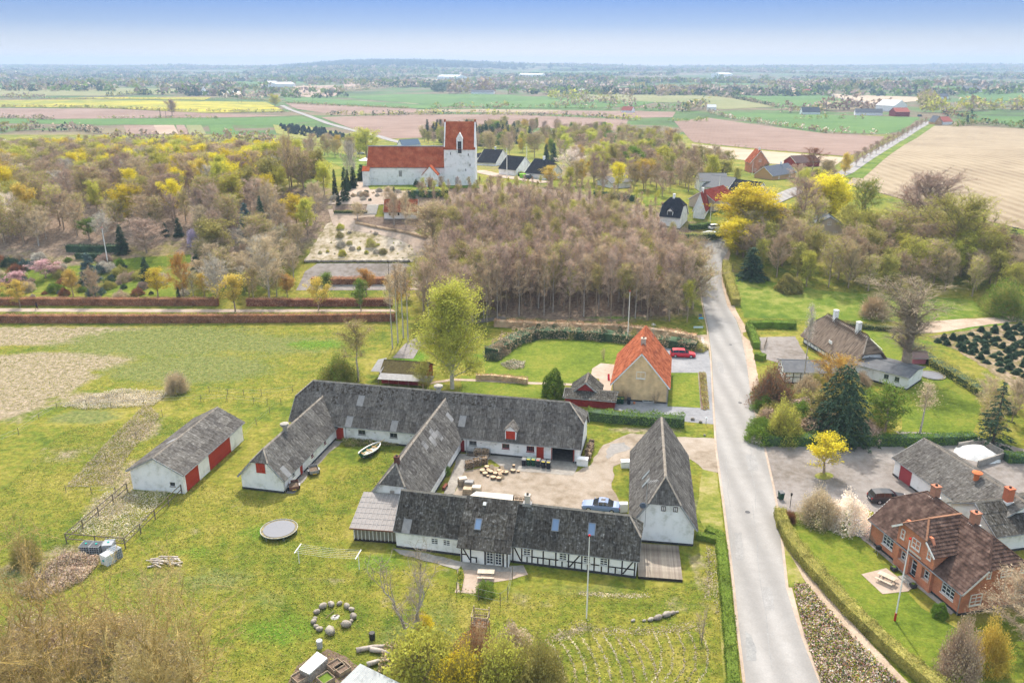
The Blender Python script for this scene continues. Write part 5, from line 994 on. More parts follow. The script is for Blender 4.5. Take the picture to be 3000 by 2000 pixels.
def gen_tree(seed, h, cr, cb=.35, nl=16, tr=.16, shape='round', twigs=3500, twl=.7, tww=.035, leaves=2500, ls=.16, wig=.12, sub=4, up=.5, lspread=.45, trunk_top=.9, cluster=0, multi=1):
    q = random.Random(seed); rs = np.random.RandomState(seed); b = MB(); segs = []
    for mst in range(multi):
        ta = mst*6.283/max(multi, 1)+q.random(); lean = (0 if multi == 1 else cr*.45)
        k = 7; tp = []
        for i in range(k+1): t = i/k; tp.append(Vector((math.cos(ta)*lean*t+q.uniform(-1, 1)*wig*i*.35, math.sin(ta)*lean*t+q.uniform(-1, 1)*wig*i*.35, h*trunk_top*t)))
        b.tube(tp, [tr*(1-.82*(i/k))/math.sqrt(multi)+.01 for i in range(k+1)], 6, cap=False); segs.append((tp[-2], tp[-1]))
        def env(t):
            if shape == 'round': return math.sqrt(max(0, 1-((t-.5)/.56)**2))
            if shape == 'vase': return .35+.65*t if t < .8 else 1-(t-.8)*1.6
            if shape == 'column': return .75+.25*math.sin(t*3.1)
            if shape == 'cone': return 1-.85*t
            if shape == 'flat': return min(1, .5+t)
            if shape == 'egg': return math.sqrt(max(0, 1-((t-.38)/.64)**2))
            return 1
        for i in range(nl//multi):
            t = (i+q.random())/(nl//multi); zz = cb+(1-cb)*t*.93; f = min(zz/trunk_top, .999)*k; j = int(f); p = tp[j].lerp(tp[min(j+1, k)], f-j)
            a = i*2.4+q.uniform(-.5, .5); L = cr*env(t)*q.uniform(.75, 1.12); el_ = up*q.uniform(.5, 1.4)+(.5*t if shape != 'weep' else 0)
            d = Vector((math.cos(a)*math.cos(el_), math.sin(a)*math.cos(el_), math.sin(el_))); pts = [p]; c = p; L3 = L/4
            for s in range(4):
                d = (d+rv(q)*wig*1.6+Vector((0, 0, .14 if shape != 'weep' else -.1))).normalized(); c = c+d*L3; pts.append(c)
            r0 = max(.02, tr*.42*(1-zz*.5)/math.sqrt(multi)); b.tube(pts, [r0, r0*.8, r0*.55, r0*.35, .008], 3, cap=False)
            for s in range(1, 4): segs.append((pts[s], pts[s+1]))
            for s in range(sub):
                fr = q.uniform(.25, 1)*4; j = min(int(fr), 3); p2 = pts[j].lerp(pts[j+1], fr-j); d2 = (d+rv(q)*.9+Vector((0, 0, .15))).normalized(); l2 = L*q.uniform(.28, .5); m_ = p2+d2*l2*.5+rv(q)*l2*wig; e_ = p2+d2*l2+rv(q)*l2*wig*1.5
                b.tube([p2, m_, e_], [r0*.4, r0*.28, .006], 3, cap=False); segs += [(p2, m_), (m_, e_), (m_, e_)]
    S = np.array([[*a, *c] for a, c in segs]); lw = np.linalg.norm(S[:, 3:]-S[:, :3], axis=1); pr = lw/lw.sum()
    g = Geo(); g.trunk = b; V = []; MI = []
    if twigs:
        ix = rs.choice(len(S), twigs, p=pr); u = rs.random(twigs)[:, None]; P0 = S[ix, :3]*(1-u)+S[ix, 3:]*u; D = S[ix, 3:]-S[ix, :3]; D /= np.linalg.norm(D, axis=1)[:, None]+1e-9
        D = D+rs.normal(size=D.shape)*.75+np.array([0, 0, .25 if shape not in ('weep', 'flat') else (-.1 if shape == 'flat' else -1.2)]); D /= np.linalg.norm(D, axis=1)[:, None]; ln = twl*rs.uniform(.4, 1.25, twigs)
        n2 = twigs; V.append(slivers(P0, D, ln, np.full(n2, tww), rs)); MI.append(np.zeros(n2)); E_ = P0+D*ln[:, None]*rs.uniform(.3, 1, n2)[:, None]
        # second order twiglets
        j = rs.randint(0, n2, n2); P1 = E_[j]; D1 = D[j]+rs.normal(size=D.shape)*.7; D1 /= np.linalg.norm(D1, axis=1)[:, None]; V.append(slivers(P1, D1, ln*.55, np.full(n2, tww*.8), rs)); MI.append(np.zeros(n2))
    else: E_ = S[rs.choice(len(S), 4000, p=pr), 3:]
    if leaves:
        j = rs.randint(0, len(E_), leaves)
        if cluster: cj = rs.randint(0, len(E_), cluster); j = cj[rs.randint(0, cluster, leaves)]
        Pc = E_[j]+rs.normal(size=(leaves, 3))*lspread*(1 if not cluster else 1.0); V.append(leafs(Pc, ls, rs)); MI.append(np.ones(leaves))
    V = np.concatenate(V); n = len(V)//3; g.V, g.F, g.MI = V, np.arange(n*3).reshape(-1, 3), np.concatenate(MI); g.h = max(h*trunk_top, np.percentile(V[:, 2], 99.5)); g.w = 2*np.percentile(np.hypot(V[:, 0], V[:, 1]), 97); return g
def gen_conifer(seed, h, cr, dens=1.0, droop=.35, ls=.42, open_=0.0, base=.04):
    q = random.Random(seed); rs = np.random.RandomState(seed); b = MB(); b.tube([(0, 0, 0), (0, 0, h*.5), (0, 0, h*.98)], [.02*h, .012*h, .01], 6, cap=False); V = []; z = h*base; lv = int(26*dens)
    for i in range(lv):
        t = i/lv; z = h*(base+(1-base)*t); r = cr*(1-t)**(.85 if cr < 5 else .48)*(1+q.uniform(-.12, .12))+.08; nb = max(5, int((13 if not open_ else 8)*(1-t*.6)))
        for k in range(nb):
            a = q.random()*6.283; L = r*q.uniform(.7, 1.1); n = max(4, int(26*L/cr)+4); u = rs.random(n)**.6; P0 = np.stack([np.cos(a)*L*u, np.sin(a)*L*u, z-droop*L*u**1.4+.1*L*u*0], 1)+rs.normal(size=(n, 3))*np.array([.11, .11, .05])*min(1, cr/2)
            D = np.stack([np.cos(a+rs.uniform(-1.1, 1.1, n)), np.sin(a+rs.uniform(-1.1, 1.1, n)), rs.uniform(-.9, .1, n)], 1); D /= np.linalg.norm(D, axis=1)[:, None]
            V.append(slivers(P0, D, ls*rs.uniform(.6, 1.4, n), np.full(n, ls*.42), rs))
            if open_: b.tube([(0, 0, z), (math.cos(a)*L, math.sin(a)*L, z-droop*L)], [.04, .01], 3, cap=False)
    g = Geo(); V = np.concatenate(V); g.V, g.F = V, np.arange(len(V)).reshape(-1, 3); g.MI = np.ones(len(V)//3); g.trunk = b; g.h = h; g.w = 2*cr; return g
def gen_shrub(seed, h, r, leaves=3500, ls=.13, twigs=1200, fill=.5):
    q = random.Random(seed); rs = np.random.RandomState(seed); b = MB(); 
    for i in range(14): a = q.random()*6.28; e_ = q.uniform(.4, 1.3); L = q.uniform(.7, 1); p = Vector((math.cos(a)*math.cos(e_)*r*L, math.sin(a)*math.cos(e_)*r*L, math.sin(e_)*h*L)); b.tube([(0, 0, 0), p*.5+rv(q)*.06, p], [.035, .02, .005], 3, cap=False)
    n = twigs; d = rs.normal(size=(n, 3)); d[:, 2] = np.abs(d[:, 2])+.1; d /= np.linalg.norm(d, axis=1)[:, None]; lump = 1+.2*np.sin(d[:, 0]*5+seed)*np.sin(d[:, 1]*4+2)+.12*np.sin(d[:, 0]*11)*np.sin(d[:, 2]*9+seed)
    rad = rs.uniform(fill, 1, n)**.6*lump; P0 = d*rad[:, None]*np.array([r, r, h])*.8; V = [slivers(P0, d, np.full(n, .3*r+.15)*rs.uniform(.5, 1.2, n), np.full(n, .028), rs)]; MI = [np.zeros(n)]
    if leaves:
        n = leaves; d = rs.normal(size=(n, 3)); d[:, 2] = np.abs(d[:, 2])-.05; d /= np.linalg.norm(d, axis=1)[:, None]; lump = 1+.2*np.sin(d[:, 0]*5+seed)*np.sin(d[:, 1]*4+2)+.12*np.sin(d[:, 0]*11)*np.sin(d[:, 2]*9+seed)
        P0 = d*(rs.uniform(fill, 1, n)**.5*lump)[:, None]*np.array([r, r, h])+rs.normal(size=(n, 3))*.05; P0[:, 2] = np.maximum(P0[:, 2], .02); V.append(leafs(P0, ls, rs)); MI.append(np.ones(n))
    V = np.concatenate(V); g = Geo(); g.V, g.F, g.MI, g.trunk, g.h, g.w = V, np.arange(len(V)).reshape(-1, 3), np.concatenate(MI), b, h*1.05, 2*r; return g
GEO = {
 'beech': [gen_tree(s, 15, 3.2, cb=.30, nl=19, tr=.12, shape='egg', twigs=2900, twl=1.0, tww=.027, leaves=0, up=.75, wig=.09, sub=3) for s in (1, 2, 3)],
 'beechl': [gen_tree(s, 15, 3.3, cb=.38, nl=16, tr=.15, shape='egg', twigs=1600, twl=.9, tww=.03, leaves=3200, ls=.17, up=.75, wig=.09, sub=3) for s in (4, 5)],
 'bare': [gen_tree(s, 11, 4.6, cb=.2, nl=26, tr=.2, shape='round', twigs=6000, twl=.95, tww=.036, leaves=0, up=.5, sub=5) for s in (6, 7, 8)],
 'leafy': [gen_tree(s, 11, 4.0, cb=.2, nl=22, tr=.22, shape='round', twigs=1500, twl=.8, tww=.036, leaves=5200, ls=.24, up=.5, sub=5, lspread=.35) for s in (9, 10, 11)],
 'half': [gen_tree(s, 11, 4.0, cb=.2, nl=22, tr=.22, shape='round', twigs=4800, twl=.9, tww=.036, leaves=2200, ls=.2, up=.5, sub=5) for s in (12, 13)], 'big': [gen_tree(s, 15, 7, cb=.15, nl=44, tr=.3, shape='round', twigs=15000, twl=1.0, tww=.034, leaves=3500, ls=.17, up=.6, sub=7) for s in (50, 51)],
 'small': [gen_tree(s, 6, 2.2, cb=.2, nl=16, tr=.1, shape='egg', twigs=900, twl=.5, tww=.024, leaves=3400, ls=.15, up=.7, sub=4, lspread=.22) for s in (14, 15)],
 'solitary': [gen_tree(16, 5.5, 2.5, cb=.28, nl=20, tr=.13, shape='round', twigs=900, twl=.45, tww=.02, leaves=3800, ls=.15, up=.7, sub=5, lspread=.2, cluster=260)],
 'vase': [gen_tree(17, 14, 5.2, cb=.25, nl=34, tr=.34, shape='vase', twigs=4500, twl=1.1, tww=.026, leaves=0, up=1.15, sub=6, wig=.07)],
 'willow': [gen_tree(18, 15, 6.2, cb=.12, nl=52, tr=.3, shape='egg', twigs=7500, twl=1.2, tww=.045, leaves=30000, ls=.19, up=.8, sub=6, lspread=.4)],
 'maple': [gen_tree(19, 12, 5.0, cb=.12, nl=44, tr=.3, shape='round', twigs=2500, twl=.8, tww=.03, leaves=15000, ls=.23, up=.6, sub=6, lspread=.35, cluster=1500)],
 'gnarl': [gen_tree(s, 9.5, 8.2, cb=.18, nl=60, tr=.6, shape='flat', twigs=30000, twl=.5, tww=.026, leaves=0, up=.6, sub=10, wig=.4, multi=3, trunk_top=.8) for s in (20, 24)],
 'front': [gen_tree(21, 8.6, 4.0, cb=.14, nl=34, tr=.24, shape='vase', twigs=2600, twl=.6, tww=.018, leaves=0, up=.95, sub=5, wig=.15, multi=3)],
 'poplar': [gen_tree(s, 17, 1.7, cb=.55, nl=14, tr=.16, shape='column', twigs=1100, twl=.7, tww=.03, leaves=700, ls=.16, up=.9, sub=3, wig=.05) for s in (22, 23)],
 'spruce': [gen_conifer(s, 9, 2.3) for s in (30, 31)], 'bigspruce': [gen_conifer(32, 12, 5.4, dens=1.9, droop=.75, ls=.5)], 'thin': [gen_conifer(33, 6, .75, ls=.25)], 'xmas': [gen_conifer(s, 2.0, .8, dens=.55, ls=.3, droop=.1) for s in (34, 35)],
 'opine': [gen_conifer(36, 12, 4.0, dens=.75, droop=.15, ls=.5, open_=1)],
 'shrub': [gen_shrub(s, 2.2, 1.7, leaves=3000) for s in (40, 41)], 'shrubbare': [gen_shrub(s, 2.2, 1.8, leaves=500, twigs=4200, fill=.2) for s in (42, 43)], 'ball': [gen_shrub(44, 1.4, 1.0, leaves=4500, ls=.1, twigs=100, fill=.85)], 'bigshrub': [gen_shrub(s, 4.5, 3.4, leaves=6000, ls=.15, twigs=6500, fill=.25) for s in (45, 46)]}
PM = {}
def protos(geo, var, tw, lf, bk):
    k = (geo, var % len(GEO[geo]), tw, lf, bk)
    if k not in PM:
        g = GEO[geo][k[1]]; PM[k] = (npmesh('crown', g.V, g.F, [LM[tw], LM[lf]], mi=g.MI), g.trunk.mesh('trunk', BK[bk], smooth=True), g)
    return PM[k]
TREES = []; PO = {}; MASS = None
def flush(name):
    global MASS
    L = MASS; MASS = None
    if not L: return
    keys = sorted({e[0] for e in L}, key=str); me = bpy.data.meshes.new(name); me.from_pydata([tuple(e[1]) for e in L], [], [])
    for an, ty, vals in (('kindex', 'INT', [keys.index(e[0]) for e in L]),): a = me.attributes.new(an, ty, 'POINT'); a.data.foreach_set('value', vals)
    a = me.attributes.new('rotv', 'FLOAT_VECTOR', 'POINT'); a.data.foreach_set('vector', [c for e in L for c in (0, 0, e[2])])
    a = me.attributes.new('sclv', 'FLOAT_VECTOR', 'POINT'); a.data.foreach_set('vector', [c for e in L for c in e[3]])
    o = link(name, me); tag(o, kind='stuff'); ng = bpy.data.node_groups.new(name, 'GeometryNodeTree'); ng.interface.new_socket('Geometry', in_out='INPUT', socket_type='NodeSocketGeometry'); ng.interface.new_socket('Geometry', in_out='OUTPUT', socket_type='NodeSocketGeometry')
    N = ng.nodes; K = ng.links; gi = N.new('NodeGroupInput'); go = N.new('NodeGroupOutput'); j = N.new('GeometryNodeJoinGeometry'); K.new(j.outputs[0], go.inputs[0])
    def na(nm, ty): x = N.new('GeometryNodeInputNamedAttribute'); x.data_type = ty; x.inputs[0].default_value = nm; return x.outputs[0]
    ki, ro, sc = na('kindex', 'INT'), na('rotv', 'FLOAT_VECTOR'), na('sclv', 'FLOAT_VECTOR'); er = N.new('FunctionNodeEulerToRotation'); K.new(ro, er.inputs[0])
    for i, k in enumerate(keys):
        cm = N.new('FunctionNodeCompare'); cm.data_type = 'INT'; cm.operation = 'EQUAL'; K.new(ki, cm.inputs[2]); cm.inputs[3].default_value = i
        for ob in PO[k]:
            oi = N.new('GeometryNodeObjectInfo'); oi.transform_space = 'ORIGINAL'; oi.inputs['Object'].default_value = ob; oi.inputs['As Instance'].default_value = True
            ip = N.new('GeometryNodeInstanceOnPoints'); K.new(gi.outputs[0], ip.inputs['Points']); K.new(cm.outputs[0], ip.inputs['Selection']); K.new(oi.outputs['Geometry'], ip.inputs['Instance']); K.new(er.outputs[0], ip.inputs['Rotation']); K.new(sc, ip.inputs['Scale']); K.new(ip.outputs[0], j.inputs[0])
    md = o.modifiers.new('trees', 'NODES'); md.node_group = ng
def plant(geo, loc, h, w=None, tw='brown', lf='lime', bk='brown', label=None, cat='tree', group=None, name='tree', var=None, rz=None):
    vi = (rnd.randrange(9) if var is None else var); cm, tm, g = protos(geo, vi, tw, lf, bk); pk = (geo, vi % len(GEO[geo]), tw, lf, bk)
    sz_ = h/g.h; sw = (w/g.w) if w else sz_*rnd.uniform(.85, 1.4)
    if MASS is not None and pk in PO: MASS.append((pk, (loc[0], loc[1], loc[2]-.05), rnd.uniform(0, 6.28), (sw, sw, sz_))); return None
    r = empty(name, (loc[0], loc[1], loc[2]-.05), rnd.uniform(0, 6.28) if rz is None else rz, label, cat, group); r.scale = (sw, sw, sz_)
    to = link('trunk' if 'shrub' not in name and name != 'bush' else 'stems', tm, r); co = link('crown' if 'shrub' not in name and name != 'bush' else 'foliage', cm, r); PO.setdefault(pk, (co, to)); TREES.append((loc[0], loc[1])); return r
def T(geo, px, py, ytop, wpx, tw, lf, label, bk='brown', name='tree', cat='tree', group=None, var=0):
    g = G(px, py); h = max(.4, hgt(g, ytop)); w = wpx/FPX*depth(g) if wpx else None
    return plant(geo, g, h, w, tw, lf, bk, label, cat, group, name, var)
def pip(x, y, poly):
    c = False; j = len(poly)-1
    for i in range(len(poly)):
        if (poly[i][1] > y) != (poly[j][1] > y) and x < (poly[j][0]-poly[i][0])*(y-poly[i][1])/(poly[j][1]-poly[i][1])+poly[i][0]: c = not c
        j = i
    return c
def scatter(pts, n, sp, fn, avoid=True, wpts=None, keep=None, name='woodland'):
    global MASS
    q = [(G(*p).x, G(*p).y) for p in pts] if wpts is None else wpts; xs = [p[0] for p in q]; ys = [p[1] for p in q]; done = []; tries = 0
    while len(done) < n and tries < n*60:
        tries += 1; x, y = rnd.uniform(min(xs), max(xs)), rnd.uniform(min(ys), max(ys))
        if not pip(x, y, q) or any((x-a)**2+(y-b)**2 < sp*sp for a, b in done): continue
        if avoid and any((x-a)**2+(y-b)**2 < 4 for a, b in TREES[-400:]): continue
        done.append((x, y))
    done.sort(key=lambda p: math.hypot(*p))
    for i, (x, y) in enumerate(done):
        if keep is not None and i == keep: MASS = []
        fn(Vector((x, y, H(x, y))), i)
    if MASS is not None: flush(name)
# single trees and shrubs that can be told apart
T('willow', 1325, 1138, 828, 205, 'olive', 'lime', 'tall pale yellow-green birch tree behind the long barn', bk='pale')
T('bigshrub', 995, 1120, 1040, 120, 'olive', 'green', 'round green willow bush behind the left end of the long barn', name='bush', cat='bush')
T('beechl', 1050, 1118, 935, 110, 'brown', 'olive', 'budding tree right of the round green willow bush', bk='grey')
T('half', 1240, 1140, 1060, 80, 'olive', 'lime', 'small yellow-green tree at the right end of the red stable')
for i, (px, py, yt) in enumerate([(1166, 1005, 770), (1182, 990, 765), (1196, 1000, 780), (1150, 1020, 800)]): T('poplar', px, py, yt, 40, 'brown', 'tan', 'tall bare slender pale trunk tree at the end of the beech hedges', bk='pale', group='slender pale trees at the end of the beech hedge', var=i)
AV = [(60,900,818,68,'ochre','orange-yellow budding avenue tree beside the walking person'), (-5,880,815,60,'ochre','avenue tree cut by the left edge of the picture'), (215,868,788,72,'ochre','ochre avenue tree, third from the left behind the hedge'), (463,872,786,76,'yellow','broad golden avenue tree behind the far beech hedge'), (600,872,796,60,'ochre','thin ochre tree right of the broad golden avenue tree'), (690,912,800,98,'ochre','large ochre tree standing on the avenue path'), (730,868,792,60,'olive','olive tree behind the large ochre avenue tree'), (843,870,800,58,'orange','small orange tree left of the car park'), (934,908,812,74,'ochre','ochre avenue tree in front of the car park'), (957,872,796,58,'green','fresh green tree at the left end of the car park hedge'), (1058,910,815,70,'green','bright green conical avenue tree in front of the car park'), (1075,868,785,66,'orange','orange tree behind the bright green avenue tree'), (1166,912,795,80,'orange','rusty orange avenue tree at the right end of the avenue'), (1198,868,782,46,'lime','slim yellow-green tree at the car park corner')]
for i, (px, py, yt, w, c, lb) in enumerate(AV): T('small', px, py, yt, w, 'brown', c, lb, var=i, group='avenue trees along the church path')
SP = [('spruce',265,825,738,72,'blue','blue','blue-grey spruce in the left garden'),('spruce',432,832,750,48,'dark','dark','dark green cone-shaped fir in the left garden'),('spruce',662,815,742,34,'dark','dark','narrow dark fir right of the orange budding tree'),('spruce',525,885,838,20,'dark','dark','tiny dark fir behind the far beech hedge'),('spruce',360,740,655,46,'blue','dark','dark fir behind the garden flagpole'),
 ('spruce',725,700,590,66,'blue','blue','big blue-grey pine in the left wood'),('spruce',770,690,570,40,'dark','dark','dark spruce beside the big blue-grey pine'),('spruce',830,680,630,44,'dark','dark','dark bushy yew at the right end of the left wood'),('spruce',525,690,636,34,'dark','dark','dark fir above the lilac flowering tree'),('spruce',440,650,608,24,'dark','dark','lone dark fir high in the left wood'),('spruce',580,790,730,44,'dark','dark','dark pine behind the orange budding tree'),('spruce',485,690,650,30,'dark','dark','small dark fir left of the lilac flowering tree'),
 ('spruce',2200,812,722,96,'dark','dark','big dark blue-green yew beside the road bend'),('opine',2948,800,660,100,'brown','dark','dark open-branched pine at the right edge above the meadow'),('bigspruce',2455,1288,1060,235,'dark','dark','huge broad dark weeping spruce beside the gravel forecourt'),('opine',2905,1310,1110,130,'tan','dark','brownish open spruce behind the gravel heap'),
 ('spruce',1012,585,485,34,'dark','dark','tallest dark fir in the churchyard'),('thin',982,570,493,16,'dark','dark','columnar dark yew left of the tallest churchyard fir'),('thin',1036,552,487,24,'dark','dark','dark fir right of the tallest churchyard fir'),('thin',992,600,560,14,'dark','dark','small pointed yew at the churchyard wall'),('thin',1155,590,545,16,'dark','dark','dark columnar yew above the small white chapel'),('thin',1060,530,480,30,'dark','dark','clipped dark yew left of the church buttress'),('thin',1020,560,495,18,'dark','dark','slim yew between the churchyard firs'),('thin',1070,530,488,22,'dark','dark','dark yew touching the church buttress'),
 ('shrub',1220,548,525,18,'dark','dark','small dark bush against the church wall'),('shrub',1035,545,530,24,'dark','dark','rounded dark bush on the churchyard gravel'),('spruce',1600,475,420,28,'dark','dark','left dark fir of the pair behind the hipped house'),('spruce',1622,475,418,30,'dark','dark','right dark fir of the pair behind the hipped house'),('spruce',935,500,463,10,'dark','dark','ivy-clad dark trunk at the yellow wood edge'),
 ('ball',2310,852,806,72,'brown','olive','big round clipped bush in the green meadow'),('ball',1622,1160,1088,62,'dark','green','large round dark green bush in the yellow house garden'),('ball',2752,1802,1768,42,'dark','green','round box bush at the corner of the brick house'),('bigshrub',2242,508+10,480,44,'dark','dark','dark evergreen by the red brick gabled house')]
for i, (g_, px, py, yt, w, a, c, lb) in enumerate(SP): T(g_, px, py, yt, w, a, c, lb, var=i, name='bush' if g_ in ('ball', 'shrub', 'bigshrub') else 'conifer_tree', cat='bush' if g_ in ('ball', 'shrub', 'bigshrub') else 'tree', bk='dark')
BT = [('maple',2182,700,543,190,'yellow','yellow','big bright yellow flowering maple at the road junction'),('maple',2160,745,640,120,'yellow','yellow','smaller yellow maple leaning over the road junction'),('maple',2425,650,510,135,'yellow','yellow','tall yellow flowering maple in front of the stubble field'),('half',2520,690,522,90,'olive','green','tall olive-green tree right of the tall yellow maple'),('big',2700,700,500,200,'mauve','mauve','broad brown-mauve tree before the stubble field'),('big',2790,790,565,240,'olive','lime','broad olive budding tree on the right'),
 ('bare',2350,690,520,110,'mauve','mauve','bare brown tree left of the tall yellow maple'),('solitary',2413,1386,1266,104,'olive','yellow','small round yellow-green tree standing on the gravel forecourt'),('shrub',2480,1545,1440,118,'white','white','cream-white flowering magnolia bush beside the brick house'),('bigshrub',2395,1530,1425,120,'tan','tan','bare fan-shaped hazel bush left of the magnolia'),('vase',2648,1098,820,250,'umber','brown','big bare fan-shaped tree beside the thatched house'),
 ('poplar',2352,1130,890,36,'grey','grey','bare thin tree in front of the grey courtyard garage'),('bigshrub',2258,1190,1068,125,'umber','rust','reddish brown budding bush beside the road'),('bigshrub',2290,1290,1170,110,'olive','lime','yellow-green bush at the corner of the forecourt'),('leafy',2590,1280,1130,120,'olive','green','fresh green tree right of the weeping spruce'),('poplar',2690,1295,1120,60,'tan','tan','slender pale bare tree behind the outbuilding roof'),('leafy',2390,1260,1140,90,'brown','olive','olive tree left of the weeping spruce'),('half',2440,1175,1040,120,'orange','ochre','ochre budding tree in front of the thatched roof'),
 ('bigshrub',2940,920,820,140,'olive','green','large fresh green willow bush at the right meadow edge'),('shrubbare',2560,930,855,90,'brown','brown','bare brown bush beside the fan-shaped tree'),('leafy',1955,500+10,430,60,'lime','lime','bright lime round tree among the village houses'),('leafy',1810,560,475,52,'lime','yellow','yellow-green cherry tree left of the lime tree'),('bare',1672,525,428,86,'white','white','white blossoming cherry tree beside the village houses'),('small',1610,545,485,62,'orange','ochre','orange budding tree before the hipped white house'),
 ('half',2130,500,440,60,'olive','olive','round olive tree left of the red brick gabled house'),('leafy',2115,525,468,90,'olive','olive','wide olive tree in front of the red brick gabled house'),('bare',2380,500,432,70,'rust','rust','red-brown tree at the start of the avenue'),('leafy',540,420+45,395,80,'yellow','yellow','bright yellow tree, right of the centre of the left wood'),('leafy',505,340,292,34,'brown','brown','lone bare tree in the purple field'),('leafy',806,314,276,40,'lime','lime','round pale green tree at the bend of the country road'),
 ('small',135,815,760,92,'tan','pink','pale pink blossoming cherry in the left garden'),('small',52,850,793,70,'pink','pink','pink magnolia beside the avenue path'),('half',540,880,738,66,'orange','orange','orange budding tree in the left garden'),('shrub',568,720,668,34,'lilac','lilac','lilac flowering tree in front of the left wood'),('bare',278,880,778,60,'brown','brown','bare brown tree in front of the blue-grey spruce'),('leafy',262,700,638,60,'green','green','fresh green tree left of the garden flagpole'),('bare',430,740,640,130,'mauve','mauve','round bare mauve tree behind the garden lawn'),
 ('bare',640,890,745,90,'grey','grey','grey bare tree right of the orange budding tree'),('bare',790,880,690,150,'tan','tan','broad tan bare tree at the left of the car park'),('leafy',630,770,640,130,'olive','olive','broad olive tree in the middle of the left garden edge'),('bare',850,560,380,60,'brown','brown','dark bare tree standing above the right end of the left wood'),('bare',1028,540,410,60,'grey','grey','bare round tree left of the church nave'),
 ('gnarl',150,2230,1650,560,'lichen','ochre','large gnarled bare tree with orange lichen in the lower left corner'),('gnarl',500,2210,1680,520,'lichen','ochre','second gnarled lichen-covered tree, right of the corner one'),('front',1205,1880,1600,215,'umber','grey','bare ivy-footed tree on the lawn in front of the farmhouse'),
 ('shrub',1250,2000,1840,230,'olive','lime','yellow budding bush below the bare lawn tree'),('bigshrub',1400,1985,1825,170,'brown','rust','reddish bare bush beside the climbing tower'),('bigshrub',1470,2040,1850,210,'olive','lime','yellow-green bush right of the reddish bush'),('bigshrub',1580,2060,1860,190,'olive','olive','olive budding bush at the bottom edge of the lawn'),('bigshrub',1350,2060,1890,190,'olive','yellow','pale yellow bush at the bottom edge'),('shrub',1500,1900,1830,110,'tan','tan','pale tan bush behind the climbing tower'),
 ('bigshrub',120,1960,1800,260,'brown','tan','tangled brown bush under the corner tree, left one'),('bigshrub',330,1930,1790,240,'tan','lichen','tangled tan bush under the lichen trees, middle one'),('bigshrub',470,2040,1850,230,'umber','tan','tangled brown bush at the bottom edge under the second tree'),('shrub',1240,1850,1790,60,'yellow','yellow','orange-yellow forsythia behind the bare lawn tree'),('front',2055,1880,1780,56,'tan','lime','small bare shrub alone on the mown lawn'),('shrubbare',520,1150,1080,70,'tan','tan','small pale bare bush in the meadow behind the paddock'),('shrubbare',78,1650,1570,96,'olive','olive','loose olive bush beside the paddock corner'),('bigshrub',2800,1990,1800,120,'mauve','brown','bare brown bush by the brick house corner'),('bigshrub',2890,1960,1810,110,'ochre','ochre','ochre budding bush right of the bare brown bush'),('big',3010,1890,1680,260,'tan','tan','pale bare tree crossing the right end of the brick house'),('shrub',1308,1390,1360,26,'green','green','climbing green shrub on the log yard wall'),('shrub',1420,1740,1700,60,'olive','green','low flowering shrub in the fenced terrace corner'),
 ('shrubbare',2312,1530,1490,40,'rust','rust','small brown shrub at the end of the curved hedge'),('shrub',1365,700+60,700,50,'lime','lime','young yellow-green tree at the left edge of the beech wood'),('leafy',1075,470,375,80,'olive','lime','yellow-green tree behind the church tower, left one')]
for i, (g_, px, py, yt, w, a, c, lb) in enumerate(BT):
    bu = 'bush' in lb or 'shrub' in lb or 'forsythia' in lb
    T(g_, px, py, yt, w, a, c, lb, var=i, name='bush' if bu else 'tree', cat='bush' if bu else 'tree', bk='lichen' if g_ == 'gnarl' else ('grey' if c in ('grey', 'white', 'tan') or g_ in ('vasex',) else 'brown'))
# beech wood in the middle
def beech(p, i):
    r = rnd.random(); px, py = proj(p); lim = 556+.10*abs(px-1500)+(.35*max(0, px-1800))+rnd.uniform(-20, 40)+55*noise.noise(Vector((p.x*.07, p.y*.07, 3)))+(30 if rnd.random() < .3 else 0); hm = hgt(p, min(lim, py-40)); RH = lambda a, c: max(4.5, min(rnd.uniform(a, c), hm))
    if r < .10: plant('bare', p, RH(9, 12), None, 'brown', 'brown', 'brown', 'broad-crowned bare tree among the slender beeches of the middle wood', 'tree', 'broad trees of the middle wood')
    elif r < .46: plant('beech', p, RH(12.5, 16), None, 'mauve', 'mauve', 'brown', 'bare mauve-brown beech near the front of the middle wood', 'tree', 'bare beeches of the middle wood')
    elif r < .70: plant('beech', p, RH(12, 15), None, 'brown', 'brown', 'grey', 'bare mauve-brown beech near the front of the middle wood', 'tree', 'bare beeches of the middle wood')
    elif r < .89: plant('beechl', p, RH(11, 15), None, 'brown', 'olive', 'brown', 'budding yellow-green tree among the bare beeches of the middle wood', 'tree', 'budding trees of the middle wood')
    else: plant('beechl', p, RH(9, 13), None, 'olive', 'lime', 'brown', 'budding yellow-green tree among the bare beeches of the middle wood', 'tree', 'budding trees of the middle wood')
scatter([(1330,1000),(1475,925),(1560,925),(2020,945),(2030,900),(2015,800),(1975,745),(1960,715),(1900,640),(1720,600),(1450,575),(1270,590),(1275,690),(1300,780),(1290,860),(1235,900),(1250,970)], 470, 2.5, beech, keep=75, name='beech_wood')
scatter([(1225,560),(1400,556),(1700,560),(1930,600),(1940,640),(1700,600),(1400,580),(1240,600)], 80, 3.0, beech, keep=0, name='beech_wood')
for px, py, yt, w, lb in ((2028,905,730,150,'wide bare tree leaning over the road edge, front one of two'),(2018,830,690,140,'wide bare tree at the road edge behind the front one'),(1290,870,720,150,'broad bare tree at the left corner of the middle wood'),(1270,720,590,150,'broad olive bare tree beside the church path bend')): T('big', px, py, yt, w, 'brown', 'olive', lb)
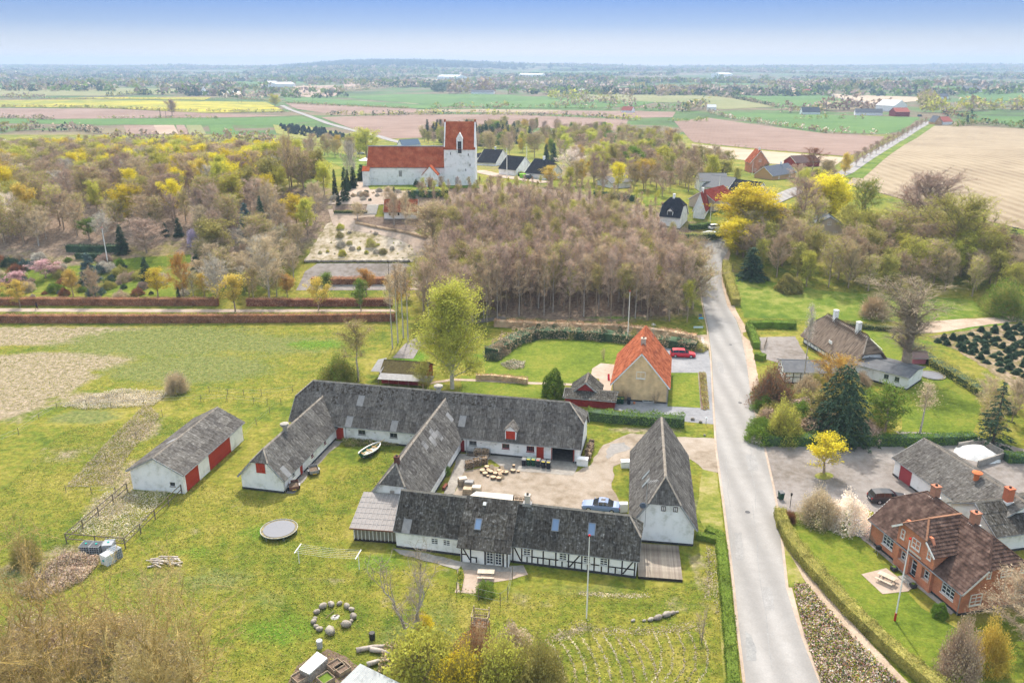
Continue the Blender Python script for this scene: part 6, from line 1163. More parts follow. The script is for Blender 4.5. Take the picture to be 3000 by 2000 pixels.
# left wood
LW = [('bare','mauve','mauve',.16),('bare','brown','brown',.16),('bare','grey','grey',.08),('half','brown','olive',.17),('leafy','olive','olive',.12),('half','tan','lime',.11),('leafy','ochre','ochre',.04),('leafy','lime','lime',.05),('leafy','yellow','yellow',.06),('bare','tan','tan',.06)]
LBL = {'mauve': ('bare mauve-brown tree in the left wood', 'bare mauve trees of the left wood'), 'brown': ('bare brown tree in the left wood', 'bare brown trees of the left wood'), 'grey': ('bare silvery grey tree in the left wood', 'bare grey trees of the left wood'), 'olive': ('olive budding tree in the left wood', 'olive trees of the left wood'), 'lime': ('pale yellow-green budding tree in the left wood', 'yellow-green trees of the left wood'), 'ochre': ('ochre budding tree in the left wood', 'ochre trees of the left wood'), 'yellow': ('bright yellow flowering maple in the left wood', 'yellow maples of the left wood'), 'tan': ('pale tan bare tree in the left wood', 'tan bare trees of the left wood'), 'white': ('white blossoming tree at the left end of the wood', 'white blossoming trees of the left wood')}
def lwood(p, i, tab=LW):
    px, py = proj(p); r = rnd.random(); 
    for g_, a, c, w in tab:
        r -= w
        if r < 0: break
    yz = (230 < px < 900 and py < 560) or (px > 600 and py < 640)
    if yz and rnd.random() < .30: g_, a, c = 'leafy', rnd.choice(['yellow', 'lime']), rnd.choice(['yellow', 'yellow', 'lime'])
    if px < 130 and rnd.random() < .08: g_, a, c = 'bare', 'white', 'white'
    lb, gr = LBL[c]; lim = 395+.02*abs(px-500)+(0 if py > 500 else 12)+rnd.uniform(-12, 20); plant(g_, p, min(rnd.uniform(8, 12.5), max(5, hgt(p, min(lim, py-30)))), None, a, c, 'grey' if c in ('grey', 'tan') else 'brown', lb, 'tree', gr)
scatter([(-140,730),(0,728),(230,712),(400,700),(560,722),(740,740),(860,720),(905,690),(940,640),(955,580),(930,540),(880,520),(870,490),(600,470),(300,440),(-60,430),(-260,480)], 900, 3.0, lwood, keep=75, name='left_wood')
scatter([(-220,440),(260,420),(560,440),(860,455),(900,480),(860,500),(500,480),(-120,470)], 120, 4.6, lwood, keep=0, name='left_wood')
scatter([(560,880),(820,880),(870,800),(905,760),(880,720),(700,740),(600,760)], 26, 4.0, lambda p, i: plant('bare' if rnd.random() < .6 else 'half', p, rnd.uniform(6, 10), None, rnd.choice(['grey', 'tan', 'brown']), 'olive', 'grey', 'low tangled bare tree between the left garden and the car park', 'tree', 'tangled trees left of the car park'))
# garden shrubs on the left
GS = [('grey','grey'),('dark','dark'),('tan','tan'),('rust','rust'),('olive','olive'),('green','green'),('mauve','mauve'),('blue','blue')]
scatter([(0,850),(60,870),(540,880),(560,840),(420,800),(330,760),(180,760),(60,730),(0,760)], 60, 2.2, lambda p, i: plant('shrub', p, rnd.uniform(.8, 2.4), None, *GS[i % 8], 'brown', 'low mixed garden shrub in the left garden beds', 'bush', 'garden shrubs of the left garden', name='bush'))
scatter([(930,755),(965,665),(1060,665),(1150,690),(1210,720),(1200,760)], 34, 1.7, lambda p, i: plant('shrub', p, rnd.choice([.3,.4,.6,.9,1.7])*rnd.uniform(.8, 1.2), None, *rnd.choice([('tan','lime'),('grey','olive'),('olive','lime'),('grey','grey')]), 'brown', 'sparse low shrub on the sandy slope below the church', 'bush', 'shrubs on the sandy slope', name='bush'))
scatter([(960,600),(1070,590),(1225,590),(1240,560),(1090,560),(1000,565)], 22, 1.8, lambda p, i: plant('shrub', p, rnd.uniform(.5, 1.6), None, *rnd.choice([('grey','grey'),('dark','dark'),('tan','tan')]), 'brown', 'small grave shrub in the churchyard in front of the nave', 'bush', 'churchyard shrubs', name='bush'))
for px, py, yt in ((1048,645,590),(1070+85,660,560),(1190,665,560),(1140,600,545)): T('half', px, py, yt, 46, 'tan', 'tan', 'small bare tree in the soil bed around the white chapel', group='small bare trees by the chapel', bk='grey')
# trees among and behind the village houses, right of the church
VT = [('bare','mauve','mauve',.22),('half','brown','olive',.2),('leafy','olive','olive',.16),('leafy','lime','lime',.10),('bare','brown','brown',.16),('leafy','ochre','ochre',.05),('half','tan','tan',.08),('small','green','green',.03)]
VHP = [(1448,480),(1470,480),(1535,512),(1612,524),(2090,563),(2150,570),(2223,505),(2296,524),(2228,592),(1982,668),(2046,640),(2120,610),(2365,488),(1820,551),(2425,695),(2140,560),(2000,640),(1500,512),(1560,520),(1420,470)]
def vtree(lbl, grp, tab=VT, hr=(6, 11)):
    def f(p, i):
        x, y = proj(p)
        if any(abs(x-a) < 34 and -14 < y-b < 75 for a, b in VHP): return
        r = rnd.random()
        for g_, a, c, w in tab:
            r -= w
            if r < 0: break
        plant(g_, p, rnd.uniform(*hr), None, a, c, 'brown', lbl, 'tree', grp)
    return f
scatter([(1660,500),(1780,470),(1960,460),(2080,480),(2160,530),(2040,560),(1960,570),(1900,590),(1780,575),(1680,555),(1640,530)], 150, 3.6, vtree('mixed budding tree in the village gardens right of the white blossoming cherry', 'trees of the village gardens'), keep=24)
scatter([(1420,455),(1640,470),(1780,455),(1900,440),(2010,450),(1960,420),(1800,400),(1600,385),(1420,385),(1230,392),(1240,420)], 230, 4.4, vtree('tree in the wood behind the church tower and white houses', 'trees of the wood behind the church', hr=(8, 13)), keep=14)
scatter([(1230,412),(1420,430),(1480,425),(1560,420),(1480,398),(1250,396)], 46, 4.5, lambda p, i: plant('thin', p, rnd.uniform(11, 14), 4.2, 'dark', 'dark', 'dark', 'dark spruce of the dense row behind the church tower', 'tree', 'dark spruces behind the church tower', name='conifer_tree'), keep=10, name='spruce_wood')
scatter([(2150,540),(2300,545),(2420,530),(2480,520),(2440,560),(2300,600),(2180,620)], 44, 4.2, vtree('tree between the village street and the avenue road', 'trees between village and avenue'))
RT = [('big','brown','olive',.10),('half','olive','lime',.18),('bare','brown','brown',.08),('leafy','olive','olive',.14),('half','tan','lime',.2),('bare','brown','brown',.16),('leafy','olive','lime',.10),('bare','tan','tan',.04)]
scatter([(2220,800),(2160,770),(2160,720),(2300,680),(2500,700),(2700,700),(2850,740),(3060,800),(3080,880),(2900,880),(2700,860),(2500,852),(2370,842)], 105, 4.2, vtree('budding tree in the copse above the green meadow right of the road', 'trees of the right copse', tab=RT, hr=(7.5, 12)), keep=36)
scatter([(2850,1180),(3100,1200),(3120,1300),(2980,1310),(2850,1290)], 10, 3.0, vtree('bare tree behind the gravel heap at the right edge', 'bare trees at the right edge', tab=[('bare','tan','tan',.6),('half','brown','olive',.4)], hr=(5, 8)))
scatter([(2210,1290),(2260,1150),(2330,1180),(2400,1250),(2560,1290),(2400,1292)], 22, 2.2, lambda p, i: plant('shrub', p, rnd.uniform(1.8, 3.2), None, *rnd.choice([('olive','olive'),('green','green'),('brown','brown'),('mauve','mauve')]), 'brown', 'dense shrub in the shrubbery between forecourt and road', 'bush', 'shrubbery beside the forecourt', name='bush'))
scatter([(2330,1140),(2420,1120),(2520,1130),(2600,1180),(2560,1260),(2340,1230)], 9, 2.6, lambda p, i: plant('bigshrub', p, rnd.uniform(2.5, 4), None, *rnd.choice([('olive','olive'),('brown','tan'),('olive','lime')]), 'brown', 'budding bush between the thatched house and the weeping spruce', 'bush', 'bushes in front of the thatched house', name='bush'))
scatter([(2740,1000),(2900,965),(3060,950),(3150,1010),(3150,1160),(3000,1140),(2880,1060)], 130, 1.35, lambda p, i: plant('xmas', p, rnd.uniform(.7, 1.6), 1.5, rnd.choice(['dark', 'blue']), 'dark', 'dark', 'small dark fir in the plantation at the right edge', 'tree', 'young firs of the plantation', name='conifer_tree'), avoid=False, keep=60, name='fir_plantation')
scatter([(820,370),(900,374),(1040,402),(1100,422),(960,408),(840,392)], 120, 3.5, lambda p, i: plant('xmas', p, rnd.uniform(2.5, 4), None, 'blue', 'blue', 'dark', 'bluish fir of the nursery rows beside the country road', 'tree', 'firs of the far nursery', name='conifer_tree'), avoid=False, keep=0, name='nursery_firs')
scatter([(860,470),(960,430),(1070,440),(1080,470),(1010,470),(940,470)], 22, 5, vtree('budding tree between the country road and the nave', 'trees left of the nave'))
for i in range(15):   # avenue along the road
    t = i/14; a = Vector((2492, 508)).lerp(Vector((2710, 366)), t**.75); g = G(a.x-16*(1-t), a.y); plant('bare', g, 7.5, 5, 'mauve', 'mauve', 'brown', 'small bare tree in the row along the avenue road', 'tree', 'avenue trees along the far road')
# shrubs in the under-wood edge and long laurel thicket behind the garden lawn
def hedge(name, pts, w, h, lf, label, px=True, dens=110, ls=.1, tw='brown', core=None, z_off=0, cat='hedge', lump=.12, twf=.25, closed=False):
    q = [(G(*p) if px else Vector((p[0], p[1], H(p[0], p[1])))) for p in pts]; o0 = q[0].copy(); b = MB(); rs = np.random.RandomState(len(pts)+int(q[0].x*3) % 999); V = []; N_ = []
    root = empty(name, o0, 0, label, cat); tot = []
    for i in range(len(q)-1):
        a, c = q[i]-o0, q[i+1]-o0; d = (c-a); L = math.hypot(d.x, d.y); u = Vector((d.x/L, d.y/L, 0)); n = Vector((-u.y, u.x, 0)); e_ = u*w*.04
        ins = .86+.004*(i % 3); hw = w/2*ins; p4 = [a-e_-n*hw, c+e_-n*hw, c+e_+n*hw, a-e_+n*hw]
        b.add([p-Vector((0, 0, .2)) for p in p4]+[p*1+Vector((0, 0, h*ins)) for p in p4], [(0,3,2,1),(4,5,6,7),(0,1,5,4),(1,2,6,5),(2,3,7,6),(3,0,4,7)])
        per = w+2*h; m = int(dens*L*per/ (ls*10)**2 * .55); s = rs.random(m)*(L+w*.2)-w*.1; k = rs.random(m)*per
        off = np.where(k < h, -w/2, np.where(k < h+w, k-h-w/2, w/2)); zz = np.where(k < h, k, np.where(k < h+w, h, per-k)); f = 1+lump*np.sin(s*1.1+i)*np.cos(s*.53+2)+rs.normal(size=m)*.035
        t = s/L; base = np.array(a)[None, :]*(1-t)[:, None]+np.array(c)[None, :]*t[:, None]
        V.append(base+np.array(n)[None, :]*(off*f)[:, None]+np.array([0, 0, 1])[None, :]*(zz*f)[:, None]+rs.normal(size=(m, 3))*.03)
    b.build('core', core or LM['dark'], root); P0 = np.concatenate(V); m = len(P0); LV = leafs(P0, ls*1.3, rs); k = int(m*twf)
    D = rs.normal(size=(k, 3)); D[:, 2] = np.abs(D[:, 2])+.2; D /= np.linalg.norm(D, axis=1)[:, None]; TV = slivers(P0[rs.randint(0, m, k)], D, np.full(k, ls*2.2), np.full(k, .02), rs)
    AV_ = np.concatenate([LV, TV]); me = npmesh('foliage', AV_, np.arange(len(AV_)).reshape(-1, 3), [LM[lf], LM[tw]], mi=np.concatenate([np.zeros(m), np.ones(k)])); o = link('foliage', me, root); o['kind'] = 'stuff'; return root
mc = lambda n: LM[n]
hedge('hedge', [(2283,1512),(2292,1548),(2318,1600),(2360,1655),(2420,1722),(2480,1790),(2540,1848),(2610,1915),(2680,1975),(2780,2060)], 1.35, 1.35, 'olive', 'long curved clipped green hedge between the brick house lawn and the dirt path', core=LM['olive'], dens=150, ls=.09, tw='green')
hedge('hedge', [(2068,1562),(2108,1575),(2115,1640),(2122,1720),(2132,1820),(2140,1920),(2150,2060)], 1.1, .9, 'green', 'straight low green hedge along the left side of the village road', core=LM['green'], ls=.09, tw='olive')
hedge('hedge', [(2040,1575),(2066,1580),(2108,1592)], .9, .8, 'green', 'short hedge piece at the corner of the roadside barn', core=LM['green'], ls=.09)
hedge('hedge', [(1723,1226),(1790,1234),(1870,1240),(1960,1245),(2002,1248)], 1.7, 1.7, 'green', 'dark ivy hedge between the farmyard and the yellow house', core=LM['dark'], ls=.13, tw='grey', lump=.2)
hedge('hedge', [(2127,780),(2128,810),(2140,850),(2155,895)], 2.0, 1.8, 'olive', 'clipped hedge along the right side of the road bend', core=LM['olive'], ls=.12, tw='green')
hedge('hedge', [(2192,960),(2260,958),(2330,962)], 1.5, 1.5, 'green', 'dark clipped hedge behind the grey courtyard', core=LM['green'], ls=.11); hedge('hedge', [(2192,962),(2205,990),(2215,1020)], 1.4, 1.4, 'green', 'hedge end beside the road at the grey courtyard', core=LM['green'], ls=.11)
hedge('hedge', [(2215,1050),(2238,1056)], 1.6, 1.3, 'green', 'short block of hedge right of the courtyard gate', core=LM['green'], ls=.11)
hedge('hedge', [(2235,1300),(2330,1302),(2450,1300),(2600,1302),(2720,1300),(2850,1296)], 1.6, 1.6, 'green', 'long dark hedge at the back of the gravel forecourt', core=LM['dark'], ls=.13, tw='olive'); hedge('hedge', [(2945,1350),(3080,1352)], 1.6, 1.3, 'green', 'hedge at the right edge beside the gravel heap', core=LM['dark'], ls=.13)
hedge('hedge', [(2650,1010),(2720,1060),(2800,1110),(2880,1160),(2960,1215)], 2.2, 1.4, 'olive', 'overgrown hedge between the thatched house lawn and the fir plantation', core=LM['dark'], ls=.14, tw='brown', lump=.3)
hedge('hedge', [(2380,962),(2480,955),(2560,965),(2640,970)], 1.6, 1.0, 'olive', 'low hedge line behind the thatched house', core=LM['dark'], ls=.13)
hedge('hedge', [(-120,944),(100,945),(400,945),(700,944),(900,943),(1157,940)], 1.0, 1.9, 'beech', 'long reddish brown beech hedge along the near side of the avenue path', core=LM['rust'], ls=.14, tw='beech', twf=1.0, lump=.04, dens=85)
hedge('hedge', [(-120,893),(100,893),(400,894),(640,894)], 1.1, 1.8, 'beech', 'far reddish beech hedge left of the large ochre tree', core=LM['rust'], ls=.14, tw='beech', twf=1.0, lump=.05, dens=85); hedge('hedge', [(725,895),(900,896),(1150,895)], 1.1, 1.8, 'beech', 'far reddish beech hedge in front of the car park', core=LM['rust'], ls=.14, tw='beech', twf=1.0, lump=.05, dens=85)
hedge('hedge', [(915,829),(1000,830),(1145,829)], 2.0, 1.5, 'beech', 'reddish brown hedge island inside the car park', core=LM['rust'], ls=.14, tw='brown', lump=.05)
hedge('hedge', [(1043,655),(1100,668),(1190,684),(1250,700)], .8, .6, 'brown', 'low brown hedge around the chapel bed', core=LM['brown'], ls=.12); hedge('hedge', [(980,624),(1076,624)], 1, .7, 'olive', 'low clipped hedge under the churchyard terrace', core=LM['dark'], ls=.12)
hedge('hedge', [(1210,572),(1250,575),(1310,572)], 3.0, 1.8, 'lime', 'yellow-green hedge in front of the church porch', core=LM['dark'], ls=.16, lump=.3)
hedge('hedge', [(1990,700),(2040,702),(2090,700),(2110,690)], 2.0, 1.7, 'olive', 'curved hedge in front of the white villa', core=LM['dark'], ls=.15); hedge('hedge', [(2020,672),(2060,668),(2075,664)], 1.6, 1.4, 'green', 'hedge beside the white villa garden', core=LM['dark'], ls=.15)
hedge('hedge', [(1740,575),(1800,582),(1860,590)], 2, 1.6, 'dark', 'dark hedge in the village below the bungalow', core=LM['dark'], ls=.16); hedge('hedge', [(1500,512),(1545,518)], 1.6, 1.2, 'lime', 'small yellow-green hedge beside the green bin', core=LM['dark'], ls=.15)
hedge('hedge', [(200,735),(290,738),(370,735)], 1.6, 1.8, 'dark', 'dark clipped hedge left of the garden flagpole', core=LM['dark'], ls=.16); hedge('hedge', [(225,756),(300,757)], 1.2, 1.4, 'dark', 'front dark hedge of the left garden', core=LM['dark'], ls=.16)
hedge('thicket', [(1440,1045),(1500,1010),(1560,985),(1640,985),(1740,990),(1830,1000),(1950,1012),(2040,1025)], 3.2, 1.9, 'brown', 'dense dark rhododendron thicket along the back of the garden lawn', core=LM['dark'], ls=.17, tw='dark', lump=.35, cat='hedge')
hedge('hedge', [(1450,955),(1600,962),(1800,968),(1960,985),(2035,1000)], 1.6, 1.5, 'beech', 'low reddish beech hedge at the front of the beech wood', core=LM['brown'], ls=.15, tw='brown', lump=.2)
hedge('hedge', [(1395,1112),(1440,1112),(1500,1118),(1545,1125)], .7, 1.1, 'beech', 'short brown beech hedge on the lawn beside the garden path', core=LM['brown'], ls=.11, tw='tan', twf=1)
for i, (px, py) in enumerate([(1440,1050),(1470,1028),(1505,1008),(1540,992),(1580,984),(1625,984),(1670,986),(1720,988),(1770,992),(1815,998),(1860,1003),(1905,1008),(1950,1013),(1995,1020),(2035,1026),(1460,1036),(1560,990),(1700,988)]): g = G(px+rnd.uniform(-8, 8), py+rnd.uniform(-3, 3)); plant('shrub', g, rnd.uniform(1.6, 2.9), rnd.uniform(2.6, 4.2), *[('brown','dark'),('dark','dark'),('umber','olive'),('tan','brown')][i % 4], 'brown', 'dark straggly shrub in the thicket behind the garden lawn', 'bush', 'shrubs of the thicket behind the garden lawn', name='bush')
# mottled ground cover beside the road, clippings, dead reed
def cover(name, pts, n, cols, ls, h, seed=3, px=True, up=.35):
    q = [(G(*p).x, G(*p).y) for p in pts]; rs = np.random.RandomState(seed); xs = [p[0] for p in q]; ys = [p[1] for p in q]; out = []
    cand = np.stack([rs.uniform(min(xs), max(xs), n*3), rs.uniform(min(ys), max(ys), n*3)], 1); ins = np.array([pip(x, y, q) for x, y in cand]); cand = cand[ins][:n]; n = len(cand)
    nz = np.array([noise.noise(Vector((x*.8, y*.8, 0))) for x, y in cand]); z = Hn(cand[:, 0], cand[:, 1])+.03+rs.random(n)*h*(1+nz*.8); P0 = np.column_stack([cand, z]); V = leafs(P0, ls, rs); o0 = P0[0]; o0 = np.array([o0[0], o0[1], 0])
    me = npmesh(name, V-o0, np.arange(len(V)).reshape(-1, 3), [LM[c] for c in cols], mi=rs.choice(len(cols), n)); o = link(name, me, None, Vector(o0)); tag(o, kind='stuff'); return o
cover('ground_cover', [(2324,1716),(2362,1716),(2500,1870),(2640,2010),(2740,2150),(2490,2150),(2405,2000),(2356,1862)], 26000, ['green','tan','rust','dark','lime','pink','white'], .15, .45)
cover('reeds', [(190,1430),(310,1300),(430,1180),(470,1220),(380,1330),(330,1420)], 9000, ['straw','straw','olive'], .14, .25); cover('reeds', [(205,1560),(310,1440),(500,1440),(370,1590)], 8000, ['straw','straw','grey','olive'], .12, .2)
cover('brushwood', [(40,1740),(190,1620),(300,1640),(250,1700),(120,1760)], 9000, ['mauve','straw','brown'], .15, .6); cover('reeds', [(170,1190),(350,1140),(500,1150),(450,1190),(250,1200)], 9000, ['straw','straw','grey'], .14, .4)
cover('brushwood', [(1130,1890),(1260,1880),(1230,1960),(1100,1980)], 5000, ['tan','green','olive','brown'], .15, .5); cover('weeds', [(1000,1290),(1180,1290),(1200,1305),(1010,1308)], 5000, ['olive','tan','green'], .13, .5)
cover('bed_plants', [(2047,1094),(2068,1092),(2078,1200),(2060,1202)], 3500, ['olive','rust','lime','brown'], .13, .35); cover('flower_bed_plants', [(1465,1068),(1500,1056),(1540,1060),(1535,1080),(1490,1084)], 2500, ['white','dark','mauve'], .12, .35)
cover('daffodils', [(1340,1690),(1350,1660),(1360,1690),(1350,1740)], 1500, ['green','lime'], .12, .4)
for i, (pts, n) in enumerate([([(-60,1500),(200,1250),(560,1220),(700,1250),(560,1400),(830,1470),(1150,1310),(1150,1420),(1010,1500),(1000,1600),(1330,1720),(1480,1740),(1850,1720),(1990,1720),(2110,1640),(2110,2040),(1000,2060),(300,2060),(-80,1800)], 60000), ([(-80,950),(1150,950),(1000,1110),(880,1180),(640,1200),(-60,1200)], 26000)]): cover('grass_tufts', pts, n, ['green','olive','olive','lime'], .13, .04, seed=20+i)
def clippings(pts, n, w, seed):
    q = [G(*p) for p in pts]; rs = np.random.RandomState(seed); k = rs.random(n)*(len(q)-1.001); i = k.astype(int); t = k-i; A = np.array([[p.x, p.y, p.z] for p in q]); P0 = A[i]*(1-t)[:, None]+A[i+1]*t[:, None]+rs.normal(size=(n, 3))*np.array([w, w, .01]); P0[:, 2] = np.abs(P0[:, 2])+.03
    V = leafs(P0, .13, rs); o0 = np.array([A[0][0], A[0][1], 0]); o = link('grass_clippings', npmesh('grass_clippings', V-o0, np.arange(len(V)).reshape(-1, 3), [LM['straw'], LM['olive']], mi=rs.choice(2, n, p=[.8, .2])), None, Vector(o0)); tag(o, kind='stuff')
for i in range(9): x = 1600+i*34; clippings([(x, 1860+abs(i-4)*3), (x+28, 1905), (x+46, 1950), (x+58, 2010), (x+62, 2080)], 300, .07, i)
for i in range(5): x = 1915+i*34; clippings([(x, 1850), (x+22, 1900), (x+20, 1960), (x-14, 2010)], 220, .07, 40+i)
clippings([(1620,1868),(1680,1850),(1720,1830)], 700, .4, 60); clippings([(1730,1845),(1850,1850),(1960,1846),(2050,1830)], 800, .35, 61); clippings([(2075,1600),(2080,1680),(2070,1750)], 500, .2, 62); clippings([(2095,1600),(2098,1700),(2100,1800)], 300, .15, 63); clippings([(1700,1735),(1800,1745),(1900,1745)], 700, .2, 64)
# far woods and hedgerows: masses
def clump(V, x, y, h, r, rs, n):
    z = H(x, y); d = rs.normal(size=(n, 3)); d /= np.linalg.norm(d, axis=1)[:, None]; P0 = np.array([x, y, z+h*.5])+d*np.array([r, r, h*.52])*rs.uniform(.45, 1, n)[:, None]; V.append(leafs(P0, r*(.75 if n < 15 else .5), rs))
def farmass(name, V, cols, seed=0):
    V = np.concatenate(V); n = len(V)//3; rs = np.random.RandomState(seed); sel = np.repeat(rs.choice(len(cols), n//10+1), 10)[:n]
    o = link(name, npmesh(name, V, np.arange(len(V)).reshape(-1, 3), [LM[c] for c in cols], mi=sel)); tag(o, kind='stuff'); return o
rs = np.random.RandomState(5)
def line(pts, h, sp=None, cols=('olive', 'brown', 'green'), name='hedgerow', gap=.0, n=12, wj=1.0):
    q = [G(*p) for p in pts]; V = []
    for i in range(len(q)-1):
        L = (q[i+1]-q[i]).length; k = int(L/(sp or h*.55))+1
        for j in range(k):
            if rs.random() < gap: continue
            p = q[i].lerp(q[i+1], (j+rs.random())/k); hh = h*rs.uniform(.45, 1.35); clump(V, p.x+rs.normal()*wj, p.y+rs.normal()*wj, hh, hh*.55, rs, n+4)
    if V: farmass(name, V, cols)
line([(0,348),(90,350),(160,352)], 4.5, cols=('brown','olive','mauve')); line([(290,347),(640,348)], 3, gap=.35); line([(0,314),(300,317),(560,328),(850,330)], 3.5, gap=.2); line([(130,291),(640,293)], 2.5, gap=.3); line([(0,290),(150,288)], 9, cols=('brown','mauve','olive'))
line([(310,282),(450,278)], 7, cols=('dark','olive')); line([(240,264),(290,264)], 14, cols=('dark','blue'), sp=4); line([(520,276),(560,272),(660,264)], 10, cols=('dark','mauve','brown')); line([(640,288),(780,292)], 11, cols=('tan','white','mauve','brown')); line([(700,290),(830,300)], 3, gap=.3)
line([(955,338),(1100,340),(1300,336),(1500,338),(1700,344),(1880,354)], 5.5, cols=('olive','lime','brown','dark'), sp=2.5); line([(835,303),(1000,312),(1200,320)], 3.5, gap=.1); line([(1270,318),(1400,320),(1600,316),(1800,322),(1990,326)], 8, cols=('olive','brown','mauve','green'), gap=.25); line([(1640,312),(1760,300),(1860,312)], 12, cols=('mauve','brown','olive'), gap=.3)
line([(2070,330),(2160,352),(2300,372),(2420,390),(2600,396)], 4.5, cols=('olive','brown','white','tan'), gap=.3); line([(1960,357),(2078,356)], 4, cols=('green','olive')); line([(2030,416),(2250,440),(2460,462)], 1.6, gap=.65, sp=6); line([(2060,280),(2280,316)], 5, cols=('dark','brown')); line([(2280,330),(2330,330),(2420,332)], 13, cols=('mauve','brown','olive'), sp=5); line([(2400,325),(2560,320),(2610,322)], 15, cols=('mauve','brown'), sp=5); line([(1990,330),(2070,318)], 14, cols=('mauve','dark','olive'), sp=6)
line([(2700,330),(2760,330),(2900,322),(3060,322)], 14, cols=('olive','brown','tan','lime'), sp=5); line([(2790,372),(2870,364),(2960,372),(3060,380)], 6, cols=('green','olive','dark'), gap=.1); line([(2760,340),(2860,352)], 9, cols=('rust','dark','olive')); line([(2700,305),(2730,320)], 15, cols=('brown','olive'), sp=5); line([(300,420),(400,415),(640,412),(820,420)], 7, cols=('brown','mauve','olive'), sp=3)
line([(2300,350),(2560,348)], 5, gap=.7); line([(830,284),(1000,272),(1090,262)], 4, gap=.3); line([(1310,276),(1420,270),(1440,274)], 24, cols=('mauve','brown','olive'), sp=7); line([(1270,268),(1300,272)], 18, cols=('dark','dark'), sp=6); line([(1450,262),(1640,258),(1750,264)], 17, cols=('mauve','brown','olive'), sp=8); line([(1610,290),(1720,292)], 16, cols=('olive','lime','brown'), sp=5); line([(900,268),(1060,262),(1200,258)], 13, cols=('mauve','tan'), sp=9)
line([(120,386),(220,384),(300,392)], 6, cols=('dark','brown','mauve'), sp=3); line([(0,388),(120,380)], 7, cols=('brown','olive'), sp=3); line([(1930,282),(2070,270),(2280,264)], 17, cols=('brown','mauve','olive'), sp=8, gap=.15); line([(2130,276),(2300,262),(2560,258),(2760,262)], 17, cols=('brown','mauve'), sp=10, gap=.3)
V = []; W = [[], [], [], []]
for k in range(210):     # far woods, thinning bands over the plain
    y = 1500+5400*rs.random()**.95; x = rs.uniform(-.75, .75)*y; L = rs.uniform(120, 700)*(.6+y/5000); h = rs.uniform(11, 17); m = max(6, int(L/(h*1.3))); 
    for j in range(m): clump(W[k % 3], x+(j/m-.5)*L+rs.normal()*8, y+rs.normal()*14*(1+y/3000), h*rs.uniform(.6, 1.2), h*rs.uniform(.6, 1.1)*(1+y/7000), rs, 18)
for j in range(1500):    # wooded ridge on the skyline
    y = rs.uniform(5200, 6700); x = -y*.13+rs.normal()*.055*y; clump(W[3], x, y, 20, 26, rs, 10)
for j in range(2600): y = rs.uniform(6100, 7000); x = rs.uniform(-.72, .72)*y; clump(W[1+j % 2], x, y, rs.uniform(10, 20), 26, rs, 8)
for k, cols in enumerate((('dark', 'green', 'brown'), ('olive', 'mauve', 'green'), ('green', 'dark', 'mauve'), ('dark', 'dark', 'blue'))): farmass('distant_wood', W[k], cols, k)
# air
hz = MB(); hz.box(-12500, 12500, -1500, 10200, -25, 150); o = hz.build('haze', None); o.data.materials.clear(); m = bpy.data.materials.new('haze'); m.use_nodes = True; n = m.node_tree; n.nodes.remove(n.nodes['Principled BSDF']); v = n.nodes.new('ShaderNodeVolumePrincipled'); v.inputs['Color'].default_value = (0.55, 0.74, 1.0, 1); v.inputs['Density'].default_value = 0.00018; v.inputs['Anisotropy'].default_value = 0.0
n.links.new(v.outputs[0], n.nodes['Material Output'].inputs['Volume']); o.data.materials.append(m); tag(o, kind='stuff')
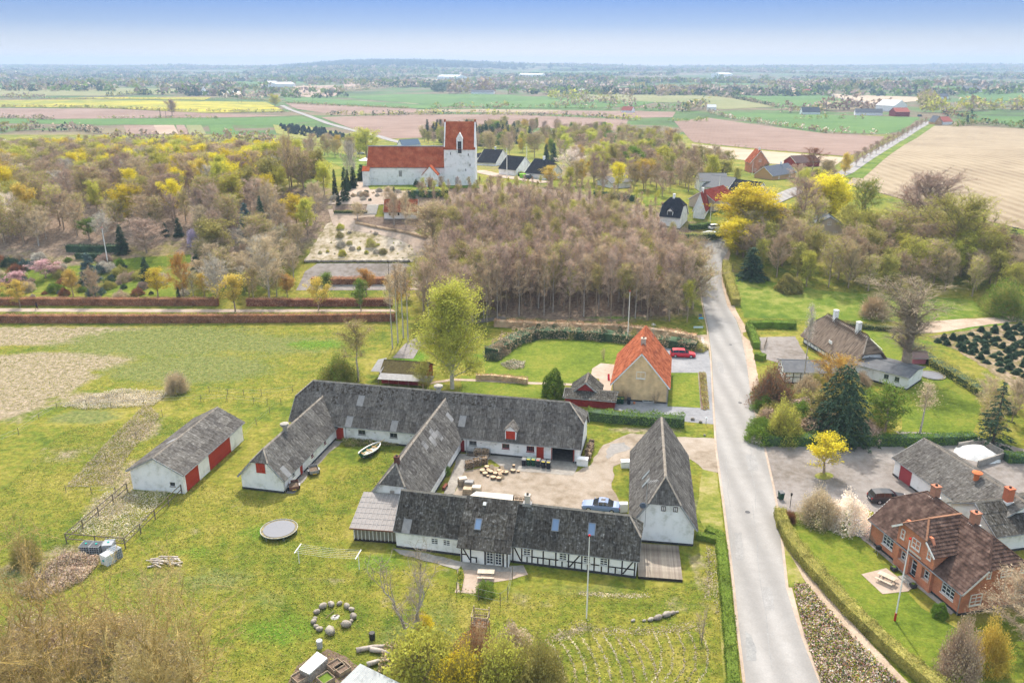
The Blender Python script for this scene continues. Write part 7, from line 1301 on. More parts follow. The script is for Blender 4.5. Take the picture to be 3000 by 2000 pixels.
# ---------------------------------------------------------------- smaller things
def paint(n, c, rough=.35, metal=0.0): return mat(n, c, rough=rough, spec=.5, metal=metal)
m_tyre = mat('tyre_rubber', (0.02,0.02,0.022)); m_rim = mat('alloy', (0.45,0.46,0.48), rough=.35, metal=.6); m_cg = mat('car_glass', (0.02,0.025,0.03), rough=.05, spec=.8)
def loft(b, secs, mi=0, close=True):
    n = len(secs[0]); k = len(b.v); vs = [p for s in secs for p in s]
    fs = [(i*n+j, i*n+(j+1) % n, (i+1)*n+(j+1) % n, (i+1)*n+j) for i in range(len(secs)-1) for j in range(n)]
    fs += [tuple(range(n))[::-1], tuple((len(secs)-1)*n+j for j in range(n))]
    b.add(vs, fs, mi)
def car(px, py, ang, label, col, kind='estate', L=4.75, W=1.82, Hh=1.48, z=None, small=False, cat='car', name='parked_car', glassm=None):
    g = G(px, py); r = empty(name, g, ang, label, cat); m = paint('car_'+label.split()[0], col)
    def sec(x, hw, z0, z1, tuck=.08): return [(x, -hw+tuck, z0), (x, -hw, z0+.2), (x, -hw, (z0+z1)/2+.1), (x, -hw+.1, z1), (x, hw-.1, z1), (x, hw, (z0+z1)/2+.1), (x, hw, z0+.2), (x, hw-tuck, z0)]
    hw = W/2; b = MB(); h = L/2; e = kind == 'estate' or kind == 'van'
    prof = [(-h, .86, .34, .78), (-h+.1, .94, .25, .93), (-h*.8, 1, .2, .97), (-h*.3, 1, .2, .96), (h*.25, 1, .2, .95), (h*.45, 1, .2, .90), (h*.8, .95, .2, .78), (h*.95, .86, .24, .70), (h, .74, .34, .58)]
    loft(b, [sec(x, hw*f, z0, z1) for x, f, z0, z1 in prof]); body = b.build('body', m, r, smooth=False)
    if kind == 'estate': gp = [(-h+.12, .82, .93, .95), (-h+.38, .80, .93, Hh-.08), (-h*.45, .80, .93, Hh), (.05, .80, .93, Hh-.02), (h*.14, .79, .92, Hh-.08), (h*.46, .78, .90, .93)]
    elif kind == 'van': gp = [(-h+.05, .9, .9, 1.0), (-h+.2, .88, .9, Hh), (h*.2, .88, .9, Hh), (h*.42, .86, .9, Hh-.3), (h*.62, .84, .88, .93)]
    else: gp = [(-h*.66, .80, .93, .96), (-h*.38, .77, .93, Hh-.08), (-h*.2, .77, .93, Hh), (h*.02, .77, .93, Hh-.02), (h*.12, .77, .92, Hh-.08), (h*.42, .80, .90, .93)]
    def cab(x, f, z0, z1): return [(x, -hw*f*1.06, z0), (x, -hw*f*(1-.18*(z1-z0)), z1), (x, hw*f*(1-.18*(z1-z0)), z1), (x, hw*f*1.06, z0)]
    b = MB(); loft(b, [cab(*q) for q in gp]); b.build('windows', glassm or m_cg, r)
    b = MB(); q = gp[1:-1]; 
    for i in range(len(q)-1):
        x0, f0, _, z0 = q[i]; x1, f1, _, z1 = q[i+1]; a0 = hw*f0*(1-.18*(z0-.93))*.98; a1 = hw*f1*(1-.18*(z1-.93))*.98
        b.add([(x0, -a0, z0+.005), (x1, -a1, z1+.005), (x1, a1, z1+.005), (x0, a0, z0+.005), (x0, -a0, z0+.03), (x1, -a1, z1+.03), (x1, a1, z1+.03), (x0, a0, z0+.03)], [(0,3,2,1), (4,5,6,7), (0,1,5,4), (1,2,6,5), (2,3,7,6), (3,0,4,7)])
    b.build('roof', m, r)
    for x in ([gp[1][0]+.1, (gp[1][0]+gp[-2][0])/2, gp[-2][0]] if not small else []):
        for s in (-1, 1):
            b = MB(); b.bar((x, s*(hw*.86), .93), (x, s*(hw*.74), Hh-.06), .07, .03); b.build('pillar', m, r)
    for x in (-h*.6, h*.62):
        for s in (-1, 1):
            b = MB(); b.tube([(0, -.1, 0), (0, .1, 0)], .32, 14); w = b.build('wheel', m_tyre, r, loc=(x, s*(hw-.09), .32)); c = MB(); c.tube([(0, s*.1, 0), (0, s*.115, 0)], [.2, .17], 8); c.build('rim', m_rim, w)
    if not small:
        for s in (-1, 1):
            b = MB(); b.box(h-.24, h-.035, s*hw*.62-.16, s*hw*.62+.16, .56, .67); b.build('headlight', mat('lamp_glass', (.6,.62,.65), rough=.1), r)
            b = MB(); b.box(-h-.012, -h+.12, s*hw*.74-.1, s*hw*.74+.1, .6, .84); b.build('tail_light', mat('tail_red', (.4,.01,.01), rough=.2), r)
            b = MB(); b.box(h*.32, h*.38, s*(hw+.02), s*(hw+.16), .92, 1.03); b.build('mirror', m, r)
        b = MB(); b.box(-h-.02, -h-.0, -.26, .26, .45, .56); b.build('number_plate', m_frame, r); b = MB(); b.box(-h-.03, -h+.05, -hw*.8, hw*.8, .3, .42); b.build('bumper', m_tyre, r)
    return r, body
car(2000, 1044, -.13, 'red estate car parked on the dark gravel drive', (.50,.012,.03))
bl, _ = car(1760, 1492, math.pi-.2, 'light blue metallic saloon parked behind the farmhouse roof', (.13,.20,.36), kind='saloon', L=4.7, W=1.75, Hh=1.42)
b = MB(); b.box(-.55, .0, -.3, .3, 1.425, 1.455); b.build('sunroof', m_cg, bl)
car(2600, 1467, .0, 'dark grey estate car half hidden by the brick house roof', (.03,.035,.04))
car(2098, 672, .3, 'white car parked beside the red-roofed village house', (.7,.7,.7), small=True, L=4.3); car(1057, 452, .2, 'white car parked in the garden left of the church nave', (.7,.7,.7), small=True, L=4.3)
car(1414, 484, .1, 'dark blue car parked in front of the white house by the tower', (.03,.04,.07), small=True, L=4.3); car(1549, 524, 1.2, 'dark car parked beside the green bin', (.04,.05,.07), small=True, L=4.2)
car(2695, 342, .1, 'dark vehicle standing by the far red barn', (.03,.03,.04), kind='van', small=True, L=5.5, Hh=2.2)
g = G(1531, 522); b = MB(); b.box(-1, 1, -.7, .7, 0, 1.3); b.box(-1.05, 1.05, -.75, .75, 1.3, 1.42); o = b.build('bin', mat('lime_plastic', (.25,.55,.05)), None, loc=g); tag(o, 'bright green waste container before the white gabled house', 'container')
g = G(2082, 692); b = MB(); b.blob((0, 0, .7), (2.6, 1.0, .75), 3, 10, 6, .06); b.box(-1.6, 1.6, -.7, .7, 0, .4); o = b.build('covered_boat', mat('white_tarp', (.68,.7,.74)), None, loc=g, rz=-.3); tag(o, 'white tarpaulin-covered boat behind the curved villa hedge', 'boat')
# bins
def bin_(px, py, lid, body, label, sticker=None, rz=0.0, group='wheelie bins in a row at the garage', hh=1.08):
    g = P(px, py) if py > 1100 else G(px, py); r = empty('wheelie_bin', g, rz, label, 'bin', group); bm_ = mat('bin_'+body, {'green': (.015,.06,.035), 'black': (.02,.022,.03), 'grey': (.045,.05,.055)}[body], rough=.5); w, d = .29, .36
    b = MB(); vs = [(-w*.8, -d*.8, .05), (w*.8, -d*.8, .05), (w*.8, d*.7, .05), (-w*.8, d*.7, .05), (-w, -d, hh-.12), (w, -d, hh-.12), (w, d, hh-.08), (-w, d, hh-.08)]; b.add(vs, [(0,3,2,1), (4,5,6,7), (0,1,5,4), (1,2,6,5), (2,3,7,6), (3,0,4,7)]); b.build('body', bm_, r)
    b = MB(); b.add([(-w-.02, -d-.05, hh-.12), (w+.02, -d-.05, hh-.12), (w+.02, d, hh-.08), (-w-.02, d, hh-.08), (-w, -d, hh-.06), (w, -d, hh-.06), (w, d, hh), (-w, d, hh)], [(0,3,2,1), (4,5,6,7), (0,1,5,4), (1,2,6,5), (2,3,7,6), (3,0,4,7)]); l = b.build('lid', mat('lid_'+lid, {'green': (.02,.08,.045), 'grey': (.11,.115,.12), 'black': (.04,.042,.05)}[lid], rough=.5), r)
    if sticker: b = MB(); b.box(-w*.7, w*.7, -d+.03, -d+.2, hh-.062, hh-.045); b.build('sticker', mat('sticker_'+sticker, {'yellow': (.7,.55,.02), 'red': (.6,.06,.03)}[sticker]), l)
    for s in (-1, 1): b = MB(); b.tube([(s*w-.03, d*.75, .1), (s*w+.03, d*.75, .1)], .1, 8); b.build('wheel', m_tyre, r)
    b = MB(); b.bar((-w, d+.06, hh-.1), (w, d+.06, hh-.1), .04); b.build('handle', bm_, r); return r
for px, py, l, bd, st, lb in [(1535,1362.6,'grey','black',None,'leftmost grey-lidded wheelie bin below the red barn door'),(1549,1362,'green','green','yellow','green wheelie bin with yellow label, second from the left in the row'),(1563,1363,'green','green','yellow','green wheelie bin with yellow label, third from the left in the row'),(1577,1365,'grey','grey','red','grey-green wheelie bin with reddish label, fourth in the row'),(1592,1369,'black','black','yellow','black wheelie bin with yellow label, second from the right by the garage'),(1607,1371,'black','black','yellow','rightmost black wheelie bin with yellow label by the garage opening')]: bin_(px, py, l, bd, lb, st, -.21)
for px, py, l, bd, st, lb in [(1799,1180,'green','green',None,'pale-lidded green bin at the left corner of the yellow brick wall'),(1811,1182,'green','green','yellow','green bin with yellow label beside the corner bin of the yellow house'),(1822,1182,'green','green','yellow','third bin from the left below the pruned tree of the yellow house'),(1842,1183,'black','black',None,'dark bin standing alone right of the three at the yellow house')]: bin_(px, py, l, bd, lb, st, -.17, 'bins at the yellow brick house')
bin_(2287, 1461, 'grey', 'green', 'dark green wheelie bin standing alone on the forecourt beside the road', None, .2, None)
# log rounds
m_end = mat('sawn_end', [(.42,.30,.19),(.60,.46,.32)], 6); m_bark2 = mat('log_bark', [(.10,.075,.055),(.19,.14,.10)], 5, bump=.4)
LP = [(530,840),(595,790),(650,785),(605,845),(655,855),(570,880),(607,908),(690,835),(780,800),(770,845),(808,862),(857,865),(715,880),(755,895),(790,918),(682,935),(760,945),(955,838),(1028,842),(965,808)]
LT = {2: .9, 3: .5, 8: 1.0, 13: .7, 14: 1.2, 7: .9}
LN = ['leftmost flat log round of the pile','upper left log round leaning at the pile back','tilted log round at the top of the pile','log round leaning in the middle left of the pile','bright sawn round in the middle of the pile','log round at the lower left of the pile','smallest log round at the front left of the pile','leaning round at the back middle of the pile','steeply tilted round at the upper right of the pile','thick round right of the pile middle','round tucked under the thick right one','rightmost round of the main log pile','round in the front middle of the pile','tilted round in front of the thick one','dark edge-on round at the lower right','front round of the pile, left one','front round of the pile, right one','big round lying apart right of the pile','small split piece farthest right of the logs','short split piece on the separate big round']
for i, (x, y) in enumerate(LP):
    g = P(1300+x/4.704, 1200+(y+18)/4.704); q = .36 if i not in (6, 18, 19) else .2; r = empty('log_round', g, rnd.random()*6, LN[i], 'log', 'log rounds in the farmyard'); r.rotation_euler = (LT.get(i, 0), 0, rnd.random()*1.2)
    hh = .38 if i not in (6, 18) else .25; zz = .0 if i not in LT else .12
    if i == 19: zz = .4
    r.location.z += zz; b = MB(); ang = [1+rnd.uniform(-.07, .07) for _ in range(12)]; vs = [(math.cos(a*.5236)*q*ang[a], math.sin(a*.5236)*q*ang[a], z) for z in (0, hh) for a in range(12)]; b.add(vs, [(j, (j+1) % 12, 12+(j+1) % 12, 12+j) for j in range(12)]); b.build('bark', m_bark2, r)
    b = MB(); b.add([(v[0]*.99, v[1]*.99, hh+.004) for v in vs[:12]], [tuple(range(12))]); b.add([(v[0], v[1], -.002) for v in vs[:12]], [tuple(range(11, -1, -1))]); b.build('sawn_face', m_end, r)
# firewood crates
fw_me = []
for s in range(3): b = MB(); b.add([(-.13, -.05, 0), (.13, -.06, 0), (.13, .06, 0), (-.13, .05, 0), (-.13, 0, .11), (.13, 0, .1)], [(0,3,2,1), (0,1,5,4), (1,2,5), (2,3,4,5), (3,0,4)]); fw_me.append(b.mesh('log', [m_end, m_bark2, mat('split_wood', [(.33,.22,.13),(.52,.38,.25)], 5)][s]))
def crate(px, py, rz, label, full=True, w=1.15, d=.85, h=1.05):
    g = P(px, py); r = empty('firewood_crate', g, rz, label, 'crate', 'firewood crates in the farmyard'); b = MB(); b.box(-w/2, w/2, -d/2, d/2, 0, .1); b.build('pallet_base', m_bark2, r)
    b = MB()
    for x in (-w/2, w/2):
        for y in (-d/2, d/2): b.bar((x, y, 0), (x, y, h), .04)
    for z in (.35, .7, h):
        for s in (-1, 1): b.bar((-w/2, s*d/2, z), (w/2, s*d/2, z), .02); b.bar((s*w/2, -d/2, z), (s*w/2, d/2, z), .02)
    if not full:
        for i in range(8): x = -w/2+w*i/7; b.bar((x, -d/2, .1), (x, -d/2, h), .012); b.bar((x, d/2, .1), (x, d/2, h), .012)
    b.build('wire_frame', m_gut, r)
    if full:
        b = MB(); b.box(-w/2+.08, w/2-.08, -d/2+.08, d/2-.08, .1, h-.12); b.build('inner_logs', m_bark2, r)
        for z in range(8):
            for i in range(9): o = link('log', fw_me[rnd.randrange(3)], r, (-w/2+.07+i*(w-.14)/8, -d/2+.05, .12+z*.115)); o.rotation_euler = (rnd.uniform(-.3, .3), rnd.uniform(-.2, .2), 1.57+rnd.uniform(-.3, .3))
        for i in range(34): o = link('log', fw_me[rnd.randrange(3)], r, (rnd.uniform(-w/2+.1, w/2-.1), rnd.uniform(-d/2+.08, d/2-.08), h-.13+rnd.uniform(0, .06))); o.rotation_euler = (rnd.uniform(-.4, .4), rnd.uniform(-.3, .3), rnd.uniform(0, 3.14))
for x, y, rz, lb in ((345,795,.22,'front left wire crate of split firewood in the yard'),(450,765,.22,'middle wire crate of split firewood in the yard'),(545,740,.22,'right wire crate of split firewood in the yard')): crate(1300+x/4.704, 1200+y/4.704, rz, lb)
crate(1300+475/4.704, 1200+630/4.704, -.21, 'left firewood crate against the barn wall'); crate(1300+578/4.704, 1200+636/4.704, -.21, 'right firewood crate against the barn wall'); crate(1300+378/4.704, 1200+622/4.704, -.21, 'empty wire crate against the barn wall', full=False)
# pallets and boxes at the yard corner
m_pal = mat('pallet_wood', [(.28,.21,.15),(.46,.37,.28)], 2, rand=.15)
def pallet(px, py, n, rz, label, top=None, h0=0):
    g = P(px, py); r = empty('pallet_stack', g, rz, label, 'pallets', 'pallet stacks in the yard corner')
    bd = MB(); bd.box(-.6, .6, 0, .1, 0, .022); me = bd.mesh('board', m_pal)
    for k in range(n):
        for j in range(5): link('board', me, r, (0, -.4+j*.18, .115+k*.14))
        b = MB()
        for y in (-.4, 0, .4): b.box(-.6, .6, y-.04, y+.04, k*.14, .11+k*.14)
        b.build('bearer', m_pal, r)
    if top: b = MB(); b.box(-.55, .55, -.4, .4, n*.14+.02, n*.14+.3); b.build('load', top, r)
pallet(1356, 1421, 6, .3, 'leaning pallet stack with pale boards at the yard corner', mat('pale_boards', (.55,.46,.38))); pallet(1375, 1428, 5, -.2, 'pallet stack carrying striped grey boards', m_pale); pallet(1370, 1446, 4, -.15, 'slatted brown crate in front of the pallet stacks', m_pal); pallet(1396, 1438, 3, -.1, 'pallet with a cream box at the right of the stacks', mat('cream_box', (.66,.58,.47)))
# pale lean-to roof and window frames behind the farmhouse
q = [P(1357, 1464, 2.6), P(1500, 1476, 2.6), P(1504, 1448, 2.9), P(1395, 1438, 2.9)]; b = MB(); b.poly(q, .05); o0 = Vector((q[0].x, q[0].y, 0)); lt = empty('lean_to', (0,0,0), 0, 'pale corrugated lean-to roof in the yard behind the farmhouse ridge', 'lean-to'); b.build('roof', mat('cream_sheet', [(.50,.46,.40),(.60,.56,.50)], 2, stretch=(6,1,1)), lt)
b = MB(); 
for p in q: b.bar((p.x, p.y, 0), (p.x, p.y, p.z-.05), .12)
b.build('post', m_timber, lt)
g = P(1526, 1466); r = empty('lattice_frame', g, -.15, 'wooden lattice frame lying in the yard beside the pale lean-to', 'frame'); b = MB(); w_, d_ = 2.6, 1.3
for i in range(6): b.box(-w_/2+w_*i/5-.04, -w_/2+w_*i/5+.04, -d_/2, d_/2, .3, .36)
for j in range(3): b.box(-w_/2, w_/2, -d_/2+d_*j/2-.04, -d_/2+d_*j/2+.04, .361, .42)
b.build('slats', m_pal, r); b = MB(); b.box(-1.2, 1.2, -.5, .5, 0, .295); b.build('base', m_bark2, r)
# boat on the lawn
g = P(1086, 1329); bo = empty('rowing_boat', g, R(62), 'white and green clinker rowing boat standing on the lawn', 'boat'); b = MB(); S_ = []
for x, w, z in ((-2.1, .45, .35), (-1.6, .68, .2), (-.6, .85, .12), (.5, .82, .12), (1.4, .58, .2), (2.0, .25, .35), (2.25, .04, .5)):
    zt = .78+.12*(x/2.2)**2; S_.append([(x, -w, zt), (x, -w*.85, (zt+z)/2), (x, 0, z), (x, w*.85, (zt+z)/2), (x, w, zt)])
n = 5; vs = [p for s in S_ for p in s]; fs = [(i*n+j, (i+1)*n+j, (i+1)*n+j+1, i*n+j+1) for i in range(6) for j in range(4)]+[(0,1,2,3,4)]; b.add(vs, fs); b.build('hull', mat('green_hull', (.02,.11,.06), rough=.5), bo, smooth=True)
b = MB(); 
for s in (0, 4):
    pts = [Vector(S_[i][s])+Vector((0, (.02 if s == 4 else -.02), .0)) for i in range(7)]; b.tube(pts, .09, 6)
b.build('gunwale', m_frame, bo); b = MB(); b.poly([(x*.96, y*.9, .42) for x, y in [(-2.1,-.42),(-.6,-.8),(.5,-.78),(1.4,-.5),(2.1,0),(1.4,.5),(.5,.78),(-.6,.8),(-2.1,.42)]]); b.build('floor', mat('inner_paint', (.62,.60,.52)), bo)
for x in (-1.3, -.1, 1.1): b = MB(); b.box(x-.13, x+.13, -.66, .66, .6, .65); b.build('thwart', mat('varnished', (.32,.20,.08)), bo)
b = MB(); b.tube([(-1.6, .1, .7), (2.9, -.35, 1.1)], .05, 6); o = b.build('mast', mat('spar', (.5,.38,.2)), bo); b = MB(); b.box(-1.6, 1.6, -.06, .06, 0, .18); b.build('keel', m_timber, bo)
b = MB(); b.box(-.8, -.68, -.7, .7, 0, .25); b.box(.9, 1.02, -.6, .6, 0, .25); b.build('chock', m_bark2, bo)
def trailer(px, py, rz, label, m):
    g = P(px, py); r = empty('trailer', g, rz, label, 'trailer', 'small car trailers'); b = MB(); w, d = 1.9, 1.15
    b.box(-w/2, w/2, -d/2, d/2, .48, .53); b.build('floor', m_bark2, r)
    for q in ((-w/2, w/2, -d/2-.03, -d/2), (-w/2, w/2, d/2, d/2+.03), (-w/2-.03, -w/2, -d/2, d/2), (w/2, w/2+.03, -d/2, d/2)): b = MB(); b.box(*q, .45, .85); b.build('side_board', m, r)
    for s in (-1, 1): b = MB(); b.tube([(0, s*(d/2+.05), .28), (0, s*(d/2+.2), .28)], .28, 12); wv = b.build('wheel', m_tyre, r); b = MB(); b.tube([(0, s*(d/2+.2), .28), (0, s*(d/2+.21), .28)], .15, 8); b.build('rim', m_rim, wv); b = MB(); b.box(-.36, .36, s*(d/2+.04)-.0 if s > 0 else s*(d/2+.22), s*(d/2+.22) if s > 0 else s*(d/2+.04), .58, .61); b.build('mudguard', m_gut, r)
    b = MB(); b.bar((-w/2, 0, .42), (-w/2-1.1, 0, .42), .07); b.build('drawbar', m_gut, r); b = MB(); b.box(w/2+.03, w/2+.05, -.26, .26, .35, .46); b.build('number_plate', mat('yellow_plate', (.7,.45,.05)), r)
trailer(920, 1386, -1.2, 'grey box trailer parked beside the left wing wall', m_pale); trailer(862, 1432, -1.25, 'rusty brown trailer at the front corner of the left wing', mat('rusty_side', [(.13,.06,.045),(.22,.11,.08)], 4))
# trampolines
def tramp(px, py, r_, h, label, legs=True):
    g = G(px, py); r = empty('trampoline', g, 0, label, 'trampoline'); b = MB(); b.cyl(0, 0, h, h+.02, r_*.86, 36); b.build('jumping_mat', mat('mat_fabric', (.145,.155,.18), rough=.5, spec=.3), r)
    b = MB(); b.tube([(math.cos(a*.1745)*r_, math.sin(a*.1745)*r_, h+.02) for a in range(37)], .05, 6, cap=False); b.build('rim', mat('old_rim', [(.28,.26,.2),(.5,.5,.46)], 4), r)
    b = MB(); V_ = [(math.cos(a*.1745)*q, math.sin(a*.1745)*q, h-.02) for q in (r_*.86, r_*.99) for a in range(36)]; b.add(V_, [(a, (a+1) % 36, 36+(a+1) % 36, 36+a) for a in range(36)]); b.build('spring_cover', mat('worn_pad', [(.12,.12,.10),(.3,.24,.1)], 3), r)
    if legs:
        for k in range(6): a = k*1.047; b = MB(); b.tube([(math.cos(a)*r_*.98, math.sin(a)*r_*.98, h), (math.cos(a)*r_*.96, math.sin(a)*r_*.96, 0)], .035, 5); b.build('leg', m_gut, r)
tramp(819, 1560, 2.12, .55, 'round trampoline with dark mat on the lawn left of the sunroom'); tramp(2729, 1100, 2.2, .12, 'low round trampoline with blue-grey mat on the right lawn', legs=False)
# clothes line
a, c = P(877, 1650), P(1053, 1668); r = empty('clothesline', a, math.atan2(c.y-a.y, c.x-a.x), 'white clothesline with two T-posts across the lawn', 'clothesline'); L = (c-a).length
for x in (0, L): b = MB(); b.cyl(x, 0, 0, 1.95, .045, 6); b.bar((x, -.9, 1.95), (x, .9, 1.95), .08); b.build('post', m_frame, r)
for k in range(6): y = -.8+k*.32; b = MB(); b.tube([(0, y, 1.97), (L/2, y, 1.78), (L, y, 1.97)], .008, 3); b.build('line', m_frame, r)
# stones
m_st = mat('field_stone', [(.17,.14,.12),(.30,.265,.225),(.39,.35,.31)], 1.6, rand=.15, bump=.3); SME = []
for s in range(5): b = MB(); b.blob((0, 0, .3), (.5, .42, .36), s+3, 9, 6, .12); SME.append(b.mesh('stone', m_st, smooth=True))
SL = ['pale stone at the upper left of the ring','large pale block at the top left of the ring','round stone at the top of the ring','small stone at the top right of the ring','flat stone at the upper right of the ring','grey stone on the right of the ring','dark stone on the right side of the ring','small stone at the lower right of the ring','big smooth boulder at the lower right of the ring','biggest boulder at the bottom of the ring','reddish stone at the lower left of the ring','small reddish stone left of the bottom boulder','flat narrow stone on the left of the ring','smallest stone on the left of the ring']
for i, (x, y, q) in enumerate([(52,438,.9),(83,410,1.15),(128,400,1.05),(172,392,.8),(210,408,1),(235,424,.8),(245,462,1.05),(235,483,.6),(208,507,1.3),(122,545,1.55),(65,530,.9),(48,513,.7),(35,490,.9),(42,468,.55)]): 
    g = P(900+x/1.809, 1550+(y+6)/1.809); o = link('stone', SME[i % 5], None, g); o.scale = (q*.85, q*.75, q*.75); o.rotation_euler.z = rnd.random()*6; tag(o, SL[i], 'stone', 'boulders of the stone ring')
g = P(983, 1806); r = empty('fire_pit', g, 0, 'ash and charred sticks of the fire pit inside the stone ring', 'fire pit'); b = MB(); b.blob((0, 0, 0), (.45, .4, .12), 2, 10, 4); b.build('ash', mat('ash', [(.3,.29,.28),(.55,.54,.52)], 6), r); b = MB(); b.bar((-.9, -.3, .1), (-.3, .8, .12), .05); b.bar((-.1, -.1, .12), (.2, .15, .2), .08); b.build('sticks', m_bark2, r)
for i, (x, y, q, lb) in enumerate([(1727,486,.7,'small half-buried stone, leftmost of the low stone row'),(1785,486,.6,'second stone of the low stone row'),(1820,482,1.0,'brown stone of the low stone row'),(1858,474,1.4,'squared grey block of the low stone row'),(1905,458,1.5,'long grey block of the low stone row'),(1935,448,1.0,'grey block second from the right of the low row'),(1960,440,.6,'small stone at the right end of the low row')]):
    g = P(900+x/1.809, 1550+y/1.809); o = link('stone', SME[i % 5], None, g); o.scale = (q*.8, q*.55, q*.5); o.rotation_euler.z = .5; tag(o, lb, 'stone', 'stones of the low row on the mown lawn')
for x, y, q, lb in ((2029,1230,.7,'dark boulder beside the dark gravel entrance'),(2052,1238,.6,'second boulder beside the dark gravel entrance'),(2064,1276,.4,'small stone on the verge near the road')): g = P(x, y); o = link('stone', SME[1], None, g); o.scale = (q, q, q); tag(o, lb, 'stone')
# play tower
g = P(1408, 1850); r = empty('climbing_tower', g, -.15, 'small weathered wooden climbing tower on posts in the lawn', 'climbing frame'); 
for x in (-.75, .75):
    for y in (-.6, .6): b = MB(); b.box(x-.05, x+.05, y-.05, y+.05, 0, 2.2 if y < 0 else 2.5); b.build('post', m_pal, r)
b = MB(); b.box(-.8, .8, -.65, .65, 1.0, 1.06); b.build('platform', m_bark2, r)
for z in (1.4, 2.1): b = MB(); b.box(-.8, .8, -.68, -.64, z, z+.09); b.box(-.8, .8, .64, .68, z, z+.09); b.box(-.83, -.79, -.6, .6, z, z+.09); b.box(.79, .83, -.6, .6, z, z+.09); b.build('rail', m_pal, r)
for i in range(8): b = MB(); x = -.65+i*.185; b.box(x, x+.07, .60, .64, 1.1, 1.85); b.build('slat', m_pal, r); b = MB(); b.box(x, x+.07, -.63, -.6, .35, 1.0); b.build('slat', m_pal, r)
# flagpoles
def pole(px, py, ytop, label, ball=(.6,.02,.02), base=None, rr=.07, tilt=0):
    g = G(px, py); h = hgt(g, ytop); r = empty('flagpole', g, 0, label, 'flagpole'); b = MB(); b.tube([(0, 0, 0), (0, 0, h*.6), (0, 0, h-.1)], [rr, rr*.8, rr*.5], 8); b.build('pole', mat('pole_white', (.80,.78,.76), rough=.5), r)
    if ball: b = MB(); b.blob((0, 0, h-.05), (.12, .12, .12), 1, 8, 5, 0); b.build('finial', mat('pole_ball', ball), r)
    if base: b = MB(); b.cyl(0, 0, 0, .9, rr*1.6, 8); b.build('base', mat('red_base', (.45,.05,.03)), r)
    b = MB(); b.tube([(rr+.03, 0, 1), (rr*.6+.03, 0, h-.3)], .012, 3); b.build('halyard', m_gut, r)
pole(1718, 1810, 1566, 'white flagpole with red ball in front of the half-timbered farmhouse'); pole(2621, 1817, 1576, 'white flagpole with red foot on the brick house lawn', base=True); pole(1838, 1003, 852, 'white flagpole behind the yellow brick house', rr=.09)
pole(316, 770, 666, 'white flagpole in the left garden', rr=.13); pole(1485, 516, 431, 'left tall white flagpole before the village houses', rr=.14, ball=None); pole(1543, 481, 428, 'right tall white flagpole behind the village houses', rr=.14, ball=None); pole(2104, 582, 515, 'thin white flagpole before the pale grey-roofed house', rr=.1, ball=None); pole(2203, 512, 473, 'short white flagpole beside the red brick gabled house', rr=.12, ball=None); pole(2080, 652, 598, 'white flagpole at the white house with red roof', rr=.09, ball=None)
# picnic tables
def picnic(px, py, rz, label):
    g = P(px, py); r = empty('picnic_table', g, rz, label, 'picnic table'); m = mat('bleached_wood', [(.42,.35,.27),(.58,.50,.41)], 3, rand=.1)
    bd = MB(); bd.box(-.9, .9, 0, .125, 0, .035); me = bd.mesh('board', m)
    for j in range(5): link('board', me, r, (0, -.35+j*.14, .72))
    for s in (-1, 1):
        for j in range(2): link('board', me, r, (0, s*.72-.13+j*.13, .43))
        b = MB(); b.bar((s*.65, -.72, .40), (s*.65, .72, .40), .05, .09); b.bar((s*.65, -.25, .71), (s*.65, -.55, 0), .05, .09); b.bar((s*.65, .25, .71), (s*.65, .55, 0), .05, .09); b.build('trestle', m, r)
picnic(1424, 1690, -.05, 'bleached picnic table on the farmhouse terrace'); picnic(2596, 1703, -.85, 'wooden picnic table on the paved patio by the brick house')
# tanks
def ibc(px, py, rz, label, body, tip=False, lid=(.02,.35,.3)):
    g = P(px, py); r = empty('water_tank', g, rz, label, 'tank', 'caged plastic tanks by the paddock'); s = .52; b = MB(); b.box(-s, s, -.6, .6, .15, 1.1); b.build('bottle', mat('tank_'+label.split()[0], body, rough=.4), r)
    b = MB(); b.box(-s-.02, s+.02, -.62, .62, 0, .14); b.build('pallet', m_gut, r); b = MB()
    for i in range(5):
        x = -s+2*s*i/4; b.bar((x, -.63, .14), (x, -.63, 1.12), .025); b.bar((x, .63, .14), (x, .63, 1.12), .025); y = -.6+1.2*i/4; b.bar((s+.03, y, .14), (s+.03, y, 1.12), .025); b.bar((-s-.03, y, .14), (-s-.03, y, 1.12), .025)
    for k in range(4):
        z = .3+.26*k; b.bar((-s, -.64, z), (s, -.64, z), .025); b.bar((-s, .64, z), (s, .64, z), .025); b.bar((s+.04, -.6, z), (s+.04, .6, z), .025); b.bar((-s-.04, -.6, z), (-s-.04, .6, z), .025)
    b.build('cage', mat('cage_steel', (.5,.52,.54), rough=.4), r); b = MB(); b.cyl(0, 0, 1.1, 1.17, .12, 10); b.build('cap', mat('cap_teal', lid), r)
    if tip: r.rotation_euler = (R(90), 0, rz); r.location.z = .6
ibc(257, 1616, .0, 'black caged water tank, left of the two dark ones', (.05,.06,.065)); ibc(287, 1617, -.05, 'dark caged water tank beside the black one', (.055,.06,.068)); ibc(322, 1612, .1, 'grey caged tank behind the tipped white one', (.30,.32,.35)); ibc(332, 1640, -.5, 'white caged tank lying tipped on its side', (.68,.70,.70), tip=True); ibc(352, 1626, -.5, 'bluish caged tank tipped over at the paddock corner', (.12,.16,.20), tip=True)
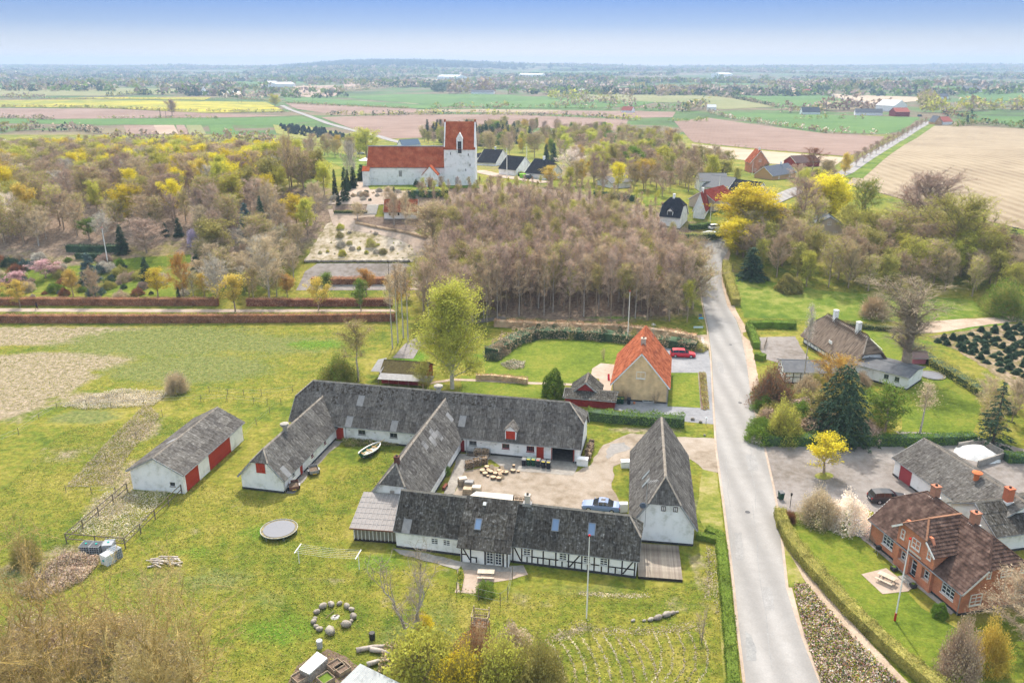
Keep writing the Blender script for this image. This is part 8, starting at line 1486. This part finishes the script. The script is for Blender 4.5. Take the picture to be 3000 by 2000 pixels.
# paddock fence with posts and rails
m_fp = mat('fence_wood', [(.12,.095,.07),(.22,.18,.14)], 3)
def railfence(pts, label, n=2, h=1.35, every=3.0, m=m_fp, name='fence', th=.1):
    q = [G(*p) for p in pts]; r = empty(name, q[0], 0, label, 'fence'); o = q[0]
    for i in range(len(q)-1):
        a, c = q[i]-o, q[i+1]-o; L = (c-a).length; k = max(1, round(L/every))
        for j in range(k+(1 if i == len(q)-2 else 0)): p = a.lerp(c, j/k); b = MB(); b.cyl(p.x, p.y, p.z-.1, p.z+h, th*.7, 6); b.build('post', m, r)
        for t in range(n): z = h*(.97-t*.5); b = MB(); b.bar(a+Vector((0, 0, z)), c+Vector((0, 0, z)), .05, .11); b.build('rail', m, r)
railfence([(374,1441),(196,1591),(368,1605),(533,1446)], 'dark wooden post-and-rail paddock fence beside the detached barn')
def wirefence(pts, label, h=1.1, th=.045):
    q = [G(*p) for p in pts]; r = empty('fence', q[0], 0, label, 'fence'); o = q[0]
    for p in q: d = p-o; b = MB(); b.cyl(d.x, d.y, d.z-.1, d.z+h+rnd.uniform(-.1, .1), th, 5); b.build('post', m_fp, r)
    for z in (.5, h-.1): b = MB(); b.tube([p-o+Vector((0, 0, z)) for p in q], .01, 3); b.build('wire', m_gut, r)
c1 = lambda l: [(x/2.24, 1000+y/2.24) for x, y in l]
wirefence(c1([(-60,690),(125,612),(258,512),(375,442),(570,432),(730,437),(945,412),(1318,390),(1490,388),(1665,405),(1755,415)]), 'wire fence with thin posts around the upper meadow'); wirefence(c1([(1845,412),(1770,468),(1683,548),(1598,645)]), 'wire fence running down behind the detached barn'); wirefence(c1([(1067,492),(895,640),(697,780),(435,990),(600,995),(760,1000)]), 'wire fence around the reed-filled pen'); wirefence(c1([(1375,335),(1495,350),(1600,352),(1717,355),(1920,330)]), 'short wire fence behind the long barn end')
wirefence([(900+x/1.809, 1550+y/1.809) for x, y in [(793,345),(908,375),(1023,402),(1063,372),(1087,262)]], 'rusty mesh fence around the farmhouse terrace corner', h=1.5)
railfence([(2238,1025),(2246,1002)], 'dark farm gate at the grey courtyard entrance', n=3, h=1.1, every=1.2, name='gate', th=.06)
railfence([(2541,1002),(2581,1040)], 'white low fence behind the thatched house', n=4, h=1.2, every=2.5, m=m_frame, th=.07)
# driftwood pile
g = P(487, 1650); r = empty('wood_pile', g, 0, 'pile of bleached split logs and planks on the lawn', 'wood pile')
for i in range(26): a = rnd.uniform(-.6, .5); b = MB(); L = rnd.uniform(.5, 1.3); c = Vector((rnd.uniform(-1.4, 1.4), rnd.uniform(-.6, .6), rnd.uniform(.08, .5))); d = Vector((math.cos(a), math.sin(a), rnd.uniform(-.15, .15)))*L/1.3; b.bar(c-d, c+d, rnd.uniform(.07, .16)); b.build('log', mat('bleached_log', [(.36,.31,.27),(.56,.50,.45)], 3, rand=.15), r)
# garden corner at the bottom edge
q = [P(876, 1958, 1), P(929, 1907, 1), P(959, 1926, 1), P(906, 1973, 1)]; du = (q[0]-q[3]); o = q[3]; r = empty('raised_bed', (0, 0, 0), 0, 'long white-lidded box on a stone base at the bottom edge', 'box'); b = MB(); b.poly([q[0], q[3], q[2], q[1]], .12); b.build('lid', mat('lid_white', [(.62,.62,.62),(.74,.74,.74)], 2), r); b = MB(); b.poly([(p.x*.998, p.y+.03, .88) for p in (q[0], q[3], q[2], q[1])], .9); b.build('stone_base', mat('rubble_wall', [(.2,.18,.16),(.42,.39,.35)], 6, bump=.6), r)
for px, py, rz, lb in ((985,1958,.8,'left square planting box of slats beside the white-lidded box'),(1003,1966,.8,'right square planting box of slats'),(880,1992,.8,'low planting box with stones at the bottom edge'),(955,1996,.8,'planting box with green herbs at the bottom edge')):
    g = P(px, py); r = empty('planter_box', g, rz, lb, 'planter'); 
    for k in range(3):
        for a in range(4): b = MB(); b.M = Matrix.Rotation(a*math.pi/2, 4, 'Z'); b.box(-.6, .56, -.6, -.56, .05+k*.17, .2+k*.17); b.build('board', m_pal, r)
    b = MB(); b.box(-.55, .55, -.55, .55, 0, .38); b.build('soil', LM['green'] if 'herb' in lb else m_soil, r)
q = [P(985, 2010, 2.1), P(1055, 1942, 2.4), P(1190, 2008, 2.4), P(1120, 2080, 2.1)]; r = empty('garden_shed', (0,0,0), 0, 'grey ribbed metal roof of a shed cut by the bottom edge', 'shed'); b = MB(); e1 = (q[2]-q[1]); e2 = (q[0]-q[1]); n_ = 60; vs = []
for j in range(2):
    for i in range(n_+1): p = q[1]+e1*(i/n_)+e2*j; vs.append((p.x, p.y, p.z+(.02 if i % 2 else -.02)))
b.add(vs, [(i, n_+1+i, n_+2+i, i+1) for i in range(n_)]); b.build('roof', mat('ribbed_steel', (.40,.42,.42), rough=.4), r); b = MB(); b.poly([(p.x, p.y, 2.0) for p in (q[0], q[3], q[2], q[1])], 2.0); b.build('wall', m_timber, r)
patch('garden_soil', [(840,2010),(870,1950),(960,1900),(1010,1920),(1060,1960),(980,2060),(820,2100)], m_soil, 0.03, cell=1, jit=.1)
for px, py, h, c, lb, nm in ((937,1896,.8,(.4,.42,.44),'small grey dustbin behind the white-lidded box','dustbin'),(1091,1872,.75,(.03,.03,.03),'black burnt barrel beside the bare lawn tree','barrel')): g = P(px, py); b = MB(); b.cyl(0, 0, 0, h, .27, 14, .3); b.cyl(0, 0, h, h+.05, .31, 14, .27); o = b.build(nm, mat(nm, c, rough=.5), None, loc=g); tag(o, lb, nm)
for i, (px, py, a, L, lb) in enumerate([(1095,1903,.2,1.6,'thick pale fallen trunk below the burnt barrel'),(1120,1915,-.3,1.2,'second fallen trunk beside the thick pale one'),(1108,1945,.3,1.0,'cut log end lying below the fallen trunks')]): g = P(px, py); b = MB(); d = Vector((math.cos(a), math.sin(a), 0))*L; b.tube([-d+Vector((0,0,.25)), Vector((0,.1,.3)), d+Vector((0,0,.22))], [.25, .2, .14], 9); o = b.build('fallen_trunk', mat('bleached_log', (0,0,0)), None, loc=g, smooth=True); tag(o, lb, 'log')
# wood stack and white blocks at the long barn's east wall, box at the roadside barn
g = fw(-11.3, 99.4); r = empty('wood_stack', (*g, 0), -R(12.3), 'long heap of split firewood against the barn end wall', 'wood stack')
for i in range(150): o = link('log', fw_me[i % 3], r, (rnd.uniform(0, .75), rnd.uniform(0, 5.2), .1+rnd.uniform(.2, 1)*1.0)); o.rotation_euler = (rnd.uniform(-.5, .5), rnd.uniform(-.5, .5), rnd.uniform(0, 3)); o.scale = (1.5, 1.5, 1.5)
b = MB(); b.box(.05, .7, 0, 5.2, 0, .95); b.build('inner_logs', m_bark2, r)
g = P(1706, 1361); b = MB(); b.box(-.75, .75, -.45, .45, 0, 1.0); b.box(-.78, .78, -.48, .48, 1.0, 1.06); o = b.build('concrete_block', m_white, None, loc=g, rz=-.2); tag(o, 'white concrete block at the front end of the long firewood heap', 'block'); g = P(1834, 1367); b = MB(); b.box(-.7, .7, -.4, .4, 0, .9); b.box(-.73, .73, -.43, .43, .9, .98); o = b.build('concrete_block', m_white, None, loc=g); tag(o, 'white box beside the left wall of the roadside barn', 'box')
g = P(1826, 1497); b = MB(); b.box(-.5, .5, -.3, .3, 0, 1.2); b.box(-.45, .45, -.35, -.3, .1, 1.1); o = b.build('white_cabinet', m_frame, None, loc=g); tag(o, 'white cabinet behind the blue saloon at the barn wall', 'cabinet')
# gravel bay and heap
q = [P(2863, 1368), P(2945, 1342), P(2873, 1303), P(2805, 1315)]; r = empty('gravel_bay', (0,0,0), 0, 'concrete-walled bay holding white gravel behind the outbuilding', 'bay'); 
for a, c in ((q[0], q[1]), (q[1], q[2]), (q[2], q[3])): b = MB(); b.bar(Vector((a.x, a.y, .5)), Vector((c.x, c.y, .5)), .22, 1.0); b.build('wall', m_conc, r)
cc = (q[0]+q[1]+q[2]+q[3])/4; b = MB(); n = 24; vs = []; 
for i in range(n):
    for j in range(n): x, y = (i/(n-1)-.5)*2, (j/(n-1)-.5)*2; vs.append((x*2.9, y*2.5, max(0, 1.35*(1-(x*x+y*y)**.8)+.18*noise.noise(Vector((x*3, y*3, 0))))))
b.add(vs, [(i*n+j, (i+1)*n+j, (i+1)*n+j+1, i*n+j+1) for i in range(n-1) for j in range(n-1)]); o = b.build('gravel_heap', mat('white_gravel', [(.58,.58,.57),(.72,.72,.71)], 5, bump=.5), None, loc=(cc.x-.4, cc.y, .03), rz=-.6, smooth=True); tag(o, 'heap of white gravel inside the concrete bay', 'gravel heap')
# barbecue, tubs, lamps, signs
g = P(2571, 1622); r = empty('barbecue', g, 0, 'black kettle barbecue at the brick house wall', 'barbecue'); b = MB(); b.blob((0, 0, .85), (.34, .34, .3), 4, 12, 8, 0); b.build('kettle', m_tyre, r)
for a in (0, 2.1, 4.2): b = MB(); b.bar((math.cos(a)*.15, math.sin(a)*.15, .6), (math.cos(a)*.38, math.sin(a)*.38, 0), .04); b.build('leg', m_gut, r)
g = P(2553, 1588); b = MB(); 
for i in range(7): b.bar((-.5+i*.16, -.3, .0), (-.1+i*.14, .1, 1.25), .04)
b.bar((-.6, -.25, .1), (.5, -.25, .1), .04); o = b.build('trellis', m_pal, None, loc=g, rz=-1.2); tag(o, 'wooden trellis leaning at the left corner of the brick house', 'trellis')
for px, py, lb in ((2618,1669,'left dark square plant tub before the brick house'),(2674,1719,'right dark square plant tub by the house door')): g = P(px, py); r = empty('plant_tub', g, -1.3, lb, 'plant tub'); b = MB(); b.box(-.28, .28, -.28, .28, 0, .42); b.build('tub', m_plinth, r); b = MB(); b.blob((0, 0, .42), (.2, .2, .12), 3); b.build('plant', LM['green'], r)
b = MB(); g = P(2663, 1702); b.box(-.9, .9, -.7, .3, 0, .17); b.box(-.7, .7, -.3, .3, .17, .34); o = b.build('steps', m_conc, None, loc=g, rz=-1.33); tag(o, 'stone steps at the white door of the brick house', 'steps')
g = P(1899, 1190+0); 
for px, py, ro, lb in ((2314,1487,.0,'old black garden lantern on a post at the hedge end'),): g = P(px, py); r = empty('garden_lantern', g, 0, lb, 'lantern'); b = MB(); b.cyl(0, 0, 0, 1.7, .04, 6); b.build('post', m_timber, r); b = MB(); b.cyl(0, 0, 1.7, 2.0, .09, 6, .14); b.cyl(0, 0, 2.0, 2.12, .16, 6, .02); b.build('lamp_head', m_timber, r)
g = P(2068, 1243); r = empty('garden_lamp', g, 0, 'white mushroom lamp post at the dark gravel entrance', 'lamp'); b = MB(); b.cyl(0, 0, 0, 1.1, .05, 6); b.build('post', m_gut, r); b = MB(); b.cyl(0, 0, 1.1, 1.3, .2, 10, .05); b.build('lamp_head', m_frame, r)
g = G(1139, 806); r = empty('street_lamp', g, 0, 'small dark lamp post inside the car park hedge', 'lamp'); b = MB(); b.cyl(0, 0, 0, 3.3, .06, 6); b.build('post', m_timber, r); b = MB(); b.cyl(0, 0, 3.3, 3.5, .25, 8, .1); b.build('lamp_head', m_timber, r)
def sign(px, py, ytop, w, hh, col, label, rz=0):
    g = G(px, py); h = max(.8, hgt(g, ytop)); r = empty('sign', g, rz, label, 'sign')
    for s in (-1, 1): b = MB(); b.cyl(s*w*.4, 0, 0, h, .03, 5); b.build('post', m_gut, r)
    b = MB(); b.box(-w/2, w/2, -.05, -.02, h-hh, h); b.build('panel', mat('sign_%s' % label.split()[0], col, rough=.4), r)
sign(2053, 940, 935, 1.0, .3, (.05,.45,.7), 'blue sign at the corner of the beech wood'); sign(2045, 966, 958, 2.0, .4, (.55,.68,.72), 'pale blue wide sign board in front of the beech wood'); sign(2051, 930, 922, .7, .6, (.12,.13,.2), 'dark information board behind the blue sign'); sign(1137, 558, 550, 1.3, .9, (.75,.76,.78), 'white notice board on the lawn before the church')
# pruned espalier trees at the yellow house, small apple tree
for px, py, yt, w, lb in ((1832,1176,1140,46,'left pollarded bare tree against the yellow brick wall'),(1919,1182,1142,44,'right pollarded bare tree against the yellow brick wall'),(1768,1054,1020,24,'small pollarded apple tree on the garden lawn')): T('front', px, py, yt, w, 'brown', 'brown', lb)
g = P(1858, 1183); b = MB(); b.cyl(0, 0, 0, .32, .15, 10, .2); o = b.build('flower_pot', mat('terracotta', (.5,.17,.08)), None, loc=g); tag(o, 'terracotta pot by the basement window of the yellow house', 'pot')
g = G(1783, 1113); r = empty('garden_toy', g, 0, 'small red slide standing on the patio by the yellow house', 'toy'); b = MB(); b.bar((0, -.5, .1), (0, .4, 1.0), .35, .06); b.build('chute', mat('toy_red', (.55,.03,.05)), r); b = MB(); b.bar((0, .45, 0), (0, .4, 1.0), .3, .05); b.build('ladder', mat('toy_blue', (.1,.2,.45)), r)
b = MB(); g = P(1304, 1430); b.box(-.6, .6, -.2, .2, .4, .45); b.box(-.55, -.45, -.2, .2, 0, .4); b.box(.45, .55, -.2, .2, 0, .4); o = b.build('bench', mat('red_bench', (.18,.06,.04)), None, loc=g, rz=1.3); tag(o, 'small red-brown bench at the middle wing wall', 'bench')
# churchyard steps, benches, parasol
g = G(1086, 629); t = G(1086, 601); r = empty('stairs', g, 0, 'broad stone stairs up to the churchyard beside the white chapel', 'stairs'); n = 9
for i in range(n): f = i/n; b = MB(); y = (t.y-g.y)*f; b.box(-1.6, 1.6, y, y+(t.y-g.y)/n+.05, -.5, (t.z-g.z)*(i+1)/n+.15); b.build('step', mat('stair_stone', [(.45,.42,.38),(.55,.52,.48)], 3), r)
g = G(1071, 484); r = empty('parasol', g, 0, 'white garden parasol left of the nave', 'parasol'); b = MB(); b.cyl(0, 0, 0, 2.3, .04, 6); b.build('pole', m_gut, r); b = MB(); b.cyl(0, 0, 1.9, 2.8, 2.6, 10, .08); b.build('canopy', m_frame, r)
for px, py, h in ((472,346,9),(487,346,9),(1110-640,344,9),(698,303,10),(708,303,10),(917,300,10)): g = G(px, py); r = empty('utility_pole', g, 0, 'thin dark utility pole standing in the far fields', 'pole', 'utility poles in the far fields'); b = MB(); b.cyl(0, 0, 0, h, .18, 5); b.build('shaft', m_timber, r)
# stone edge below the sandy slope
for i in range(46): g = G(895+i*6.7, 768+rnd.uniform(-1, 1)); o = link('stone', SME[i % 5], None, g); o.scale = (1.0, .7, .9); tag(o, 'grey boulder in the long stone edge behind the car park', 'stone', 'boulders along the car park edge')
# person walking with a bag
m_dk = mat('dark_coat', (.02,.022,.035)); m_tr = mat('dark_trousers', (.03,.03,.035)); m_sk = mat('skin', (.45,.27,.2))
def person(px, py, label, rz):
    g = G(px, py); r = empty('person', g, rz, label, 'person'); me = bpy.data.meshes.new('body')
    J = {'p': (0,0,.95), 'c': (0,.02,1.2), 's': (0,.03,1.42), 'n': (0,.04,1.52), 'h': (0,.08,1.62), 'ht': (0,.08,1.75), 'hl': (-.1,0,.9), 'kl': (-.11,.18,.5), 'al': (-.11,.12,.09), 'tl': (-.11,.3,.04), 'hr': (.1,0,.9), 'kr': (.11,-.02,.48), 'ar': (.11,-.32,.12), 'tr': (.11,-.22,.03), 'sl': (-.19,.02,1.4), 'el': (-.25,-.1,1.12), 'wl': (-.25,.05,.88), 'fl': (-.25,.09,.8), 'sr': (.19,.02,1.4), 'er': (.25,.1,1.13), 'wr': (.26,.14,.88), 'fr': (.26,.15,.8)}
    E = ['pc','cs','sn','nh',('h','ht'),('p','hl'),('hl','kl'),('kl','al'),('al','tl'),('p','hr'),('hr','kr'),('kr','ar'),('ar','tr'),('s','sl'),('sl','el'),('el','wl'),('wl','fl'),('s','sr'),('sr','er'),('er','wr'),('wr','fr')]; ks = list(J); me.from_pydata([J[k] for k in ks], [(ks.index(e[0]), ks.index(e[1])) for e in E], []); me.materials.append(m_dk); me.materials.append(m_tr); me.materials.append(m_sk)
    o = link('body', me, r); md = o.modifiers.new('skin', 'SKIN'); rad = {'p': .15, 'c': .14, 's': .13, 'n': .055, 'h': .095, 'ht': .08, 'hl': .1, 'kl': .07, 'al': .045, 'tl': .04, 'hr': .1, 'kr': .07, 'ar': .045, 'tr': .04, 'sl': .075, 'el': .055, 'wl': .04, 'fl': .035, 'sr': .075, 'er': .055, 'wr': .04, 'fr': .035}
    for i, k in enumerate(ks): me.skin_vertices[0].data[i].radius = (rad[k], rad[k]); me.skin_vertices[0].data[i].use_root = (k == 'p')
    o.modifiers.new('sub', 'SUBSURF').levels = 1
    b = MB(); b.blob((0, .05, 1.70), (.1, .115, .09), 2, 9, 6, .03); b.build('hair', m_timber, r); b = MB(); b.box(.18, .34, .02, .3, .5, .8); b.box(.25, .27, .1, .2, .8, .86); b.build('bag', mat('bag_brown', (.10,.04,.035)), r)
person(109, 907, 'person in dark clothes walking with a bag on the avenue path', -1.5)
